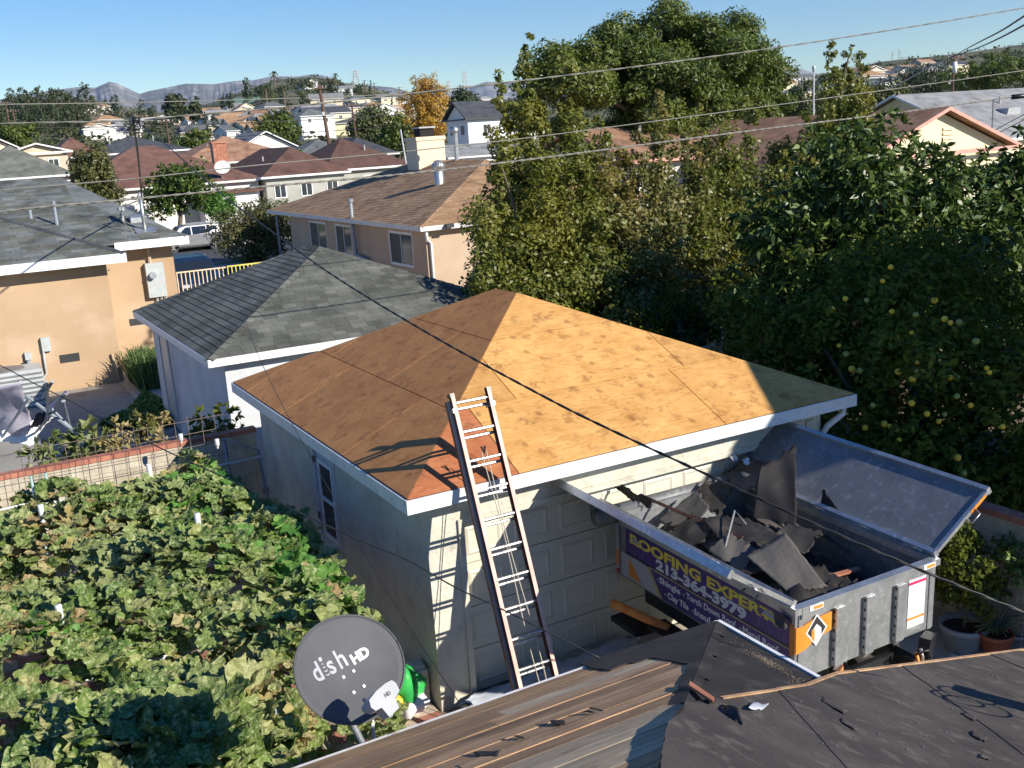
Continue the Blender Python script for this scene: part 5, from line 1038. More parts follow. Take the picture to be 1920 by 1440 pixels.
for i in range(n):
    ti = i % 8; R = lmat(i)
    if i in top:
        key = (ti, int(kind[i]))
        if key not in tm_:
            me = bpy.data.meshes.new('leaf'); me.from_pydata([tuple(v) for v in TPL[ti][0]], [], TPL[ti][1]); me.materials.append(LM[key[1]]); me.polygons.foreach_set('use_smooth', [True] * len(me.polygons)); tm_[key] = me
        o = link('leaf', tm_[key], vine); o.matrix_basis = Matrix([[*R[r].tolist(), (x, y, z)[r][i]] for r in range(3)] + [[0, 0, 0, 1]])
    else:
        VV.append(TPL[ti][0] @ R.T + [x[i], y[i], z[i]]); FF.append(np.array(TPL[ti][1]) + off); off += len(TPL[ti][0]); MI.append(np.full(len(TPL[ti][1]), kind[i]))
tag(link('leaves', npmesh('leaves', np.concatenate(VV), np.concatenate(FF), LM, np.concatenate(MI), True), vine), kind='stuff')
b = MB(); r = random.Random(4); 
M['stem'] = mat('vine_stem', (.22, .26, .10), (.38, .36, .2), .7, 8)
for i in range(60):
    k = r.randrange(n); p = np.array([x[k], y[k], z[k] - .02]); a_ = r.uniform(0, 6.28); pts = [p]
    for j in range(7): a_ += r.uniform(-.5, .5); p = p + [.12 * math.cos(a_), .12 * math.sin(a_), r.uniform(-.03, .02)]; pts.append(p)
    if all(inside(np.array([q_[0] for q_ in pts]), np.array([q_[1] for q_ in pts]))): b.tube(pts, .006, 4, cap=False)
for i in range(40): 
    px_, py_ = r.uniform(505, 660), r.uniform(1290, 1400); p = atz(px_, py_, .9 + r.random() * .6); pts = [p]
    for j in range(6): p = p + [r.uniform(-.06, .06), r.uniform(-.06, .06), -.14]; pts.append(p)
    b.tube(pts, .005, 4, cap=False)
tag(b.obj('stems', M['stem'], vine), kind='stuff')
# trellis
trel = thing('trellis', 'white and grey pipe trellis holding up the squash vine', 'trellis', (1.5, 10, 0))
for (a, e, rad, m_) in [((2.9, 9.0, 1.5), (3.0, 14.6, 1.5), .02, 'pipewhite'), ((-2, 14.35, 1.72), (3.75, 14.65, 1.75), .02, 'pipewhite'), ((-2, 13.0, 1.9), (1.1, 13.05, 1.9), .018, 'pipewhite'), ((-2, 9.3, 1.62), (2.9, 9.5, 1.55), .018, 'pipewhite'), ((-2, 11.4, 1.6), (3.0, 11.5, 1.6), .018, 'pipewhite'), ((1.82, 7.6, 0), (1.74, 7.6, 1.75), .03, 'pipegrey'), ((1.78, 7.62, 1.55), (2.75, 8.2, 1.55), .022, 'pipewhite'), ((2.75, 8.2, 0), (2.75, 8.2, 1.56), .022, 'pipewhite'), ((2.35, 6.9, 0), (2.3, 7.1, .75), .02, 'pipewhite'), ((2.0, 6.6, 0), (1.98, 6.75, .7), .02, 'pipewhite'), ((1.2, 6.3, .35), (2.9, 6.7, .55), .018, 'pipewhite'), ((1.1, 6.15, .1), (3.0, 6.95, .12), .03, 'pipegrey'), ((0.62, 13.4, 0), (.55, 13.4, 2.45), .016, 'pipegreen'), ((.68, 13.42, 0), (.72, 13.42, 2.45), .016, 'pipegreen'), ((-2, 13.38, 2.05), (.7, 13.42, 2.12), .014, 'pipewhite'), ((-2, 13.38, 1.82), (.7, 13.42, 1.88), .014, 'pipewhite')]:
    fixn(MB().tube([a, e], rad, 8).obj('pipe', M[m_], trel, True))
# wire netting behind the vine
nx0, nx1, ny = .55, 3.35, 15.35
wn = thing('wire_netting', 'rusty wire netting standing between the vine and the red capped block wall', 'wire fence', (2, ny, 0))
for xx in np.arange(nx0, nx1, .19): fixn(MB().tube([(xx, ny, .6), (xx + r.uniform(-.02, .02), ny + .02, 2.35 + r.uniform(-.03, .02))], .0045, 4).obj('vertical_wire', M['wire'], wn))
for zz in np.arange(.7, 2.36, .2): fixn(MB().tube([(nx0 - .03, ny, zz), (2, ny + .03, zz - .02), (nx1, ny, zz)], .0045, 4).obj('horizontal_wire', M['wire'], wn))
# bent pipe frame against the dark wall, beside the garage
fixn(MB().tube([(3.42, 15.6, .5), (3.36, 15.6, 1.86), (3.78, 15.3, 1.66), (3.85, 15.2, .4)], .025, 8).obj('pipe_frame', M['pipegrey'], smooth=True)); tag(C.objects[-1], 'bent grey pipe frame standing in shade against the block wall by the garage', 'pipe frame')
# bottles upside down on the trellis posts
def bottle(px, py, z, h, lab):
    p = atz(px, py, z); t = thing('plastic_bottle', lab, 'bottle', tuple(p), 0, 'bottles stuck over the trellis posts')
    M.setdefault('clearpl', mat('clear_plastic_bottle', (.55, .58, .58), (.78, .80, .80), .15, 40, 3, .3, 60, spec=.8))
    MB().lathe([(.0, h), (.03, h), (.034, h - .01), (.034, .05), (.030, .02), (.012, 0)], p, 12).obj('bottle_body', M['clearpl'], t, True); MB().lathe([(.014, -.02), (.014, .0), (0, .0)], p, 8).obj('cap', M['white'], t)
bottle(117, 1182, 1.86, .26, 'clear plastic bottle standing alone in the middle of the squash vine'); bottle(283, 902, 1.95, .24, 'plastic bottle at the far edge of the vine against the block wall'); bottle(374, 1000, 1.95, .24, 'plastic bottle in the vine in front of the shaded block wall'); bottle(82, 985, 1.98, .26, 'plastic bottle at the foot of the green stakes'); bottle(340, 828, 2.0, .12, 'white torn bottle top on a stake above the red cap of the wall'); bottle(408, 838, 2.0, .12, 'white bottle top on a stake in front of the dark wall')
# ================================================= block walls
def blockwall(label, p0, p1, z1, cap='brickcap', bl=.40, bh=.20, th=.15, limit=300, name='block_wall', face=-1):
    p0, p1 = np.array([*p0, 0.]), np.array([*p1, 0.]); L1 = np.linalg.norm(p1 - p0); d = (p1 - p0) / L1; nn = np.array([-d[1], d[0], 0])
    t = thing(name, label, 'wall', tuple(p0)); hc = z1 - .07
    fixn(MB().obox((p0 + p1) / 2 + [0, 0, hc / 2], d * L1 / 2, nn * (th / 2 - .007), np.array([0, 0, hc / 2 - .001])).obj('mortar', M['mortar'], t))
    rows = int(hc / bh); o = hc - rows * bh; cache = None; items = []
    def bx(L, hh, m_):
        b = MB(); b.box(.004, L - .004, -th / 2, th / 2, .004, hh - .004); return b.mesh('block', m_)
    fullm = bx(bl, bh, M['block'])
    for r_ in range(rows + (1 if o > .05 else 0)):
        z = hc - (r_ + 1) * bh; hh = bh
        if z < 0: hh = bh + z; z = 0
        s0 = -bl * .5 if r_ % 2 else 0
        while s0 < L1 - .02:
            a = max(0, s0); e = min(L1, s0 + bl); me = fullm if (e - a > bl - 1e-6 and hh == bh) else bx(e - a, hh, M['block']); items.append((r_, a, z, me)); s0 += bl
    items.sort(key=lambda q_: -1 / np.linalg.norm(p0 + d * q_[1] + [0, 0, q_[2] - H])); rest = MB()
    R = Matrix([[d[0], nn[0], 0, 0], [d[1], nn[1], 0, 0], [0, 0, 1, 0], [0, 0, 0, 1]])
    for i, (r_, a, z, me) in enumerate(items[:limit]):
        P = p0 + d * a + [0, 0, z]; ob = link('block', me, t); ob.matrix_basis = Matrix.Translation(P.tolist()) @ R
    if cap:
        cm = MB().box(.003, .197, -th / 2 - .02, th / 2 + .02, 0, .068).mesh('cap_brick', M[cap]); s0 = 0
        while s0 < L1 - .1: ob = link('cap_brick', cm, t); ob.matrix_basis = Matrix.Translation((p0 + d * s0 + [0, 0, hc + .001]).tolist()) @ R; s0 += .2
    return t
blockwall('tan block wall with a red brick cap between the vine and the peach house yard', (-1.2, 16.2), (3.98, 16.2), 1.80)
blockwall('shaded grey block wall behind the garage under the tall shrubs', (9.7, 16.3), (19.5, 16.5), 1.72, None)
blockwall('shaded block wall with a red cap behind the potted plants, right side', (10.02, 3.6), (10.12, 16.2), 1.62)
# ================================================= paved patio under the vine
pat = tag(MB().box(-3, 3.96, 5.0, 16.1, .006, .016).obj('patio', M['mortar']), kind='structure')
pm = {c: MB().box(.004, .296, .004, .296, .0, .028).mesh('paver', M[c]) for c in ('paverred', 'pavertan')}
cnt = 0; rest = MB(); r = random.Random(5); cand = []
for i in range(23):
    for j in range(37):
        X0, Y0 = -2.95 + i * .3, 5.0 + j * .3; px_, py_ = proj((X0 + .15, Y0 + .15, 0)); vis = (470 < px_ < 800 and 1180 < py_ < 1470); cand.append((0 if vis else 1, math.hypot(X0, Y0), X0, Y0, i, j))
cand.sort()
for k, (v_, _, X0, Y0, i, j) in enumerate(cand):
    c = 'paverred' if (i + j) % 2 == 0 else 'pavertan'
    if k < 290: o = link('paver', pm[c], pat); o.location = (X0, Y0, .017)
    else: rest.box(X0 + .004, X0 + .296, Y0 + .004, Y0 + .296, .017, .045, 0 if c == 'paverred' else 1)
tag(rest.obj('pavers', [M['paverred'], M['pavertan']], pat), kind='stuff')
# ================================================= things on the ground near the ladder
bp_ = atz(768, 1335, .1)
bag = thing('bag', 'green and yellow plastic bag of garden soil slumped in a white basket behind the dish', 'bag', tuple(bp_))
def lump(c, r3, m_, name, parent, seed=0, amp=.16, n=14):
    rg = np.random.default_rng(seed); V, F_ = [], []
    for i in range(n + 1):
        for j in range(n * 2):
            th_, ph_ = PI * i / n, PI * j / n; k = 1 + amp * (math.sin(3 * th_ + seed + ph_ * 2) * .5 + math.sin(5 * ph_ + seed) * .35 * math.sin(th_) + rg.normal(0, .12))
            V.append((c[0] + r3[0] * k * math.sin(th_) * math.cos(ph_), c[1] + r3[1] * k * math.sin(th_) * math.sin(ph_), c[2] + r3[2] * k * math.cos(th_)))
    for i in range(n):
        for j in range(n * 2): a = i * n * 2 + j; b_ = i * n * 2 + (j + 1) % (n * 2); F_.append((a, a + n * 2, b_ + n * 2, b_))
    return MB().add(V, F_).obj(name, m_, parent, True)
lump(bp_ + [-.02, .05, .30], (.20, .15, .20), M['greenbag'], 'bag_body', bag, 3, .34, 13); lump(bp_ + [-.15, -.02, .42], (.075, .06, .05), M['yellowbag'], 'bag_print', bag, 4, .4, 7); lump(bp_ + [-.16, -.06, .2], (.07, .05, .07), M['yellowbag'], 'bag_print', bag, 5, .2); lump(bp_ + [.03, .0, .08], (.18, .14, .12), M['white'], 'bag_bottom', bag, 6, .5, 8)
bk = atz(745, 1300, 0); 
pl2 = thing('squash_plant', 'small leafy squash plant between the dish mast and the green bag', 'plant', (2.6, 8.6, 0))
rg = np.random.default_rng(21); VV, FF = [], []; off = 0
for i in range(46):
    p = atz(rg.uniform(700, 762), rg.uniform(1320, 1395), .25 + rg.random() * .35); s1 = rg.uniform(.06, .11); a_ = rg.uniform(0, 6.3); R = np.array([[math.cos(a_), -math.sin(a_), 0], [math.sin(a_), math.cos(a_), 0], [rg.normal(0, .3), rg.normal(0, .3), 1]]) * s1
    VV.append(TPL[i % 8][0] @ R.T + p); FF.append(np.array(TPL[i % 8][1]) + off); off += len(TPL[i % 8][0])
link('foliage', npmesh('foliage', np.concatenate(VV), np.concatenate(FF), L_['vine'], None, True), pl2)
# water heater cupboard / pipes on the garage side wall
tag(fixn(MB().box(3.80, 3.97, 9.75, 10.0, 0, .42).box(3.82, 3.95, 9.78, 9.97, .422, .47).obj('meter_box', M['stucco'])), 'cream utility box at the foot of the garage side wall', 'utility box')
tag(fixn(MB().lathe([(0, 0), (.11, 0), (.12, .3), (.13, .31), (.11, .32), (0, .32)], (3.55, 10.3, 0), 14).obj('bucket', M['potgrey'], smooth=True)), 'grey bucket in the shade of the garage side wall', 'bucket')
# plastic sheeting on the drive
def sheeting(lab, cs, seed, nu=26, nv=18, bend=.03, m_='plastic'):
    o = crumple('plastic_sheeting', [np.array(c) for c in cs], M[m_], seed, bend, .05, nu, nv, lab, 'plastic sheet', .003)
    rg = np.random.default_rng(seed); co_ = np.array([v.co[:] for v in o.data.vertices]); n2 = len(co_) // 2; dz = rg.normal(0, .018, n2); co_[:n2, 2] += dz; co_[n2:, 2] += dz; o.data.vertices.foreach_set('co', co_.ravel())
sheeting('clear plastic sheeting spread along the garage door under the ladder', [(4.1, 8.4, .08), (6.6, 8.5, .08), (6.6, 9.5, .16), (4.1, 9.45, .14)], 101)
sheeting('white crumpled plastic sheet bunched at the foot of the ladder', [(3.9, 7.7, .08), (4.6, 7.6, .1), (4.75, 8.5, .22), (4.0, 8.6, .1)], 102, m_='white')
sheeting('bluish plastic sheeting on the drive beside the potted plants', [(8.1, 5.2, .08), (9.4, 5.3, .08), (9.5, 7.2, .1), (8.3, 7.3, .1)], 103)
tag(lump((4.62, 7.62, .2), (.26, .2, .2), M['grit'], 'granule_bag', None, 8, .2), 'brown torn bag of roof granules at the foot of the ladder', 'bag')
# ================================================= potted plants at the right wall
def pot(c, r_, h_, m_, lab, group=None):
    t = thing('potted_plant', lab, 'potted plant', tuple(c)); MB().lathe([(r_ * .68, 0), (r_ * .95, h_ * .8), (r_ * 1.05, h_ * .82), (r_ * 1.08, h_), (r_ * .95, h_), (r_ * .9, h_ * .8)], c, 24).obj('pot', M[m_], t, True)
    MB().lathe([(0, h_ * .84), (r_ * .92, h_ * .84)], c, 20).obj('soil', M['soil'], t); return t
c = atz(1806, 1222, .0); c[2] = .0; p1_ = pot(c, .26, .36, 'potgrey', 'large grey plastic pot with a dark leafy shrub beside the red pot')
V, q = blobleaves([(c[0], c[1], 1.0, .42, .4, .5), (c[0] - .1, c[1] + .1, 1.35, .22, .2, .3)], 2600, .075, sub=30, seed=31, droop=.4); link('foliage', npmesh('foliage', V, q, L_['citrus']), p1_); fixn(MB().tube([c + [0, 0, .3], c + [.02, 0, .9]], .018, 6).obj('stem', M['bark'], p1_))
c = atz(1866, 1222, .12); c[2] = .1; p2_ = pot(c, .18, .26, 'potred', 'red terracotta pot with drooping grey green shoots right of the grey pot')
b = MB(); r = random.Random(8)
for i in range(46):
    a_ = r.uniform(0, 6.28); l_ = r.uniform(.2, .5); e = c + [math.cos(a_) * l_ * .9, math.sin(a_) * l_ * .9, .26 + l_ * .5 - .1 * r.random()]; b.tube([c + [0, 0, .2], (c + e) / 2 + [0, 0, .2], e], .012, 5, r1=.005)
M['succ'] = mat('grey_green_shoot', (.07, .10, .05), (.13, .16, .08), .6, 20); b.obj('shoots', M['succ'], p2_, True)
MB().lathe([(.0, -.03), (.19, -.03), (.23, .0), (.21, .01), (0, .0)], c, 18).obj('saucer', M['potgrey'], p2_, True)
c = atz(1905, 1205, .1); c[2] = .0; p3_ = pot(c, .14, .24, 'potgrey', 'small pot with a sunlit light green bush at the right edge')
V, q = blobleaves([(c[0] - .02, c[1] - .0, .85, .30, .3, .36), (c[0] - .12, c[1] - .05, 1.25, .22, .2, .26)], 900, .085, sub=24, seed=33, whorl=5, droop=.2); link('foliage', npmesh('foliage', V, q, leafmat('sunlit_bush_leaf', [(.10, .17, .04), (.17, .25, .07), (.24, .30, .10)], .35, .3)), p3_); fixn(MB().tube([c + [0, 0, .2], c + [.0, 0, .9]], .012, 6).obj('stem', M['bark'], p3_))
b = thing('block_stack', 'stack of hollow concrete blocks in shade behind the trailer', 'concrete blocks', (8.75, 7.9, 0))
for i in range(4):
    bb = MB().box(8.6, 9.0, 7.72, 7.92, i * .2 + .003, i * .2 + .197); o = bb.obj('concrete_block', M['block'], b)
    for xx in (8.7, 8.9): fixn(MB().tube([(xx, 7.7195, i * .2 + .1), (xx, 7.7185, i * .2 + .1)], .025, 10).obj('hole', M['dark'], o))
gd = thing('wire_grid', 'grey wire grid panel leaning behind the potted plants', 'wire grid', (9.85, 6.8, 0))
for yy in np.arange(5.6, 8.6, .11): fixn(MB().tube([(9.84, yy, .05), (9.93, yy, 1.12)], .004, 4).obj('vertical_wire', M['pipegrey'], gd))
for k_ in range(10): fixn(MB().tube([(9.84 + .009 * k_, 5.55, .08 + .115 * k_), (9.84 + .009 * k_, 8.6, .08 + .115 * k_)], .004, 4).obj('horizontal_wire', M['pipegrey'], gd))
# tall neighbour building on the right, outside the frame, whose eave shades the right side of the yard
nb = thing('house', 'tall two-storey cream house beyond the right wall that shades the yard', 'house', (16, 4, 0))
ring_wall(nb, 13.1, 20, 1.1, 7.3, 0, 6.7, M['cream'], 'wall', .2); b = MB(); zt = 6.85
b.add([(12.6, .7, 6.85), (20.4, .7, 6.85), (20.4, 7.7, 6.85), (12.6, 7.7, 6.85), (16.1, 4.2, 8.0), (16.9, 4.2, 8.0), (12.6, .7, 6.73), (20.4, .7, 6.73), (20.4, 7.7, 6.73), (12.6, 7.7, 6.73)], [(0, 1, 5, 4), (1, 2, 5), (2, 3, 4, 5), (3, 0, 4), (9, 8, 7, 6), (0, 6, 7, 1), (1, 7, 8, 2), (2, 8, 9, 3), (3, 9, 6, 0)]); b.obj('roof', M['sh_dark'], nb)
for z in (1.0, 4.0):
    for a in (2.2, 5.0): window(nb, 'left', 13.1, a, a + 1.2, z, z + 1.2)
# ================================================= trees close behind
def citrus():
    t = tree('orange_tree', 'dark leafy citrus tree hung with yellow fruit behind the right wall', 'tree', (13.2, 11.2, 0), [(12.2, 9.6, 1.9, 1.7, 1.7, 1.5), (12.9, 11.2, 2.5, 2.2, 1.9, 1.6), (14.4, 12.2, 2.3, 2.0, 1.7, 1.6), (11.5, 11.3, 2.0, 1.3, 1.3, 1.6), (13.6, 9.8, 1.3, 1.6, 1.3, 1.4), (13.4, 8.4, .9, 1.6, 1.0, 1.0), (12.2, 12.8, 2.5, 1.3, 1.3, 1.4)], 34000, .13, L_['citrus'], sub=40, subr=.26, seed=41, inner=.6, droop=.5)
    rg = np.random.default_rng(6); fm = [MB().lathe([(0.0001, -.038), (.024, -.031), (.038, -.01), (.038, .01), (.024, .031), (.0001, .038)], (0, 0, 0), 9).mesh('fruit', M[m_], True) for m_ in ('fruit', 'fruit', 'fruitgreen')]
    pts = [(1670, 501), (1655, 527), (1625, 563), (1672, 584), (1752, 563), (1717, 590), (1771, 598), (1782, 605), (1798, 604), (1682, 633), (1573, 648), (1586, 664), (1709, 624), (1597, 692), (1612, 695), (1684, 697), (1719, 680), (1718, 695), (1711, 711), (1782, 708), (1793, 708), (1850, 690), (1855, 698), (1794, 743), (1709, 756), (1738, 776), (1771, 777), (1658, 795), (1668, 799), (1680, 805), (1622, 802), (1685, 825), (1636, 760), (1560, 580), (1585, 560), (1807, 887), (1795, 858), (1907, 857), (1740, 830), (1760, 790), (1690, 660), (1640, 600), (1830, 640), (1870, 590), (1900, 720), (1880, 800), (1730, 540), (1700, 740), (1820, 760), (1660, 860)]
    for i, (px_, py_) in enumerate([q_ for j_, q_ in enumerate(pts) if j_ < 36 or j_ % 3 == 0]):
        best = None
        for (bx, by, bz, rx, ry, rz) in [(12.2, 9.6, 1.9, 1.7, 1.7, 1.5), (12.9, 11.2, 2.5, 2.2, 1.9, 1.6), (14.4, 12.2, 2.3, 2.0, 1.7, 1.6), (11.5, 11.3, 2.0, 1.3, 1.3, 1.6), (13.6, 9.8, 1.3, 1.6, 1.3, 1.4), (13.4, 8.4, .9, 1.6, 1.0, 1.0)]:
            d_ = ray(px_, py_); o_ = (np.array([0, 0, H]) - [bx, by, bz]) / [rx, ry, rz]; dd = d_ / [rx, ry, rz]; A, B_, C_ = dd @ dd, 2 * o_ @ dd, o_ @ o_ - 1.0; D2 = B_ * B_ - 4 * A * C_
            if D2 > 0: s1 = (-B_ - math.sqrt(D2)) / 2 / A; best = s1 if best is None else min(best, s1)
        if best: o = link('fruit', fm[i % 3], t); o.matrix_basis = Matrix.Translation((np.array([0, 0, H]) + ray(px_, py_) * best).tolist()) @ Matrix.Scale(rg.uniform(.8, 1.3), 4)
citrus()
tree('avocado_tree', 'big glossy dark leaved avocado tree in front of the pink trimmed gable', 'tree', (17.0, 14.6, 0), [(16.3, 14.6, 4.6, 1.4, 1.4, 1.2), (15.4, 14.8, 3.9, 1.6, 1.5, 1.4), (17.1, 14.3, 3.7, 1.4, 1.4, 1.4), (14.5, 15.0, 3.0, 1.2, 1.3, 1.4), (16.2, 13.6, 3.0, 1.9, 1.3, 1.4), (17.8, 14.2, 2.8, 1.3, 1.2, 1.3)], 24000, .21, L_['avo'], sub=42, subr=.36, seed=42, whorl=7, droop=.45, aspect=.36, inner=.55, trunk=.2)
tree('avocado_tree', 'second glossy leaved avocado tree at the right edge, its top beside the grey roof', 'tree', (20.2, 14.0, 0), [(19.8, 14.3, 4.0, 1.1, 1.1, 1.1), (20.0, 14.0, 3.4, 1.7, 1.4, 1.5), (20.9, 13.6, 2.6, 1.6, 1.4, 1.5), (19.2, 13.4, 2.2, 1.3, 1.2, 1.3), (21.2, 13.4, 3.2, 1.2, 1.2, 1.2)], 20000, .21, L_['avo'], sub=42, subr=.36, seed=43, whorl=7, droop=.45, aspect=.36, inner=.55, trunk=.2)
def shoots(cx, cy, z0, spec, seed):   # upright shoots: list of (px top, py top, width px)
    bl = []
    for (px_, py_, y_, r_, zb) in spec:
        p = aty(px_, py_, y_); zt = p[2]; n_ = max(4, int((zt - zb) / (r_ * .95)))
        for i in range(n_):
            f = i / (n_ - 1); bl.append((p[0] + .15 * math.sin(seed + i * 2.1), y_ + .15 * math.cos(i * 1.7 + seed), zb + (zt - zb) * f - r_ * .5 * f, r_ * (1.30 - 1.02 * f ** 1.35), r_ * (1.2 - .92 * f ** 1.35), (zt - zb) / n_ * 1.0, 1))
    return bl
tree('tall_shrub', 'tall green shrub with two spiky tops right of the tan house', 'tree', (12.9, 20.0, 0), shoots(0, 0, 0, [(982, 82, 20.6, .52, 4.2), (940, 150, 20.0, .5, 3.4), (1055, 130, 20.5, .85, 3.2), (1000, 175, 19.6, 1.1, 1.5), (1085, 300, 19.0, 1.0, .6), (935, 300, 19.2, .9, 2.0), (1120, 235, 20.2, .7, 1.5), (1010, 330, 18.5, 1.3, .6), (1125, 400, 18.4, .8, .4), (905, 420, 18.6, .45, 3.0)], 1), 130000, .105, L_['shrub'], sub=11, subr=.5, seed=44, aspect=.5, inner=.35, up=.5)
tree('tall_shrub', 'bronze tinged bushy shrub in the middle of the row behind the garage', 'tree', (16, 20.0, 0), shoots(0, 0, 0, [(1235, 170, 20.6, .5, 3.6), (1195, 270, 20.2, .8, 2.0), (1160, 330, 19.2, .9, .8), (1235, 330, 19.4, 1.0, .8), (1290, 260, 20.6, .7, 2.0), (1210, 440, 18.2, 1.1, .3), (1270, 460, 17.9, 1.0, .2), (1165, 285, 20.0, 1.35, 1.4), (1235, 270, 20.4, 1.4, 1.6), (1295, 290, 20.8, 1.3, 1.4), (1130, 330, 19.6, 1.2, 1.0)], 2), 105000, .115, L_['shrubb'], sub=11, subr=.5, seed=45, aspect=.5, inner=.35, up=.5)
tree('tall_shrub', 'golden green feathery shrub at the right end of the row behind the garage', 'tree', (18.5, 20.4, 0), shoots(0, 0, 0, [(1315, 190, 21.4, .5, 3.4), (1355, 200, 21, .7, 3.0), (1405, 215, 21.2, .8, 2.6), (1330, 330, 20, 1.0, 1.2), (1400, 340, 20, 1.1, 1.0), (1455, 330, 20.6, .8, 1.2), (1450, 430, 19.2, 1.0, .6), (1370, 460, 18.6, 1.0, .4), (1345, 270, 21.2, 1.4, 1.6), (1410, 280, 21.4, 1.5, 1.4), (1465, 310, 21.0, 1.4, 1.0), (1320, 370, 19.4, 1.3, .6)], 3), 105000, .115, L_['shrub'], sub=11, subr=.5, seed=46, aspect=.5, inner=.35, up=.5)
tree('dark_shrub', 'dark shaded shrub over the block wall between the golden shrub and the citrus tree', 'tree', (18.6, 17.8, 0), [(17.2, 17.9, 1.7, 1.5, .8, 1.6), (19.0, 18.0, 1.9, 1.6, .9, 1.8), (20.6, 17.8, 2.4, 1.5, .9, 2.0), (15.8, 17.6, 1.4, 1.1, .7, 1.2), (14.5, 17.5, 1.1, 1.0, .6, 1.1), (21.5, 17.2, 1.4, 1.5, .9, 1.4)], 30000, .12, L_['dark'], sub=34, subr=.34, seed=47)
tree('leafy_bush', 'dark green oval leaved bush just over the peak of the plywood roof', 'bush', (13.6, 17.3, 0), [(13.4, 17.3, 1.5, .9, .6, 1.3), (14.4, 17.2, 1.2, .7, .5, 1.1), (12.6, 17.3, 1.6, .9, .6, 1.2)], 5200, .10, L_['citrus'], sub=24, subr=.3, seed=48, whorl=6)
tree('yellow_sapling', 'small bare sapling with a few yellow leaves beside the roof edge and block wall', 'sapling', (13.2, 15.6, 0), [(13.2, 15.6, 1.9, .35, .25, .4)], 60, .12, L_['vineyellow'], sub=10, subr=.5, seed=49, trunk=.015, limbs=1)
tree('upright_tree', 'tall olive green upright tree behind the avocado tree, left of the grey roofs', 'tree', (26.8, 27, 0), shoots(0, 0, 0, [(1560, 95, 27, .7, 4.2), (1590, 100, 27.2, .9, 4), (1618, 98, 27.4, .5, 4.6), (1545, 180, 26.6, 1.0, 2.4), (1600, 200, 26.4, 1.1, 2.2), (1510, 240, 26, .9, 1.8), (1560, 300, 25, 1.2, 1.0), (1500, 330, 24.6, 1.0, .6), (1470, 300, 25, .8, 1)], 4), 60000, .14, L_['shrub'], sub=20, subr=.42, seed=50, aspect=.5, inner=.35, up=.5)
big = []
for (px_, py_, y_, r_) in [(1060, 130, 44, 1.9), (1040, 95, 44, 1.4), (1110, 75, 45, 1.9), (1170, 55, 45, 1.9), (1240, 42, 45, 2.3), (1310, 55, 45, 2.2), (1370, 60, 45, 2.1), (1415, 105, 45, 1.9), (1430, 165, 45, 1.6), (1170, 110, 44, 2.2), (1260, 110, 43.5, 2.6), (1350, 130, 43.5, 2.4), (1400, 200, 44, 1.7), (1290, 180, 43.5, 2.2), (1340, 215, 43.5, 1.9), (1220, 200, 44, 1.9), (1085, 150, 44.6, 1.3), (1385, 80, 46, 2), (1200, 160, 45, 1.6), (1265, 240, 44, 1.5), (1160, 250, 45, 1.3)]:
    p = aty(px_, py_ + (42 if py_ < 120 else 12), y_); big.append((p[0], y_, p[2], r_, r_, r_ * .8))
tree('feathery_tree', 'huge dark green feathery domed tree against the sky, tallest tree', 'tree', (34, 45, 0), big, 150000, .22, L_['big'], sub=26, subr=.42, seed=51, aspect=.42, inner=.55, trunk=.35, limbs=18, droop=.4, up=.6, flat=.75)
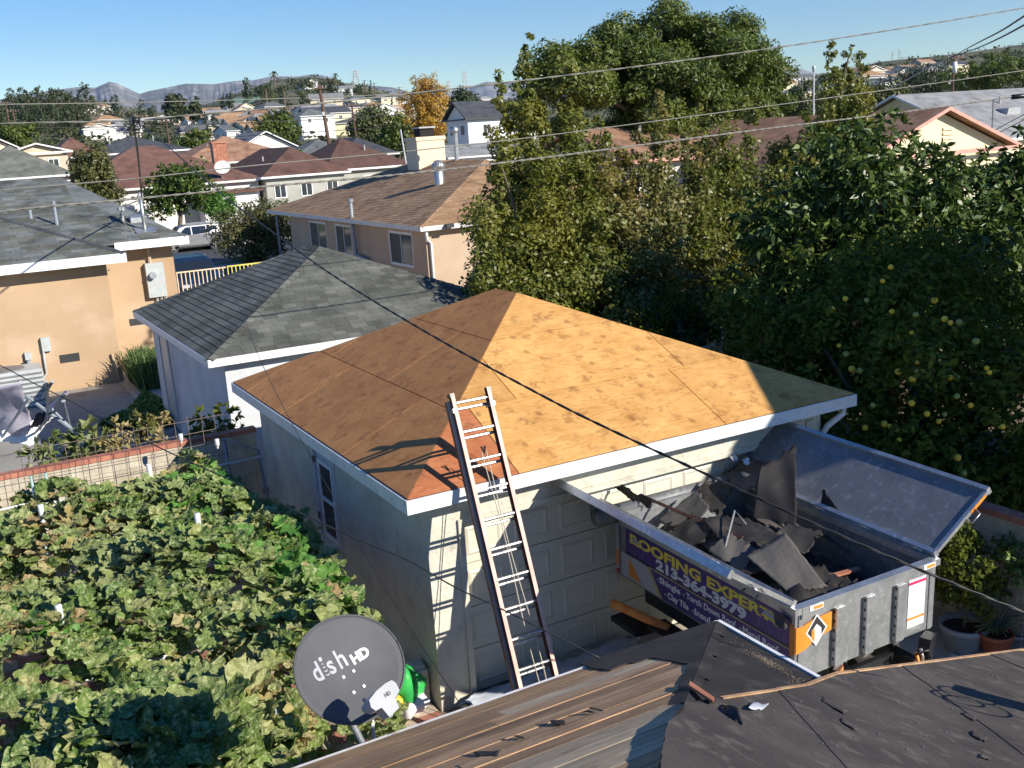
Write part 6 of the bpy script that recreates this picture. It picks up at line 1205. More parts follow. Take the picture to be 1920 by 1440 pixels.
# ================================================= shingles laid on any plane polygon
class Tiles:
    def __init__(s, mats): s.t = []; s.mats = mats
    def plane(s, poly, exposure=.143, tab=.31, th=.012, gap=.006, jit=1, seed=0):
        P = [np.array(p, float) for p in poly]; n = _n(np.cross(P[1] - P[0], P[2] - P[0])); n = n if n[2] > 0 else -n
        u = _n(np.cross([0, 0, 1.], n)); v = np.cross(n, u); o = P[0]; Q = [((p - o) @ u, (p - o) @ v) for p in P]; r = random.Random(seed)
        vmin, vmax = min(q[1] for q in Q), max(q[1] for q in Q); row = 0; vv = vmin
        while vv < vmax - 1e-4:
            strip = s.clip(Q, lambda q: q[1] - vv); strip = s.clip(strip, lambda q: vv + exposure - q[1])
            if len(strip) >= 3:
                a, b = min(q[0] for q in strip), max(q[0] for q in strip); c = a - (r.random() * tab if jit else (row % 2) * tab / 2)
                while c < b:
                    w_ = tab * (r.uniform(.7, 1.3) if jit else 1); full = [(c + gap / 2, vv), (c + w_ - gap / 2, vv), (c + w_ - gap / 2, vv + exposure), (c + gap / 2, vv + exposure)]
                    pc = s.clip(s.clip(strip, lambda q, c=c: q[0] - c - gap / 2), lambda q, c=c, w_=w_: c + w_ - gap / 2 - q[0])
                    if len(pc) >= 3:
                        W3 = [o + u * q[0] + v * q[1] for q in pc]; T3 = [o + u * q[0] + v * q[1] + n * (th * (1 - .8 * (q[1] - vv) / exposure)) for q in pc]
                        cen = sum(W3) / len(W3); dd = np.linalg.norm(cen - [0, 0, H]); ar = abs(sum(pc[i - 1][0] * pc[i][1] - pc[i][0] * pc[i - 1][1] for i in range(len(pc)))) / 2
                        s.t.append((ar * max(0, float(n @ (np.array([0, 0, H]) - cen))) / dd ** 3, W3, T3, r.randrange(len(s.mats))))
                    c += w_
            vv += exposure; row += 1
    @staticmethod
    def clip(poly, fn):
        out = []
        for i in range(len(poly)):
            a, b = poly[i - 1], poly[i]; fa, fb = fn(a), fn(b)
            if (fa >= 0) != (fb >= 0): k = fa / (fa - fb); out.append((a[0] + (b[0] - a[0]) * k, a[1] + (b[1] - a[1]) * k))
            if fb >= 0: out.append(b)
        return out
    def done(s, root, limit=300, part='shingle'):
        s.t.sort(key=lambda q: -q[0]); rest = MB()
        for i, (ar, W3, T3, mi) in enumerate(s.t):
            n = len(W3); Fc = [tuple(range(n, 2 * n))] + [(j, (j + 1) % n, (j + 1) % n + n, j + n) for j in range(n)]
            if i < limit:
                o0 = W3[0]; me = bpy.data.meshes.new(part); me.from_pydata([tuple(v - o0) for v in W3 + T3], [], Fc); me.materials.append(s.mats[mi]); o = link(part, me, root); o.location = o0.tolist()
            else: rest.add(W3 + T3, Fc, mi)
        if rest.v: tag(rest.obj(part + 's', s.mats, root), kind='stuff')
def capline(root, pts, m, w_=.11, name='hip_cap'):
    b = MB()
    for p, q in zip(pts[:-1], pts[1:]):
        p = np.array(p, float) + [0, 0, .015]; q = np.array(q, float) + [0, 0, .015]; d = q - p; L1 = np.linalg.norm(d); d /= L1; sd = _n(np.cross(d, [0, 0, 1])); k = max(1, int(L1 / .2))
        for i in range(k):
            a, c = p + d * L1 * i / k, p + d * (L1 * (i + 1) / k + .02); b.add([a - sd * w_ - [0, 0, .025], a + [0, 0, .022], a + sd * w_ - [0, 0, .025], c - sd * w_ - [0, 0, .04], c + [0, 0, .008], c + sd * w_ - [0, 0, .04]], [(0, 1, 4, 3), (1, 2, 5, 4), (0, 2, 1)])
    return b.obj(name, m, root)
# ================================================= peach house
ph = thing('peach_house', 'peach stucco house with grey shingle hip roof and white fascia at the left edge', 'house', (-1, 34, 0))
b = MB().box(-12, 4.03, 30.5, 30.65, 0, 3.47).box(3.88, 4.03, 30.65, 32.5, 0, 3.47); b.obj('wall', M['peach'], ph)
MB().box(4.03, 6.22, 32.5, 32.65, 0, 3.6).box(6.07, 6.22, 32.65, 47, 0, 3.6).box(-12, 6.07, 46.85, 47, 0, 3.6).obj('wall', M['peach'], ph)
MB().box(-12, 4.04, 30.485, 30.5, 0, .62).obj('wall_base', M['peach'], ph)
EAp, sA, sB = 3.62, .40, .295
A0 = np.array([4.47, 29.93, EAp]); hipk = 5.45
PF = [(-14, 29.93, EAp), (4.47, 29.93, EAp), (4.47 - hipk, 29.93 + hipk, EAp + sA * hipk), (-14, 29.93 + hipk, EAp + sA * hipk)]
vx = lambda y: 4.47 - (3.77 + sB * (y - 31.88) - EAp) / sA
PR = [(4.47, 29.93, EAp), (4.47, 31.88, EAp), (vx(31.88), 31.88, EAp + sA * (4.47 - vx(31.88))), (vx(38.), 38., EAp + sA * (4.47 - vx(38.))), (4.47 - hipk, 29.93 + hipk, EAp + sA * hipk)]
Bp, Bn = (0, 31.88, 3.77), _n((0, -sB, 1)); kp = [atp(x, y, Bp, Bn) for x, y in ((352, 443), (136, 376), (116, 331))]
e0 = np.array([kp[0][0], 31.88, 3.77]); rz = kp[2]
PB = [(-14, 31.88, 3.77), e0, kp[1], rz, (-14, rz[1], rz[2])]
for Pq in (PF, PR, PB): fixn(MB().prism([np.array(p) - [0, 0, .06] for p in Pq], (0, 0, .055)).obj('roof_deck', M['sh_slate'], ph))
tl = Tiles([M['sh_slate'], M['sh_grey']]); tl.plane(PF, .16, .42, seed=1); tl.plane(PR, .16, .42, seed=2); tl.plane(PB, .16, .42, seed=3); tl.done(ph)
capline(ph, [PF[1], PF[2]], M['sh_dark']); capline(ph, [e0, kp[1]], M['sh_slate'])
rear = [e0 + [0, 14, 0], e0, kp[1], rz, rz + [0, 8, -2.3]]; 
fixn(MB().prism([np.array(p) - [0, 0, .05] for p in [rz, (-14, rz[1], rz[2]), (-14, 48, 3.3), (rz[0] + 1.5, 48, 3.3)]], (0, 0, .05)).obj('rear_roof', M['sh_slate'], ph))
fixn(MB().prism([np.array(p) - [0, 0, .05] for p in [e0, kp[1], rz, (rz[0] + 1.5, 48, 3.3), (e0[0], 48, 3.6)]], (-.02, 0, .04)).obj('rear_roof', M['sh_slate'], ph))
MB().box(-14, 4.50, 29.90, 29.93, EAp - .25, EAp - .003).box(4.47, 4.50, 29.931, 31.88, EAp - .25, EAp - .003).obj('fascia', M['white'], ph)
MB().box(4.51, e0[0] + .03, 31.85, 31.878, 3.53, 3.768).box(e0[0], e0[0] + .03, 31.879, 40, 3.53, 3.768).obj('fascia', M['white'], ph)
MB().box(-14, 4.46, 29.94, 30.49, EAp - .22, EAp - .2).box(4.04, e0[0] - .01, 31.89, 32.49, 3.56, 3.58).obj('soffit', M['white'], ph)
def onpf(px_, py_): return aty(px_, py_, 30.48)
def wallbox(name, px_, py_, w_, h_, m_, y=30.5, dp=.12, parent=ph, label=None):
    p = aty(px_, py_, y - dp); o = MB().box(p[0] - w_ / 2, p[0] + w_ / 2, y - dp, y - .002, p[2] - h_ / 2, p[2] + h_ / 2).obj(name, m_, parent); return o
wallbox('switch_box', 86, 646, .22, .38, M['metalgrey']); wallbox('switch_box', 53, 668, .16, .2, M['metalgrey'])
v1 = wallbox('foundation_vent', 131, 671, .50, .22, M['screen'], dp=.02); v2 = wallbox('foundation_vent', 257, 603, .42, .2, M['screen'], y=32.5, dp=.02)
wallbox('electric_meter', 293, 525, .52, 1.02, M['metalgrey'], y=32.5, dp=.2); p = aty(286, 516, 32.27); fixn(MB().tube([p, p + [0, -.12, 0]], .1, 14).obj('meter_dial', M['galv'], ph))
p = aty(276, 458, 32.4); q = aty(282, 497, 32.4); fixn(MB().tube([p, q], .05, 6).obj('conduit', M['tan'], ph))
for dx in (-.12, 0, .12): q = aty(302, 552, 32.4); fixn(MB().tube([q + [dx, 0, 0], q + [dx, 0, -1.6]], .03, 5).obj('conduit', M['metalgrey'], ph))
def wpath(pts, y, r_=.03, m_='metalgrey', name='conduit'): fixn(MB().tube([aty(a, c, y) for a, c in pts], r_, 6).obj(name, M[m_], ph, True))
wpath([(81, 656), (84, 680), (88, 700), (80, 712), (74, 720)], 30.42); wpath([(53, 676), (58, 700), (66, 730)], 30.38, .06, 'pipegrey'); wpath([(48, 676), (56, 712), (62, 738)], 30.34, .035, 'black'); wpath([(210, 663), (213, 675), (219, 690), (224, 714)], 30.42, .035, 'tan', 'hose_pipe')
wpath([(204, 505), (203, 508)], 30.4, .02); p = aty(73, 500, 30.2); fixn(MB().lathe([(0, -.1), (.07, -.04), (.05, .03), (0, .05)], p, 8).obj('soffit_lamp', M['white'], ph))
# service mast and vents on the roof
p = atp(272, 433, Bp, Bn); t_ = aty(265, 372, p[1]); fixn(MB().tube([p, [p[0], p[1], t_[2]]], .055, 8).obj('service_mast', M['galv'], ph, True)); fixn(MB().obox(p + [0, 0, .03], np.array([.28, 0, 0]), _n((0, 1, sB)) * .22, np.array(Bn) * .01).obj('mast_flashing', M['galv'], ph)); fixn(MB().lathe([(.07, 0), (.10, .05), (.04, .16), (0, .17)], [p[0], p[1], t_[2]], 8).obj('weather_head', M['lnb'], ph, True))
mt = np.array([p[0], p[1], t_[2]]); fixn(MB().tube([mt + [-.05, 0, -.05], mt + [-.55, 0, -.2], mt + [-.6, 0, -.6], mt + [-.35, 0, -.95], mt + [-.05, 0, -.9]], .018, 5).obj('service_wire', M['cablegrey'], ph, True))
p = atp(230, 415, Bp, Bn); fixn(MB().lathe([(.05, 0), (.05, .3), (.1, .31), (.1, .42), (0, .43)], p, 8).obj('roof_vent', M['lnb'], ph)); p = atp(257, 415, Bp, Bn); fixn(MB().obox(p + [0, 0, .08], np.array([.2, 0, 0]), np.array([0, .15, .04]), np.array([0, 0, .08])).obj('roof_vent', M['galv'], ph))
for (a, c, zt) in ((107, 422, 377), (58, 410, 394)):
    p = atp(a, c, *((PF[0], _n((0, -sA, 1))) if a < 100 else (Bp, Bn))); t_ = aty(a - 6, zt, p[1]); fixn(MB().tube([p, [p[0], p[1], t_[2]]], .05, 8).obj('vent_pipe', M['pipegrey'], ph))
# heap of slabs / frame in the passage and a tuft of grass
tag(MB().box(4.3, 5.2, 31.5, 32.3, .03, .35).box(5.25, 6.3, 31.7, 32.4, .03, .28).obj('stone_slabs', M['slab']), 'grey stone slabs stacked in the passage by the peach house', 'slabs')
cf = thing('chair_frame', 'bare white chair frame lying in the passage beside the blue garage', 'chair frame', (5.6, 29, 0))
for pts in ([(5.2, 30, .1), (5.9, 28.6, .1)], [(5.5, 30.4, .1), (6.2, 29.2, .1)], [(5.2, 29.2, .1), (5.3, 29.3, .8), (5.7, 29.2, .8), (5.6, 29, .1)]): fixn(MB().tube(pts, .03, 5).obj('frame_tube', M['white'], cf))
tg = thing('tall_grass', 'clump of tall green grass at the corner of the peach house', 'grass clump', (4.6, 29.4, 0)); rg = np.random.default_rng(3); nb_ = 1500; c0 = np.stack([rg.uniform(4.15, 5.0, nb_), rg.uniform(28.6, 30.4, nb_), np.zeros(nb_)], 1); a_ = rg.uniform(0, 6.28, nb_); hh = rg.uniform(.5, 1.25, nb_); out_ = rg.uniform(.05, .5, nb_); dd = np.stack([np.cos(a_) * out_, np.sin(a_) * out_, hh], 1); sd = np.stack([-np.sin(a_), np.cos(a_), a_ * 0], 1) * .016; mid = c0 + dd * .65 + [0, 0, .08]
V = np.stack([c0 - sd, c0 + sd, mid + sd, mid - sd, mid + sd, mid - sd, c0 + dd * [1.25, 1.25, .8]], 1); V = np.stack([c0 - sd, c0 + sd, mid + sd, mid - sd, mid - sd, mid + sd, c0 + dd * [1.3, 1.3, .85], c0 + dd * [1.3, 1.3, .85]], 1).reshape(-1, 3)
tag(link('blades', npmesh('blades', V, np.arange(len(V)).reshape(-1, 4), L_['grass']), tg), kind='stuff')
# air conditioner, collapsed canopy
ac = thing('air_conditioner', 'grey air conditioning unit against the peach wall behind the collapsed canopy', 'air conditioner', (1.2, 29.6, 0))
MB().box(.3, 1.9, 28.9, 29.9, .05, 1.0).obj('casing', M['metalgrey'], ac); fixn(MB().tube([(1.1, 29.4, 1.001), (1.1, 29.4, 1.03)], .42, 20).obj('fan_grille', M['galvdull'], ac)); 
for k_ in range(7): MB().box(.32, 1.88, 28.885, 28.899, .15 + k_ * .12, .2 + k_ * .12).obj('louvre', M['galvdull'], ac)
cn = thing('canopy_frame', 'collapsed folding canopy with bent legs and lilac tarp in the yard', 'canopy', (1.2, 24, 0))
def cp(x, y, z): return atz(x, y, z)
for a, c in [((-30, 870, .4), (55, 745, 1.9)), ((-30, 775, 1.5), (58, 818, .9)), ((60, 820, .9), (-10, 735, 1.6)), ((48, 742, 2.1), (135, 805, 1.3)), ((135, 805, 1.3), (95, 765, 1.7)), ((118, 752, 2.05), (146, 855, .05)), ((90, 788, 1.5), (88, 715, 2.6)), ((80, 745, 2.0), (98, 715, 2.6)), ((60, 818, .9), (120, 752, 2.0))]:
    fixn(MB().tube([cp(*a), cp(*c)], .028, 5).obj('frame_tube', M['pipegrey'], cn))
crumple('tarp', quadpx([(-40, 800, 1.2), (60, 815, 1.0), (45, 705, 2.3), (-40, 720, 2.2)]), M['tarp'], 201, .10, .03, 16, 14, parent=cn)
crumple('tarp', quadpx([(60, 812, 1.1), (100, 780, 1.4), (135, 740, 2.0), (118, 728, 2.25)]), M['tarp'], 202, .08, .05, 12, 10, parent=cn)
crumple('tarp', quadpx([(-30, 830, 1.0), (58, 832, .8), (105, 775, 1.3), (40, 800, 1.2)]), M['white'], 203, .08, .05, 12, 10, parent=cn)
crumple('bag', quadpx([(50, 812, 1.1), (72, 806, 1.15), (92, 770, 1.6), (66, 778, 1.6)]), M['navy'], 204, .05, .05, 10, 8, parent=cn)
tree('bay_shrub', 'light green broad leaved shrub behind the red capped wall', 'shrub', (1.6, 17.2, 0), [(1.25, 17.0, 1.45, .65, .5, .65), (.95, 17.1, 1.1, .5, .45, .5)], 1700, .15, leafmat('light_bay_leaf', [(.10, .14, .04), (.16, .20, .06), (.24, .26, .10)], .4, .25), sub=22, subr=.35, seed=60, whorl=6, trunk=.02, limbs=2)
tree('bay_shrub', 'small dark upright shrub against the blue garage wall', 'shrub', (3.5, 17.4, 0), [(3.62, 17.2, 1.5, .32, .3, .5), (3.35, 17.3, 1.3, .25, .2, .4)], 600, .13, L_['citrus'], sub=14, subr=.4, seed=61, whorl=6, trunk=.015, limbs=2)
for i, (x_, y_, lb) in enumerate([(196, 800, 'thin reddish green plant behind the wall, nearest the light green shrub'), (240, 800, 'small spiky plant behind the middle of the red capped wall'), (288, 800, 'small leafy plant behind the wall nearest the dark upright shrub')]):
    p = atz(x_, y_ + 25, 1.5); tree('young_plant', lb, 'plant', (p[0], 16.7, 0), [(p[0], 16.7, 1.9, .22, .15, .32)], 260, .10, L_['vineyellow'] if i != 1 else L_['shrubb'], sub=10, subr=.4, seed=62 + i, whorl=5, trunk=.012, limbs=2)
tree('bronze_shrub', 'dense bronze green shrub at the left edge beside the vine', 'shrub', (-.5, 14.6, 0), [(-.3, 14.5, 1.4, .8, .5, .7), (.05, 14.2, 1.2, .5, .4, .6)], 2600, .12, L_['shrubb'], sub=24, subr=.35, seed=66, whorl=6, trunk=.02, limbs=3)
tag(MB().box(-3, 1.1, 16.5, 16.9, 0, 1.25).obj('planter_wall', M['slab']), 'low pale planter wall behind the light green shrub', 'planter')
rg = np.random.default_rng(5); nb_ = 2600; pts_ = []
gp_ = [(215, 806), (300, 806), (375, 800), (300, 780), (275, 742), (258, 750), (250, 775)]
gc = [atz(x_, y_, .0) for x_, y_ in [(185, 812), (320, 806), (318, 775), (272, 745), (262, 762), (245, 785)]]
G2 = np.array([g_[:2] for g_ in gc]); gx_ = rg.uniform(G2[:, 0].min(), G2[:, 0].max(), 9000); gy_ = rg.uniform(G2[:, 1].min(), G2[:, 1].max(), 9000); _p = poly; poly = G2; okk = inside(gx_, gy_); poly = _p
gx_, gy_ = gx_[okk][:5200], gy_[okk][:5200]; C0 = np.stack([gx_, gy_, rg.uniform(.05, .3, len(gx_))], 1); N0 = np.tile([0, 0, 1.], (len(gx_), 1)); V = leafcloud(C0, N0, .13, .5, rg=rg)
tag(link('ground_cover', npmesh('ground_cover', V, np.arange(len(V)).reshape(-1, 4), L_['hedge'])), 'low dark green ground cover beside the blue garage', 'ground cover', kind='stuff')
# ================================================= tan house with the brown shingle roof
th = thing('tan_house', 'tan stucco house with a brown shingle hip roof and white framed windows', 'house', (21.5, 44, 0))
BX0, BX1, BY0, BY1, BZ, BS = 15.6, 27.6, 35.2, 54.9, 3.0, .345
ring_wall(th, 15.95, 27.2, 35.6, 52.2, 0, 2.86, M['tan'], 'wall', .2, holes=[('left', 36.9, 39.3, 1.3, 2.66), ('left', 43.5, 45.6, 1.3, 2.66), ('left', 46.8, 49.3, 1.3, 2.66)])
for a, c in ((36.9, 39.3), (43.5, 45.6), (46.8, 49.3)): window(th, 'left', 16.0, a, c, 1.3, 2.66, curtain=2, fw=.1)
hb = (BX1 - BX0) / 2; zr = BZ + BS * hb
faces = [[(BX0, BY0, BZ), (BX1, BY0, BZ), (BX0 + hb, BY0 + hb, zr)], [(BX0, BY1, BZ), (BX0, BY0, BZ), (BX0 + hb, BY0 + hb, zr), (BX0 + hb, BY1 - hb, zr)]]
tl = Tiles([M['sh_brown']]); tl.plane(faces[0], .15, .33, seed=5); tl.plane(faces[1], .15, .33, seed=6); tl.done(th)
E4 = [(BX0, BY0, BZ - .01), (BX1, BY0, BZ - .01), (BX1, BY1, BZ - .01), (BX0, BY1, BZ - .01), (BX0 + hb, BY0 + hb, zr - .01), (BX0 + hb, BY1 - hb, zr - .01)]
MB().add(E4 + [(a, b_, BZ - .04) for a, b_, _ in E4[:4]], [(0, 1, 4), (1, 2, 5, 4), (2, 3, 5), (3, 0, 4, 5), (9, 8, 7, 6), (6, 7, 1, 0), (7, 8, 2, 1), (8, 9, 3, 2), (9, 6, 0, 3)]).obj('roof_deck', M['sh_brown'], th)
capline(th, [E4[0], E4[4]], M['sh_brown']); capline(th, [E4[4], E4[5]], M['sh_brown'])
b = MB(); t_ = .03; b.box(BX0 - t_, BX1 + t_, BY0 - t_, BY0, BZ - .17, BZ).box(BX0 - t_, BX0, BY0 + .001, BY1, BZ - .17, BZ).box(BX0, BX1 + t_, BY1, BY1 + t_, BZ - .17, BZ); b.obj('fascia', M['whitewood'], th); MB().box(BX0, BX1, BY0, BY1, BZ - .14, BZ - .12).obj('soffit', M['whitewood'], th)
fixn(MB().tube([(15.85, 35.3, 2.82), (15.92, 35.45, 2.5), (16.1, 35.52, 2.35), (16.1, 35.52, .2)], .06, 6).obj('downspout', M['white'], th, True))
p = atx(664, 428, 15.8); q = atx(664, 382, 15.6); fixn(MB().tube([(15.75, p[1], 3.75), (15.75, p[1], 2.6), (15.8, p[1], 1.45), (15.75, p[1] - 1.1, 1.35), (15.8, p[1] - 1.6, 1.1)], .075, 8).obj('vent_pipe', M['pipegrey'], th, True)); fixn(MB().lathe([(.12, 0), (.13, .14), (0, .16)], (15.75, p[1], 3.70), 10).obj('vent_cap', M['pipegrey'], th)); MB().box(15.45, 15.94, p[1] - 3.6, p[1] - .9, .4, 1.15).obj('water_heater_box', M['tan'], th)
fixn(MB().tube([(16.1, 51.6, 0), (16.1, 51.6, 2.86)], .09, 6).obj('porch_post', M['tan'], th)); fixn(MB().tube([(15.9, 54.3, 0), (15.9, 54.3, 2.86)], .07, 6).obj('porch_post', M['pipegrey'], th))
p = aty(820, 292, 40.8); rb_ = BZ + BS * min(p[0] - BX0, p[1] - BY0); c_ = np.array([p[0], p[1], rb_]); tv = MB().lathe([(.20, -.1), (.20, .55), (.17, .56)], c_, 14).obj('turbine_base', M['galv'], th, True)
def turbine(c_, r_, parent):
    b = MB(); c_ = np.array(c_)
    for i in range(18):
        a = 2 * PI * i / 18; P = []
        for k_ in range(6):
            f = k_ / 5; rr_ = r_ * (.7 + .45 * math.sin(f * PI)); aa = a + f * .35
            for w_ in (0, .24): P.append(c_ + [rr_ * math.cos(aa + w_), rr_ * math.sin(aa + w_), f * r_ * 1.5])
        b.add(P, [(2 * k_, 2 * k_ + 1, 2 * k_ + 3, 2 * k_ + 2) for k_ in range(5)])
    b.lathe([(r_ * .8, r_ * 1.5), (r_ * .4, r_ * 1.68), (0, r_ * 1.72)], c_, 14); return b.obj('turbine_head', M['galv'], parent, True)
turbine(c_ + [0, 0, .56], .26, th)
p = aty(856, 290, 44); fixn(MB().tube([(p[0], 44, 4.6), (p[0], 44, 6.35)], .11, 10).obj('flue', M['galv'], th)); fixn(MB().lathe([(.11, 0), (.17, .02), (.17, .2), (0, .3)], (p[0], 44, 6.3), 12).obj('flue_cap', M['galv'], th, True))
cx0, cx1 = aty(780, 252, 46)[0], aty(832, 250, 46)[0]; ch = MB().box(cx0, cx1, 46, 47.3, 2.5, 6.05).box(cx0 - .05, cx1 + .05, 45.95, 47.35, 6.05, 6.22).obj('chimney', M['cream'], th); MB().box(cx0 + .35, cx0 + 1.05, 46.3, 47.0, 6.23, 6.6).obj('chimney_cap', M['dark'], ch); MB().box(cx0 + .28, cx0 + 1.12, 46.2, 47.1, 6.61, 6.68).obj('cap_plate', M['lnb'], ch)
p = aty(832, 435, 35.1); MB().box(16.55, 16.85, 34.95, 35.15, 2.88, 3.02).obj('flood_lamp', M['screen'], th); MB().box(19.2, 20.4, 35.56, 35.6, .3, 2.4).obj('door', M['white'], th)
# red-brown stair rail behind the grey garage
sr = thing('stair_railing', 'red brown wooden stair railing by the tan house between the two garages', 'railing', (18.5, 33, 0))
p0_, p1_ = aty(884, 508, 33.5), aty(932, 556, 33.5)
fixn(MB().tube([p0_, p1_], .05, 4).obj('hand_rail', M['redwood'], sr)); fixn(MB().tube([p0_, [p0_[0], p0_[1], 0]], .06, 4).obj('post', M['redwood'], sr))
for f in np.linspace(.12, .95, 7): c_ = p0_ * (1 - f) + p1_ * f; fixn(MB().tube([c_, c_ - [0, 0, 1.0]], .02, 4).obj('baluster', M['redwood'], sr))
# ================================================= iron fence and gate across the driveway
fe = thing('driveway_fence', 'cream painted metal fence with a yellow section across the driveway', 'fence', (9, 41, 0))
x0_, x1_ = aty(331, 518, 41)[0], aty(424, 507, 41)[0]; x2_ = aty(470, 500, 41)[0]
for z in (1.72, .3): MB().box(x0_, x1_, 40.98, 41.02, z, z + .05).obj('rail', M['paintedcream'], fe)
k_ = x0_
while k_ < x1_: MB().box(k_, k_ + .035, 40.985, 41.015, .1, 1.75).obj('baluster', M['paintedcream'], fe); k_ += .16
M['gateyellow'] = mat('yellow_painted_metal', (.62, .55, .10), rough=.6)
for z in (1.74, .3): MB().box(x1_ + .05, x2_ + 1.5, 40.98, 41.02, z, z + .05).obj('rail', M['gateyellow'], fe)
k_ = x1_ + .05
while k_ < x2_ + 1.5: MB().box(k_, k_ + .035, 40.985, 41.015, .1, 1.77).obj('baluster', M['gateyellow'], fe); k_ += .16
# ================================================= cars
def car(label, x, y, rz, paint, L1=4.55, W=1.82, Hh=1.68, group=None, suv=True, name='parked_car'):
    t = thing(name, label, 'car', (x, y, 0), rz, group); hw = W / 2
    if suv: top = [(-L1 / 2, .62), (-L1 / 2 + .02, .95), (-L1 / 2 + .16, 1.12), (-L1 / 2 + .42, 1.60), (-L1 / 2 + .75, Hh), (.35, Hh), (.75, 1.60), (1.25, 1.10), (2.0, .98), (L1 / 2, .75), (L1 / 2, .4)]
    else: top = [(-L1 / 2, .55), (-L1 / 2 + .02, .92), (-L1 / 2 + .5, .98), (-L1 / 2 + 1.15, 1.38), (-.1, 1.43), (.45, 1.38), (1.15, .96), (2.0, .86), (L1 / 2, .66), (L1 / 2, .4)]
    prof = top + [(L1 / 2 - .05, .3), (-L1 / 2 + .05, .3)]
    V = []; n = len(prof)
    for sy in (-1, 1):
        for (a, z) in prof: V.append((a, sy * hw * (1 if z < 1.0 else 1 - .22 * (z - 1.0) / (Hh - 1.0)), z))
    lay = []
    # tumblehome: extra ring inset at the belt for a rounded shoulder
    F_ = [tuple(range(n))[::-1], tuple(range(n, 2 * n))] + [(i, (i + 1) % n, (i + 1) % n + n, i + n) for i in range(n)]
    body = fixn(MB().add(V, F_).obj('body', M[paint], t, loc='local')); bm_ = body.modifiers.new('bevel', 'BEVEL'); bm_.width = .07; bm_.segments = 2; bm_.limit_method = 'ANGLE'; bm_.angle_limit = .35
    def side_y(z): return hw * (1 if z < 1.0 else 1 - .22 * (z - 1.0) / (Hh - 1.0))
    gl = [[(-1.75, 1.14), (-1.55, 1.5), (-.95, 1.56), (-.95, 1.10)], [(-.88, 1.10), (-.88, 1.57), (.0, 1.57), (.0, 1.07)], [(.07, 1.07), (.07, 1.57), (.38, 1.56), (1.0, 1.07)]] if suv else [[(-1.45, .98), (-1.0, 1.28), (-.45, 1.33), (-.45, .98)], [(-.38, .98), (-.38, 1.33), (.05, 1.34), (.4, 1.3), (1.0, .96)]]
    for sy in (-1, 1):
        for g_ in gl: P = [np.array([a, sy * (side_y(z) + .004), z]) for a, z in g_]; fixn(MB().prism(P, (0, sy * .008, 0)).obj('side_window', M['carglass'], t, loc='local'))
    i5 = [i for i, q in enumerate(top)]; 
    def band(k0, k1, inset, name, m_, lo=.12, hi=.1):
        a, c = np.array(top[k0]), np.array(top[k1]); p = a + (c - a) * lo; q = c + (a - c) * hi; nn = _n((-(c - a)[1], 0, (c - a)[0])); nn = nn if nn[2] > 0 else -nn
        P = [np.array([p[0], -side_y(p[1]) * inset, p[1]]), np.array([p[0], side_y(p[1]) * inset, p[1]]), np.array([q[0], side_y(q[1]) * inset, q[1]]), np.array([q[0], -side_y(q[1]) * inset, q[1]])]
        P = [v + nn * .006 for v in P]; return fixn(MB().prism(P, nn * .008).obj(name, M[m_], t, loc='local'))
    band(2 if suv else 2, 3, .82, 'rear_window', 'carglass'); band(6 if suv else 5, 7 if suv else 6, .84, 'windscreen', 'carglass')
    for sy in (-1, 1):
        MB().box(-L1 / 2 - .01, -L1 / 2 + .12, sy * (hw - .12) - .12, sy * (hw - .12) + .12, .82, 1.02).obj('tail_light', M['taillight'], t, loc='local'); MB().box(L1 / 2 - .14, L1 / 2 + .01, sy * (hw - .18) - .16, sy * (hw - .18) + .16, .62, .76).obj('headlight', M['lnb'], t, loc='local')
        MB().box(.85, 1.0, sy * (hw + .09) - .09, sy * (hw + .09) + .09, 1.0, 1.14).obj('mirror', M[paint] if paint != 'carblue' else M['black'], t, loc='local')
        for xx in (-L1 / 2 + .85, L1 / 2 - .9):
            yy = sy * (hw - .11); w_ = fixn(MB().tube([(xx, yy - .11, .35), (xx, yy + .12 , .35)], .35, 22).obj('wheel', M['tyre'], t, loc='local')); fixn(MB().tube([(xx, yy + sy * .105, .35), (xx, yy + sy * .128, .35)], .22, 18).obj('rim', M['black'], w_, loc='local')); b = MB()
            for s5 in range(5): a_ = s5 * 2 * PI / 5; b.obox((xx + .11 * math.cos(a_), yy + sy * .132, .35 + .11 * math.sin(a_)), np.array([math.cos(a_), 0, math.sin(a_)]) * .1, np.array([0, .008, 0]), np.array([-math.sin(a_), 0, math.cos(a_)]) * .035)
            fixn(b.obj('spokes', M['rim'], w_, loc='local'))
            fixn(MB().tube([(xx, sy * (hw - .02), .37), (xx, sy * (hw + .012), .37)], .41, 20).obj('wheel_arch', M['screen'], t, loc='local'))
    MB().box(-L1 / 2 + .05, L1 / 2 - .05, -hw - .012, hw + .012, .28, .40).obj('sill', M['screen'], t, loc='local')
    if suv:
        for sy in (-1, 1): fixn(MB().tube([(-1.5, sy * hw * .72, Hh + .04), (.3, sy * hw * .72, Hh + .04)], .02, 5).obj('roof_rail', M['galv'], t, loc='local'))
    MB().box(-L1 / 2 - .012, -L1 / 2 - .002, -.26, .26, .62, .76).obj('number_plate', M['letterwhite'], t, loc='local')
    return t
p = atz(367, 465, 0); car('silver SUV with dark wheel arches parked along the far kerb of the street', p[0] - .6, 70.0, PI, 'carsilver')
p = aty(372, 500, 45); car('dark blue SUV parked behind the cream driveway fence', p[0] + .1, 47.4, -PI / 2 + .04, 'carblue', W=1.95, Hh=1.72)
p = aty(522, 383, 79); car('white sedan parked on the driveway across the street', p[0] + 1.3, 79.5, PI / 2 + .15, 'carwhite', suv=False)
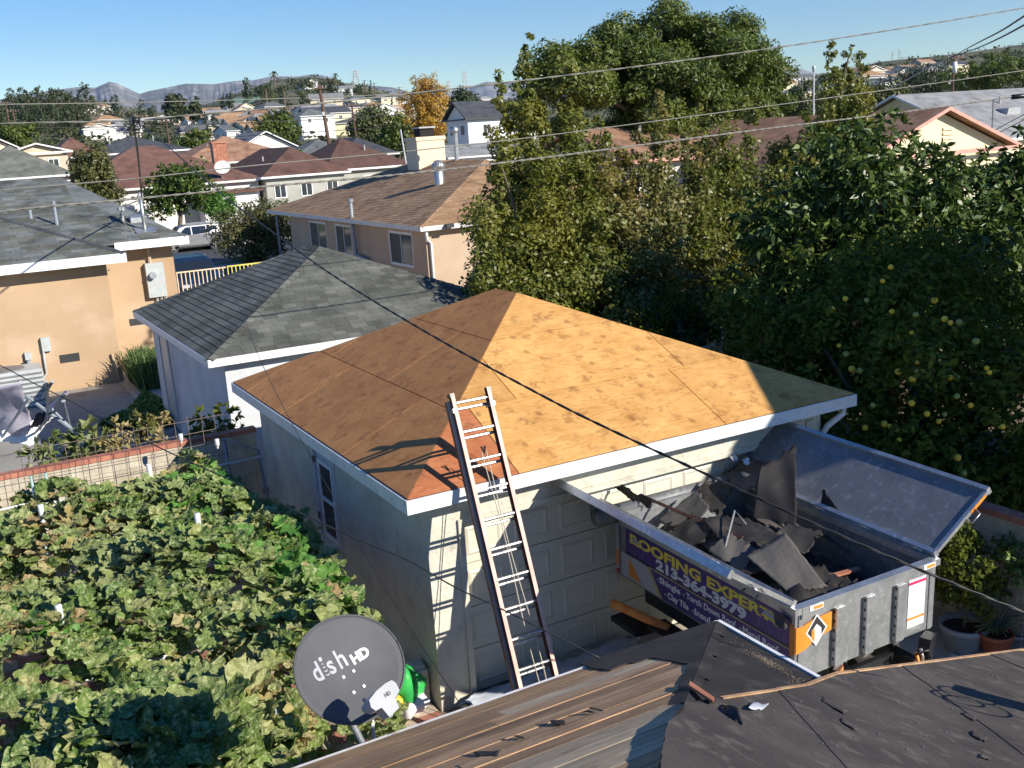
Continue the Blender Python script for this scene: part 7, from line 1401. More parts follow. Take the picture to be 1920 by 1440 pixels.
# ================================================= other houses
def house(label, x, y, w_, d, h, rf, wall, roof, kind='hip', z=0., ov=.45, rz=0, wins=2, name='house', group=None, chim=None, fasc='white', vents=0, axis=None):
    t = thing(name, label, 'house', (x, y, z), rz, group); hx, hy = w_ / 2, d / 2
    MB().box(-hx, hx, -hy, hy, -1.5 if z else -.0, h).obj('wall', M[wall], t, loc='local'); X0, X1, Y0, Y1 = -hx - ov, hx + ov, -hy - ov, hy + ov; b = MB()
    ax = axis or ('x' if w_ >= d else 'y')
    if kind == 'hip':
        k_ = min(X1 - X0, Y1 - Y0) / 2; R = [(X0 + k_, 0, h + rf), (X1 - k_, 0, h + rf)] if ax == 'x' else [(0, Y0 + k_, h + rf), (0, Y1 - k_, h + rf)]
        f = [(0, 1, 5, 4), (1, 2, 5), (2, 3, 4, 5), (3, 0, 4)] if ax == 'x' else [(0, 1, 4), (1, 2, 5, 4), (2, 3, 5), (3, 0, 4, 5)]
    else:
        R = [(X0, 0, h + rf), (X1, 0, h + rf)] if ax == 'x' else [(0, Y0, h + rf), (0, Y1, h + rf)]; f = [(0, 1, 5, 4), (2, 3, 4, 5)] if ax == 'x' else [(1, 2, 5, 4), (3, 0, 4, 5)]
    E = [(X0, Y0, h), (X1, Y0, h), (X1, Y1, h), (X0, Y1, h)]; b.add([(a, c, q - .0) for a, c, q in E + R] + [(a, c, h - .1) for a, c, _ in E] + ([(a, c, q - .12) for a, c, q in R] if kind != 'hip' else []), f + ([(9, 8, 7, 6)] if kind == 'hip' else ([(6, 7, 11, 10)[::-1], (8, 9, 10, 11)[::-1]] if ax == 'x' else [(7, 8, 11, 10)[::-1], (9, 6, 10, 11)[::-1]])))
    b.obj('roof', M[roof], t, loc='local')
    if kind != 'hip':
        if ax == 'x':
            for xx in (-hx, hx): fixn(MB().prism([(xx, -hy, h - .01), (xx, hy, h - .01), (xx, 0, h + rf * hy / (hy + ov) - .03)], (.12 if xx < 0 else -.12, 0, 0)).obj('gable_wall', M[wall], t, loc='local'))
        else:
            for yy in (-hy, hy): fixn(MB().prism([(-hx, yy, h - .01), (hx, yy, h - .01), (0, yy, h + rf * hx / (hx + ov) - .03)], (0, .12 if yy < 0 else -.12, 0)).obj('gable_wall', M[wall], t, loc='local'))
        v = MB(); tt = .14
        ends = [((X0, Y0), (X0, 0), (X0, Y1)), ((X1, Y0), (X1, 0), (X1, Y1))] if ax == 'x' else [((X0, Y0), (0, Y0), (X1, Y0)), ((X0, Y1), (0, Y1), (X1, Y1))]
        for a, c, e in ends:
            for p_, q_ in (((*a, h), (*c, h + rf)), ((*e, h), (*c, h + rf))):
                d_ = np.array([0.03 if ax == 'x' else 0, 0.03 if ax == 'y' else 0, 0]) * (-1 if (a[0] < 0 and ax == 'x') or (a[1] < 0 and ax == 'y' and a[1] == e[1]) else 1)
                fixn(MB().prism([p_, q_, (q_[0], q_[1], q_[2] - tt), (p_[0], p_[1], p_[2] - tt)], d_).obj('barge_board', M[fasc], t, loc='local'))
    MB().box(X0 - .02, X1 + .02, Y0 - .025, Y0 - .001, h - .16, h + .0).box(X0 - .025, X0 - .001, Y0, Y1, h - .16, h + .0).obj('fascia', M[fasc], t, loc='local')
    r = random.Random(int(x * 7 + y))
    for i in range(wins):
        a = -hx + w_ * (i + .5) / wins - .5; f_ = MB().box(a, a + 1.0, -hy - .05, -hy - .001, h - 1.75, h - .65).obj('window', M['white'], t, loc='local'); MB().box(a + .08, a + .47, -hy - .062, -hy - .051, h - 1.67, h - .73).obj('pane', M['glass'], f_, loc='local'); MB().box(a + .53, a + .92, -hy - .062, -hy - .051, h - 1.67, h - .73).obj('pane', M['glass'], f_, loc='local')
        a = -hy + d * (i + .5) / wins - .5; f_ = MB().box(-hx - .05, -hx - .001, a, a + 1.0, h - 1.75, h - .65).obj('window', M['white'], t, loc='local'); MB().box(-hx - .062, -hx - .051, a + .08, a + .92, h - 1.67, h - .73).obj('pane', M['glass'], f_, loc='local')
    if chim: cx_, cy_, s1, hh_ = chim; MB().box(cx_ - s1 / 2, cx_ + s1 / 2, cy_ - s1 / 2, cy_ + s1 / 2, 0, hh_).box(cx_ - s1 / 2 - .06, cx_ + s1 / 2 + .06, cy_ - s1 / 2 - .06, cy_ + s1 / 2 + .06, hh_, hh_ + .15).obj('chimney', M['chim'], t, loc='local')
    for i in range(vents): a = r.uniform(-hx * .6, hx * .6); c = -hy * r.uniform(.2, .6); zz = h + rf * (1 - abs(c) / (hy + ov)) if ax == 'x' else h + rf * .5; fixn(MB().tube([(a, c, zz - .2), (a, c, zz + .45)], .07, 6).obj('vent_pipe', M['lnb'], t, loc='local'))
    return t
def hb_(label, pxl, pxr, y, d, h, rf, wall, roof, kind='hip', **k_):
    a, c = aty(pxl, hor(pxl), y)[0], aty(pxr, hor(pxr), y)[0]; return house(label, (a + c) / 2, y + d / 2, c - a, d, h, rf, wall, roof, kind, **k_)
hb_('long house with a dark reddish brown roof and white garage door across the street', 110, 478, 84, 13, 3.9, 3.1, 'offwhite', 'sh_red', wins=3, vents=1)
hb_('low house with a reddish brown hip roof and grey green walls across the street', 492, 640, 83, 15, 4.0, 2.2, 'greywall', 'sh_red', wins=3, vents=2)
hb_('reddish brown hip roofed wing next to the tan house chimney', 610, 760, 85, 12, 4.1, 2.6, 'greywall', 'sh_red', wins=1, vents=1, axis='x')
hb_('house with an orange brown roof and a red brick chimney', 338, 560, 101, 12, 5.2, 2.5, 'cream', 'sh_rust', wins=2, vents=2)
ck = thing('brick_chimney', 'tall red brick chimney beside the white dish', 'chimney', (aty(412, 280, 97)[0], 97, 0)); cc_ = aty(412, 280, 97)
bmh = {c: MB().box(.006, .294, -.02, .3, .006, .094).mesh('brick', M['chim']) for c in (0,)}
MB().box(cc_[0] - .62, cc_[0] + .62, 97.02, 97.9, 0, 6.9).obj('chimney_core', M['mortar'], ck)
for i in range(30):
    for j in range(4): 
        o = link('brick', bmh[0], ck); o.location = (cc_[0] - .62 + j * .31 + (0), 97.0, 3.85 + i * .1); o.scale = (1.03, 1, 1)
MB().box(cc_[0] - .7, cc_[0] + .7, 96.9, 97.98, 6.91, 7.06).obj('chimney_cap', M['chim'], ck)
wd_ = thing('old_dish', 'large white satellite dish on the dark reddish roof across the street', 'satellite dish', tuple(aty(416, 313, 84))); c_ = aty(416, 313, 83.6); b = MB(); b.v = [tuple(c_)] + [tuple(c_ + [.62 * math.cos(t), -.18 - .1 * math.sin(t), .5 * math.sin(t)]) for t in np.linspace(0, 2 * PI, 25)[:-1]]; b.f = [(0, 1 + (i + 1) % 24, 1 + i) for i in range(24)]; b.m = [0] * 24; b.obj('reflector', M['white'], wd_, True); fixn(MB().tube([c_ + [0, .1, -.1], c_ + [0, .3, -.9]], .05, 6).obj('stand', M['galv'], wd_))
gdr = thing('white_garage', 'white garage front in partial shade left of the brown hip roofed house', 'garage', (aty(430, 350, 82)[0], 82, 0)); xa, xb = aty(378, 350, 82)[0], aty(482, 350, 82)[0]
MB().box(xa, xb, 82, 86, 0, 3.0).obj('wall', M['white'], gdr); MB().box(xa - .3, xb + .3, 81.6, 86.3, 3.0, 3.18).obj('roof', M['sh_red'], gdr)
for k_ in range(5): MB().box(xa + .6, xb - .6, 81.96, 81.998, .1 + k_ * .5, .57 + k_ * .5).obj('door_section', M['offwhite'], gdr)
hb_('house with a moss green roof and white patio beams at the far left', -70, 128, 90, 10, 5.2, 2.5, 'offwhite', 'sh_grey', wins=2, vents=2)
pc = thing('patio_cover', 'white patio cover beams with a small gable at the left edge', 'pergola', (aty(40, 330, 80)[0], 80, 0)); xa, xb = aty(-20, 330, 80)[0], aty(80, 330, 80)[0]
for k_ in range(2): MB().box(xa, xb, 80 + k_ * 3, 80.2 + k_ * 3, 3.0, 3.3).obj('beam', M['white'], pc)
for k_ in range(6): MB().box(xa + k_ * (xb - xa) / 5.2, xa + k_ * (xb - xa) / 5.2 + .15, 79.8, 83.4, 3.31, 3.5).obj('rafter', M['white'], pc)
for k_ in range(3): MB().box(xa + .4 + k_ * 1.8, xa + .55 + k_ * 1.8, 80.05, 80.19, 0, 3.0).obj('post', M['white'], pc)
hb_('dark charcoal roofed house in the middle of the left rooftops', 172, 355, 119, 10, 6.7, 1.8, 'offwhite', 'sh_dark', wins=2, vents=2)
hb_('house with a brown roof beside the charcoal one', 100, 190, 125, 9, 6.6, 2.2, 'beige', 'sh_red', wins=2)
hb_('house with red clay tile roof at the far left edge', -60, 46, 122, 10, 7.6, 1.7, 'cream', 'sh_clay', 'gable', wins=1)
hb_('long flat tan roof behind the moss green roof', 15, 130, 112, 9, 7.2, .9, 'beige', 'sh_brown', 'gable', wins=2)
hs_ = hb_('light grey roofed house with three solar panels', 440, 560, 128, 11, 6.0, 2.3, 'offwhite', 'sh_light', 'gable', wins=2, vents=2)
for k_ in range(3): fixn(MB().obox((-3.3 + k_ * 1.75, -3.4, 7.2), np.array([.8, 0, 0]), _n((0, 1, .42)) * .85, _n((0, -.42, 1)) * .04).obj('solar_panel', M['solar'], hs_, loc='local'))
hb_('slate grey roofed house behind the brown hip roofs', 548, 690, 118, 10, 4.8, 2.1, 'cream', 'sh_slate', wins=3, vents=2)
hb_('dark olive roofed house left of the tan chimney', 640, 738, 108, 10, 4.9, 1.9, 'cream', 'sh_dark', wins=2, vents=2)
x0_ = aty(877, 230, 104)[0]; dp_ = x0_ / (aty(838, 230, 104)[0] / 104) - 104
ws = house('two-storey white house with a charcoal gable roof left of the tall shrubs', x0_ + 4.6, 104 + dp_ / 2, 9.2, dp_, 8.0, 1.9, 'white', 'sh_dark', 'gable', wins=2, name='white_house', fasc='screen', axis='x')
house('low charcoal roofed wing in front of the two-storey white house', aty(935, 280, 96)[0], 98, 12, 6, 4.2, 1.2, 'white', 'sh_light', 'gable', wins=1, axis='x')
hb_('brown roofed house with pink trimmed gable behind the bronze shrub', 1186, 1475, 39.5, 9.5, 4.6, 1.55, 'offwhite', 'sh_rust', 'gable', wins=0, fasc='pinktrim', axis='x', vents=1)
p = aty(1303, 246, 43.2); tt_ = thing('roof_turbine', 'white turbine vent on the ridge of the brown roof behind the shrubs', 'roof vent', (p[0], 43.2, 5.8)); MB().lathe([(.24, -.3), (.24, .3)], (p[0], 43.2, 5.9), 12).obj('turbine_base', M['lnb'], tt_, True); turbine((p[0], 43.2, 6.2), .3, tt_)
# pink trimmed gable house on the right, gable to the viewer
xm = aty(1763, 210, 29)[0]
pk = house('pale yellow house with a pink trimmed gable and slatted vent behind the avocado trees', xm, 35.5, 8.2, 13, 4.35, 1.72, 'yellow', 'sh_rust', 'gable', wins=0, fasc='pinktrim', axis='y', name='gable_house')
for k_ in range(6): MB().box(.15, .75, -6.56, -6.51, 4.25 + k_ * .18, 4.36 + k_ * .18).obj('vent_slat', M['cream'], pk, loc='local')
_x = aty(1862, 262, 40)[0]; _yr = _x / (aty(1674, 178, 40)[0] / 40); _ze = aty(1862, 262, 40)[2]; _zr = aty(1674, 178, _yr)[2]; _d = 2 * (_yr - 40) - .9; print('grey house', _x, _yr, _ze, _zr)
gr_ = house('large pale yellow house with a broad grey shingle roof at the right edge', _x + .45 + 11, _yr, 22, _d, _ze, _zr - _ze, 'yellow', 'sh_light', 'gable', wins=2, axis='x', name='gable_house', vents=2)
for a in (-6, 1): fixn(MB().add([(a + e_[0], _d * -.3 + e_[1], _ze + (_zr - _ze) * .42 + e_[2]) for e_ in [(0, 0, 0), (1.3, 0, 0), (1.3, .8, .45), (0, .8, .45), (.1, -.05, .45), (1.2, -.05, .45)]], [(0, 1, 5, 4), (4, 5, 2, 3), (0, 4, 3), (1, 2, 5), (0, 3, 2, 1)]).obj('dormer_vent', M['lnb'], gr_, loc='local'))
fixn(MB().tube([(-9.5, -_d * .42, _ze + .2), (-9.5, -_d * .42, _ze + 2.2)], .05, 6).obj('service_mast', M['galvdull'], gr_, loc='local'))
hb_('small brown roofed shed at the right edge below the yellow house', 1886, 1990, 30, 5, 2.6, 1.0, 'beige', 'sh_rust', wins=0)
# ================================================= trees along the street and behind
def ptree(label, pxl, pxr, pyt, pyb, y, m, n, leaf, name='tree', seed=1, k=5, zb=None, cat='tree', **kw):
    a, c = aty(pxl, hor(pxl), y)[0], aty(pxr, hor(pxr), y)[0]; um = (pxl + pxr) / 2; zt = aty(um, pyt, y)[2]; z0 = aty(um, pyb, y)[2]; rx = (c - a) / 2; cx = (a + c) / 2; rz_ = (zt - z0) / 2; r = random.Random(seed); bl = []
    for i in range(k):
        f = r.uniform(-.5, .5); g_ = r.uniform(-.45, .5); s1 = r.uniform(.58, .78); bl.append((cx + rx * f, y + rx * r.uniform(-.4, .4), (zt + z0) / 2 + rz_ * g_, rx * s1, rx * s1, rz_ * s1))
    bl.append((cx, y, (zt + z0) / 2, rx * .8, rx * .75, rz_ * .85)); zb = float(terr(cx, y)) if zb is None else zb
    return tree(name, label, cat, (cx, y, zb), bl, n, leaf, L_[m], seed=seed, sub=kw.pop('sub', 22), subr=kw.pop('subr', .36), trunk=kw.pop('trunk', max(.12, rx * .08)), **kw)
ptree('olive green round tree before the dark reddish roof, left of the pale leaved one', 132, 226, 283, 388, 79, 'oak', 9000, .26, seed=1)
ptree('tree with pale new leaves between the olive tree and the bright hedge', 250, 376, 312, 415, 78.5, 'avo', 8000, .30, seed=2, whorl=6)
ptree('bright green clipped bush beside the white garage', 366, 432, 356, 418, 78, 'hedge', 7000, .20, 'round_bush', seed=3, cat='bush')
ptree('yellow green street tree on the verge between the two garages', 392, 546, 372, 492, 57.6, 'oak', 12000, .20, seed=4)
ptree('light green bush between the orange brown roof and brown hip roof', 498, 562, 280, 318, 96, 'hedge', 2500, .26, 'bush', seed=5, cat='bush')
ptree('golden autumn tree standing alone behind the tan chimney', 768, 840, 136, 300, 118, 'autumn', 13000, .30, seed=6, k=7, sub=30, subr=.3)
ptree('large dark green spreading tree left of the golden autumn tree', 655, 735, 198, 285, 165, 'farlight', 5000, .6, seed=7)
ptree('very dark rounded tree touching the golden autumn tree', 722, 790, 212, 290, 155, 'big', 4500, .6, seed=8)
ptree('large green rounded tree beyond the solar panel roof', 483, 568, 200, 285, 175, 'big', 5500, .6, seed=9)
ptree('flat topped green tree left of the red brick chimney', 328, 398, 243, 285, 150, 'big', 3500, .5, seed=10)
ptree('dark green broad tree above the red clay roof at the left edge', -20, 75, 234, 290, 150, 'big', 4500, .5, seed=11)
ptree('dark green wide tree on the right skyline above the grey roof', 1806, 1945, 106, 180, 85, 'big', 12000, .35, seed=12, k=8)
ptree('dark tree between the upright olive tree and the grey roofed house', 1618, 1700, 140, 230, 90, 'dark', 6000, .35, seed=13)
ptree('grey green broad tree behind the transformer pole', 1690, 1800, 115, 190, 150, 'far', 6000, .55, seed=14, k=8)
ptree('round tree beside the white steel pole on the right', 1452, 1530, 160, 235, 75, 'farlight', 5000, .3, seed=15)
ptree('leafy shrub in front of the brown roofed wall at the right of the golden shrub', 1440, 1500, 250, 420, 30, 'shrub', 6000, .14, 'tall_shrub', seed=16, cat='shrub')
ptree('dark conifer on the skyline at the foot of the mountains', 320, 362, 176, 232, 420, 'far', 2200, 1.8, 'conifer', seed=17)
ptree('smaller pointed conifer right of the dark conifer', 364, 392, 183, 230, 420, 'far', 1200, 1.6, 'conifer', seed=18)
ptree('tall dark tree left of the snowy hills beside the white house', 842, 905, 170, 235, 330, 'far', 3000, 1.5, seed=19, k=7)
# ---------------------------------------------- small houses and trees scattered over the hills
def zone(px_, py_):
    if px_ < 85: a = 'far left hill'
    elif px_ < 240: a = 'left hill'
    elif px_ < 400: a = 'hollow below the mountains'
    elif px_ < 560: a = 'hill below the big palm'
    elif px_ < 720: a = 'slope below the pylon'
    elif px_ < 960: a = 'slope behind the golden tree'
    elif px_ < 1640: a = 'right hillside'
    else: a = 'far right hillside'
    return a
rs = random.Random(77); spots = []
def tryspot(px_, py_, md):
    for (a, c) in spots:
        if abs(a - px_) < md and abs(c - py_) < md * .35: return None
    h_ = hit(px_, py_)
    if h_ is not None and math.hypot(h_[0], h_[1]) < 250: return None
    if h_ is not None: spots.append((px_, py_))
    return h_
walls_ = ['offwhite', 'cream', 'white', 'beige', 'yellow']; roofs_ = ['sh_light', 'sh_brown', 'sh_rust', 'sh_dark', 'sh_slate', 'sh_brown']
nm_w = dict(offwhite='off-white', cream='cream', white='white', beige='beige', yellow='pale yellow'); nm_r = dict(sh_light='pale grey', sh_brown='tan', sh_rust='reddish brown', sh_dark='charcoal', sh_slate='slate grey')
cnt_ = {}; farh = []
fixed_ = [(578, 166, 'white', 'sh_dark'), (642, 176, 'white', 'sh_light'), (192, 208, 'cream', 'sh_rust'), (118, 194, 'offwhite', 'sh_light'), (1665, 140, 'cream', 'sh_brown'), (1700, 138, 'offwhite', 'sh_brown'), (1675, 155, 'white', 'sh_light'), (1730, 128, 'beige', 'sh_rust'), (1475, 172, 'white', 'sh_light'), (1500, 165, 'offwhite', 'sh_slate')]
for i in range(1500):
    if len(farh) >= 150: break
    if i < len(fixed_): px_, py_, wl_, rf_ = fixed_[i]
    else:
        px_ = rs.choice([rs.uniform(170, 960), rs.uniform(330, 940), rs.uniform(1450, 1790)]); base = hor(px_); lo_ = np.interp(px_, [170, 240, 330, 430, 600, 700, 850, 1450, 1800], [232, 238, 215, 212, 214, 200, 196, 170, 128]); py_ = rs.uniform(lo_, base - 20) if px_ < 1000 else rs.uniform(lo_, lo_ + 26); wl_, rf_ = rs.choice(walls_), rs.choice(roofs_)
    h_ = tryspot(px_, py_, 11)
    if h_ is None: continue
    farh.append((px_, py_, h_, wl_, rf_))
farh.sort(key=lambda q: q[0])
for (px_, py_, h_, wl_, rf_) in farh:
    key = (zone(px_, py_), wl_, rf_); cnt_[key] = cnt_.get(key, 0) + 1
seen = {}
for i, (px_, py_, h_, wl_, rf_) in enumerate(farh):
    key = (zone(px_, py_), wl_, rf_); seen[key] = seen.get(key, 0) + 1; k_ = seen[key]; s1 = f"{nm_w[wl_]} house, {nm_r[rf_]} roof, {key[0]}"
    lb = ('small ' + s1) if cnt_[key] == 1 else f"{ORD[k_ - 1]} from the left {s1}"
    house(lb, h_[0], h_[1], rs.uniform(9, 13), rs.uniform(7, 10), rs.choice([2.9, 3.0, 3.2, 5.4]) if px_ > 560 else 3.0, rs.uniform(1.5, 2.4), wl_, rf_, rs.choice(['hip', 'gable', 'gable']), z=float(h_[2]), rz=rs.choice([0, 0, .3, -.35, PI / 2, .15]), wins=2, name='hillside_house', group='small houses on the far hills')
# tree templates
def template(m, n, leaf, rx, rz_, seed, ctype='round'):
    r = random.Random(seed)
    if ctype == 'round': bl = [(rx * r.uniform(-.45, .45), rx * r.uniform(-.45, .45), rz_ * (1.1 + r.uniform(-.35, .45)), rx * .55, rx * .55, rz_ * .5) for _ in range(5)]
    elif ctype == 'tall': bl = [(rx * r.uniform(-.35, .35), rx * r.uniform(-.35, .35), rz_ * f, rx * (.75 - .3 * abs(f - 1.1)), rx * .6, rz_ * .35) for f in (.6, .9, 1.2, 1.5, 1.75)]
    else: bl = [(rx * r.uniform(-.1, .1), rx * r.uniform(-.1, .1), rz_ * f, rx * (1.05 - .48 * f), rx * (1.05 - .48 * f), rz_ * .28) for f in (.3, .7, 1.1, 1.5, 1.85)]
    V, q = blobleaves(bl, n, leaf, sub=12, subr=.42, seed=seed); k0 = len(V); b = MB().tube([(0, 0, -1), (0, 0, rz_ * 1.3)], rx * .07, 5, cap=False); V = np.concatenate([V, np.array(b.v)]); q = np.concatenate([q, np.array(b.f) + k0])
    return npmesh('tree', V, q, [L_[m], M['bark']], [0] * (len(q) - len(b.f)) + [1] * len(b.f))
TT = {'dark rounded': [template('far', 420, .9, 3.6, 3.0, s, 'round') for s in (1, 2)], 'light green': [template('farlight', 420, .85, 3.2, 2.6, s, 'round') for s in (3, 4)], 'tall dark': [template('far', 520, .9, 2.8, 5.2, s, 'tall') for s in (5, 6)], 'pointed': [template('far', 380, .8, 2.2, 4.2, 7, 'cone')]}
def palm_mesh(seed=1):
    r = random.Random(seed); b = MB().tube([(0, 0, 0), (.2, 0, 5), (.1, 0, 10)], .35, 6)
    for i in range(30):
        a = 2 * PI * i / 30 + r.random() * .2; e = r.uniform(-.6, 1.1); p0 = np.array([.1, 0, 10.]); d = np.array([math.cos(a) * math.cos(e), math.sin(a) * math.cos(e), math.sin(e)]); s_ = np.array([-math.sin(a), math.cos(a), 0]) * .32; p1 = p0 + d * 1.8; p2 = p0 + d * 3.0 + [0, 0, -1.1]
        b.add([p0 - s_ * .3, p0 + s_ * .3, p1 + s_, p1 - s_, p2], [(0, 1, 2, 3), (3, 2, 4)], 1)
    return b.mesh('palm_tree', [M['bark'], L_['farlight']])
PM = palm_mesh()
ft = []; rs = random.Random(99)
for i in range(60):       # tall trees crowding the left hill
    ft.append((rs.uniform(5, 168), None, 'tall dark', rs.uniform(1.0, 1.6)))
for i in range(230):
    px_ = rs.choice([rs.uniform(0, 960), rs.uniform(200, 700), rs.uniform(1440, 1920)]); ft.append((px_, None, rs.choice(['dark rounded', 'dark rounded', 'light green', 'tall dark', 'pointed']), rs.uniform(.7, 1.5)))
out_ = []
for i, (px_, _, kd, sc) in enumerate(ft):
    base = hor(px_); el_ = float(np.interp(px_, _ru, _re)); 
    if i < 60: py_ = base - el_ * rs.uniform(.55, 1.0) + 5
    else: py_ = base - el_ * rs.choice([rs.uniform(.12, 1.0), rs.uniform(.8, 1.02)]) + 2
    h_ = hit(px_, py_)
    if h_ is None: continue
    if any(abs(px_ - q[0]) < 7 and 0 < py_ - q[1] < 9 for q in farh): continue
    out_.append((px_, py_, h_, kd, sc * (.95 if h_[1] > 500 else .62)))
out_.sort(key=lambda q: q[0]); tc_ = {}; seen = {}
sub_ = lambda px_, py_: ('upper ' if (hor(px_) - py_) > .62 * float(np.interp(px_, _ru, _re)) else 'lower ') + zone(px_, py_)
for q in out_: key = (q[3], sub_(q[0], q[1])); tc_[key] = tc_.get(key, 0) + 1
for (px_, py_, h_, kd, sc) in out_:
    key = (kd, sub_(px_, py_)); seen[key] = seen.get(key, 0) + 1; n_ = seen[key]
    nth = ORD[(n_ - 1)] + ' from the left' if n_ <= 20 else ORD[tc_[key] - n_] + ' from the right' if tc_[key] - n_ < 20 else 'middle one'
    o = link('distant_tree', rs.choice(TT[kd])); o.location = (h_[0], h_[1], float(h_[2]) - .3); o.rotation_euler = (0, 0, rs.uniform(0, 6.28)); s1 = sc; o.scale = (s1, s1, s1 * rs.uniform(.85, 1.2)); tag(o, (f'{nth}, {kd} tree, {key[1]}' if tc_[key] > 1 else f'only {kd} tree on the {key[1]}'), 'tree', 'trees scattered over the far hills')
for (px_, py_, s1, lb) in [(517, 176, 1.1, 'biggest palm, on the skyline of the middle hill'), (502, 206, 1.0, 'palm on the slope just below the biggest palm'), (463, 190, .8, 'short pale palm left of the biggest palm'), (631, 170, 1.0, 'slim palm on the skyline right of the hilltop white house'), (199, 212, .8, 'slim palm on the left hill beside the cream house'), (535, 204, .9, 'palm on the middle hill right of the other palms')]:
    h_ = hit(px_, py_)
    if h_ is not None: o = link('palm_tree', PM); o.location = (h_[0], h_[1], float(h_[2]) - .5); o.scale = (s1,) * 3; tag(o, lb, 'palm tree')
# low scrub over the hills, beyond counting
rg = np.random.default_rng(12); pts = []
for i in range(2600):
    u_ = rg.uniform(-60, 1980); dd_ = rg.uniform(170, 900); r0 = ray(u_, hor(u_)); r0 = r0 / math.hypot(r0[0], r0[1]); pts.append((r0[0] * dd_, r0[1] * dd_))
pts = np.array(pts); zz = terr(pts[:, 0], pts[:, 1]); C0 = np.repeat(np.column_stack([pts, zz + .9]), 9, 0) + rg.normal(0, 1, (len(pts) * 9, 3)) * [1.7, 1.7, .6]; N0 = np.tile([0, 0, 1.], (len(C0), 1)); V = leafcloud(C0, N0, 1.7, .8, rg=rg)
tag(link('hillside_scrub', npmesh('hillside_scrub', V, np.arange(len(V)).reshape(-1, 4), [L_['far'], L_['farlight']], rg.integers(0, 2, len(V) // 4))), 'low scrub covering the far hills', 'scrub', kind='stuff')
h_ = hit(470, 192); tag(fixn(MB().box(h_[0] - 12, h_[0] + 14, h_[1], h_[1] + .4, h_[2] - 1, h_[2] + 2.6).obj('screen_fence', mat('teal_netting', (.05, .12, .11), (.08, .17, .15), .8, 2))), 'long dark teal netting fence on the middle hill', 'fence')
h_ = hit(180, 211); tag(fixn(MB().box(h_[0] - 14, h_[0] + 10, h_[1] - 6, h_[1] - 5.6, h_[2] - 1.5, h_[2] + 1.6).obj('retaining_wall', M['offwhite'])), 'cream retaining wall below the hill house on the left hill', 'wall')
# ---------------------------------------------- poles and pylons
def upole(label, px_, pyt, y, m='pole', r_=.16, arm=1.1, lean=0., pb=None, name='utility_pole', arms=1):
    p = aty(px_, pyt, y); xb = p[0] + lean; zb = float(terr(xb, y)); t = thing(name, label, 'utility pole', (xb, y, zb)); fixn(MB().tube([(xb, y, zb), (p[0], y, p[2])], r_ * 1.15, 8, r1=r_ * .8).obj('shaft', M[m], t, True))
    for k_ in range(arms): MB().box(p[0] - arm, p[0] + arm, y - r_ - .1, y - r_, p[2] - .5 - k_ * 1.1, p[2] - .36 - k_ * 1.1).obj('cross_arm', M[m], t)
    for dx in (-arm * .9, -arm * .4, arm * .4, arm * .9):
        if arms: fixn(MB().tube([(p[0] + dx, y - r_ - .05, p[2] - .36), (p[0] + dx, y - r_ - .05, p[2] - .14)], .05, 6).obj('insulator', M['lnb'], t))
    return t, p
t_, p = upole('tall dark timber pole in front of the middle hill, nearest of the poles', 598, 158, 112, lean=.9, arm=.7, r_=.22); MB().box(p[0] - .1, p[0] + .2, 111.6, 111.75, p[2] - 3.3, p[2] - 2.9).obj('pole_box', M['lnb'], t_)
upole('brown pole in front of the spreading dark tree', 659, 192, 150, lean=.4, arm=1.2)
upole('slim pole in front of the flat topped tree', 311, 222, 150, r_=.12, arm=.9)
upole('leaning pole just left of the tan chimney', 751, 243, 70, 'polegrey', .07, .0, .6, arms=0)
upole('thin pole on the ridge right of the lattice pylon', 683, 150, 560, r_=.35, arm=2.2)
upole('thin pole on the ridge further right of the lattice pylon', 701, 155, 560, r_=.3, arm=2)
upole('small pole on the ridge left of the golden tree', 748, 163, 600, r_=.35, arm=2.2, arms=2)
upole('pole at the left edge of the left hill', 10, 190, 300, r_=.2, arm=1.2); upole('second pole at the left edge, slightly right', 24, 205, 260, r_=.2, arm=1.2)
t_, p = upole('pole with a long cross arm and white transformer on the right', 1789, 101, 75, 'pole', .10, 1.2); fixn(MB().tube([(p[0] - .2, 74.7, p[2] - .8), (p[0] - .2, 74.7, p[2] - 1.9)], .22, 12).obj('transformer', M['white'], t_, True))
t_, p = upole('plain white steel pole with a round head on the right', 1526, 127, 58, 'polegrey', .06, 0, arms=0); fixn(MB().lathe([(.08, -.3), (.13, -.1), (.13, .1), (0, .2)], p, 10).obj('pole_head', M['metalgrey'], t_, True))
def pylon(label, px_, pyt, y, wdt=3.6):
    p = aty(px_, pyt, y); zb = min(float(terr(p[0], y)), p[2] - 12) - 2; hgt = p[2] - zb; t = thing('lattice_pylon', label, 'pylon', (p[0], y, zb)); b = MB(); lv = np.linspace(0, 1, 9)
    def cn(f, i): w_ = wdt * (1 - .82 * f); return np.array([p[0] + (-w_, w_, w_, -w_)[i], y + (-w_, -w_, w_, w_)[i], zb + hgt * f])
    for i in range(4):
        b.tube([cn(0, i), cn(1, i)], .16, 4)
        for a, c in zip(lv[:-1], lv[1:]): b.tube([cn(a, i), cn(c, (i + 1) % 4)], .09, 3); b.tube([cn(c, i), cn(c, (i + 1) % 4)], .08, 3)
    b.obj('tower', M['polegrey'], t)
    for f in (.72, .83, .94): MB().tube([(p[0] - 4.5 * (1.1 - f * .3), y, zb + hgt * f), (p[0], y, zb + hgt * (f + .035)), (p[0] + 4.5 * (1.1 - f * .3), y, zb + hgt * f)], .16, 4).obj('arm', M['polegrey'], t)
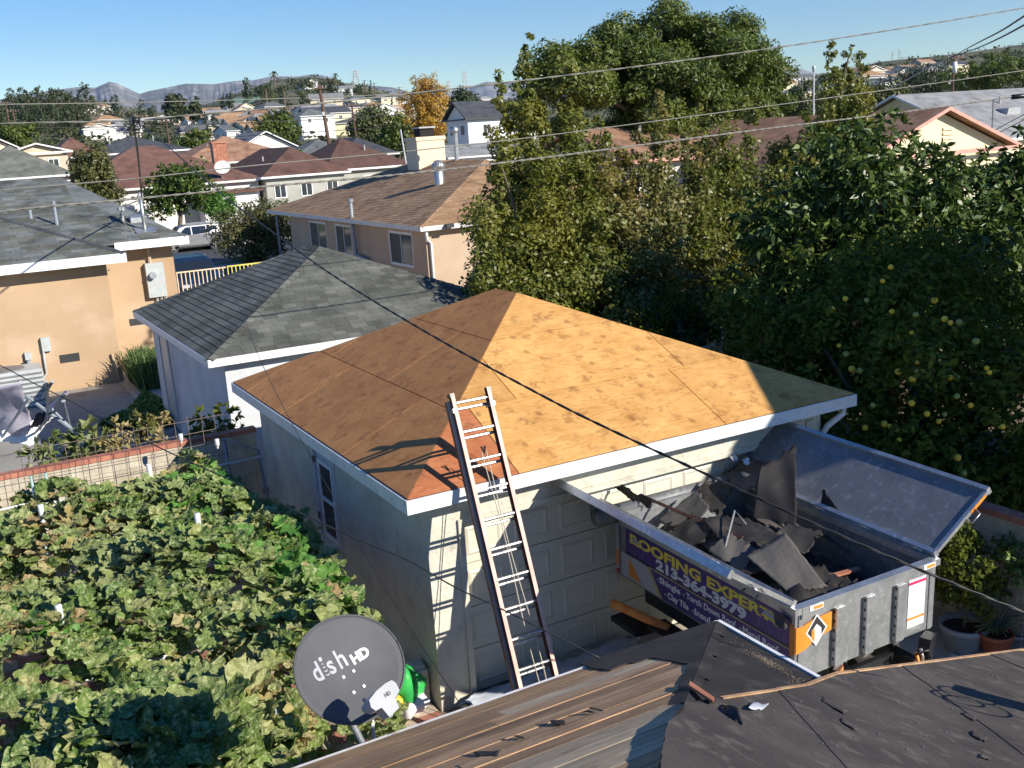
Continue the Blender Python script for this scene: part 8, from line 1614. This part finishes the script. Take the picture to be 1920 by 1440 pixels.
pylon('largest lattice pylon on the ridge right of the hilltop white house', 666, 132, 700, 3.4); pylon('lattice pylon just right of the golden tree', 840, 152, 900); pylon('lattice pylon above the white house roof', 870, 133, 900, 4); pylon('left one of the two pylons on the right green ridge', 1673, 98, 1050, 3.4); pylon('right one of the two pylons on the right green ridge', 1686, 93, 1050, 3.6); pylon('faint pylon at the left foot of the green ridge', 1495, 132, 1050, 3)
# ---------------------------------------------- overhead wires
def smooth(pts, n=60):
    P = np.array(pts, float); d = np.concatenate([[0], np.cumsum(np.linalg.norm(np.diff(P[:, :2], axis=0), axis=1))]); t = np.linspace(0, d[-1], n); m = np.gradient(P, d, axis=0); out = []
    for s1 in t:
        i = min(len(d) - 2, int(np.searchsorted(d, s1, 'right') - 1)); h = d[i + 1] - d[i]; f = (s1 - d[i]) / h; out.append((2 * f ** 3 - 3 * f * f + 1) * P[i] + (f ** 3 - 2 * f * f + f) * h * m[i] + (-2 * f ** 3 + 3 * f * f) * P[i + 1] + (f ** 3 - f * f) * h * m[i + 1])
    return np.array(out)
def wire(label, pts, ya, yb, r_, m='cable', twist=0, n=60, name='overhead_cable', cat='cable', group=None):
    """pts in sight-line coordinates; ya/yb the distance of either end (a straight run in plan)"""
    P = smooth(pts, n); u0, u1 = pts[0][0], pts[-1][0]; W = []
    for (px_, py_) in P: f = (px_ - u0) / (u1 - u0); W.append(aty(px_, py_, 1 / ((1 - f) / ya + f / yb)))
    if not twist: return tag(fixn(MB().tube(W, r_, 6).obj(name, M[m], smooth=True)), label, cat, group)
    t = thing(name, label, cat, tuple(W[0]), 0, group); L1 = np.concatenate([[0], np.cumsum([np.linalg.norm(b - a) for a, b in zip(W[:-1], W[1:])])]); k = int(L1[-1] / .09); Wd = np.array([[np.interp(s1, L1, [w_[j] for w_ in W]) for j in range(3)] for s1 in np.linspace(0, L1[-1], k)])
    ph = np.linspace(0, L1[-1], k) * 2 * PI / twist; up = np.array([0, 0, 1.])
    for s_ in (0, PI):
        off = np.outer(np.cos(ph + s_), up) * r_ * .95 + np.outer(np.sin(ph + s_), [0, 1., 0]) * r_ * .95; fixn(MB().tube(Wd + off, r_, 5).obj('strand', M[m], t, True))
    return t
wire('highest twisted cable, rising to the right across the big tree and sky', [(-30, 234), (0, 232), (120, 229), (250, 226), (310, 220), (480, 206), (610, 193), (860, 165), (1160, 129), (1450, 90), (1920, 15), (1990, 3)], 19, 16.5, .009, 'cablegrey', .9, 70)
wire('middle grey cable crossing the tan house chimney and shrubs', [(-30, 360), (0, 357), (250, 335), (480, 310), (720, 288), (960, 262), (1200, 231), (1440, 199), (1920, 132), (1980, 123)], 18, 16.2, .011, 'cablegrey', 0)
wire('lowest thick grey cable crossing the tan roof and shrubs', [(-30, 401), (0, 397), (240, 374), (480, 351), (720, 330), (960, 303), (1200, 272), (1440, 241), (1700, 209), (1902, 181)], 15.5, 14.5, .010, 'cablegrey', .35, 70)
tag(fixn(MB().tube([aty(1898, 182, 14.5), aty(1935, 178, 14.4)], .05, 8).obj('cable_splice', M['black'], smooth=True)), 'black splice at the right end of the lowest grey cable', 'cable splice')
wire('black service cable sagging over the plywood roof and trailer', [(258, 230), (300, 262), (360, 315), (435, 380), (480, 412), (600, 500), (760, 600), (1000, 733), (1057, 763), (1190, 827), (1333, 893), (1560, 997), (1696, 1056), (1920, 1148), (2000, 1180)], 18.6, 3.4, .0062, 'cable', .35, 90)
wire('black line crossing the squash vine and ladder to the near roof', [(-20, 676), (0, 685), (68, 721), (116, 744), (214, 797), (347, 862), (420, 895), (553, 957), (667, 1010), (763, 1050), (857, 1103), (930, 1137), (1125, 1234)], 13, 5.44, .0055, 'cable', 0, 70)
wire('thinnest black wire dropping over the brown side of the roof', [(385, 440), (457, 595), (483, 663), (547, 793), (620, 923), (667, 1010), (745, 1140), (872, 1334)], 16, 5.5, .0032, 'cable', 0, 50)
wire('black drop wire from the cable loops to the peach house mast', [(250, 229), (256, 270), (262, 325), (266, 372)], 18.7, 33, .022, 'cable', 0, 20)
wire('upper wire from the transformer pole to the top right corner', [(1790, 104), (1830, 82), (1880, 56), (1922, 29), (1960, 5)], 75, 20, .035, 'cable', 0, 20); wire('lower wire from the transformer pole to the right edge', [(1790, 105), (1840, 87), (1885, 66), (1922, 46), (1960, 27)], 75, 20, .035, 'cable', 0, 20)
wire('black wires running down left from the transformer pole', [(1788, 105), (1750, 122), (1700, 150), (1665, 168)], 75, 44, .05, 'cable', 0, 14)
wire('thin drop wire over the grey roof at the right edge', [(1848, 254), (1880, 236), (1925, 212)], 38, 34, .02, 'cable', 0, 12); wire('second thin drop wire over the grey roof at the right edge', [(1856, 258), (1890, 240), (1925, 222)], 38, 34, .02, 'cable', 0, 12)
wire('faint high wire over the left hill', [(-20, 196), (200, 193), (420, 188), (660, 180), (880, 170)], 300, 420, .16, 'cablegrey', 0, 24); wire('thin wire over the rooftops below the middle hill', [(0, 240), (200, 238), (420, 232), (600, 224), (770, 214)], 150, 150, .06, 'cable', 0, 24); wire('thin wire over the rooftops right of the dark timber pole', [(300, 262), (440, 256), (612, 246), (700, 240), (770, 235)], 120, 112, .04, 'cable', 0, 24)
# loops of spare cable hanging at the connector
lp = thing('cable_loops', 'tangle of cable loops and white connector hanging on the highest cable', 'cable loops', tuple(aty(255, 226, 18.6)))
def ring(px_, py_, rp, m, r_=.009, parent=lp):
    P = [aty(px_ + rp * math.cos(a) + 2 * math.sin(2 * a), py_ + rp * .85 * math.sin(a), 18.6 + .1 * math.sin(a)) for a in np.linspace(0, 2 * PI, 25)]; fixn(MB().tube(P, r_, 5).obj('loop', M[m], parent, True))
ring(239, 213, 10, 'cablegrey'); ring(262, 240, 11, 'cable'); ring(277, 239, 10, 'cable'); ring(254, 236, 9, 'cable'); fixn(MB().tube([aty(244, 227, 18.6), aty(310, 221, 18.6)], .035, 6).obj('connector', M['lnb'], lp, True)); fixn(MB().tube([aty(248, 224, 18.55), aty(262, 226, 18.55)], .05, 8).obj('clamp', M['black'], lp, True))
# unseen stand-in box added beyond the right frame edge so its shadow falls on the dark roof
sv = thing('shadow_caster', 'unseen stand-in cable box with loops, added to cast a shadow on the lower roof', 'cable box', (6.1, 2.2, 2.0)); q0 = atp(1840, 1318, Dp_, Dn) + SUN * 1.15
MB().box(q0[0] - .10, q0[0] + .10, q0[1] - .05, q0[1] + .05, q0[2] - .13, q0[2] + .13).obj('box', M['metalgrey'], sv); fixn(MB().tube([q0 + [0, 0, -.13], q0 + [.05, -.05, -1.1]], .02, 6).obj('mast', M['galv'], sv))
for i, (dx, dz, rr_) in enumerate([(-.35, .05, .16), (-.28, .12, .12), (-.12, .1, .14)]): fixn(MB().tube([q0 + [dx + rr_ * math.cos(a), .03 * math.sin(a), dz + rr_ * .6 * math.sin(a)] for a in np.linspace(0, 6.28, 20)], .007, 5).obj('loop', M['cable'], sv, True))
# ================================================= air between here and the mountains
hz_ = MB().box(-14500, 14500, -14500, 14500, -9, 1500).mesh('haze', []) if False else None
b = MB().box(-14500, 14500, -14500, 14500, -9, 1700); me = bpy.data.meshes.new('haze'); me.from_pydata(b.v, [], b.f); ho = link('haze', me); tag(ho, kind='stuff')
m = bpy.data.materials.new('haze_air'); m.use_nodes = True; t = m.node_tree; t.nodes.remove(t.nodes['Principled BSDF']); pv = t.nodes.new('ShaderNodeVolumePrincipled'); pv.inputs['Density'].default_value = 2.6e-5; pv.inputs['Color'].default_value = (.48, .72, 1, 1); pv.inputs['Anisotropy'].default_value = .1; t.links.new(pv.outputs[0], t.nodes['Material Output'].inputs['Volume']); me.materials.append(m)
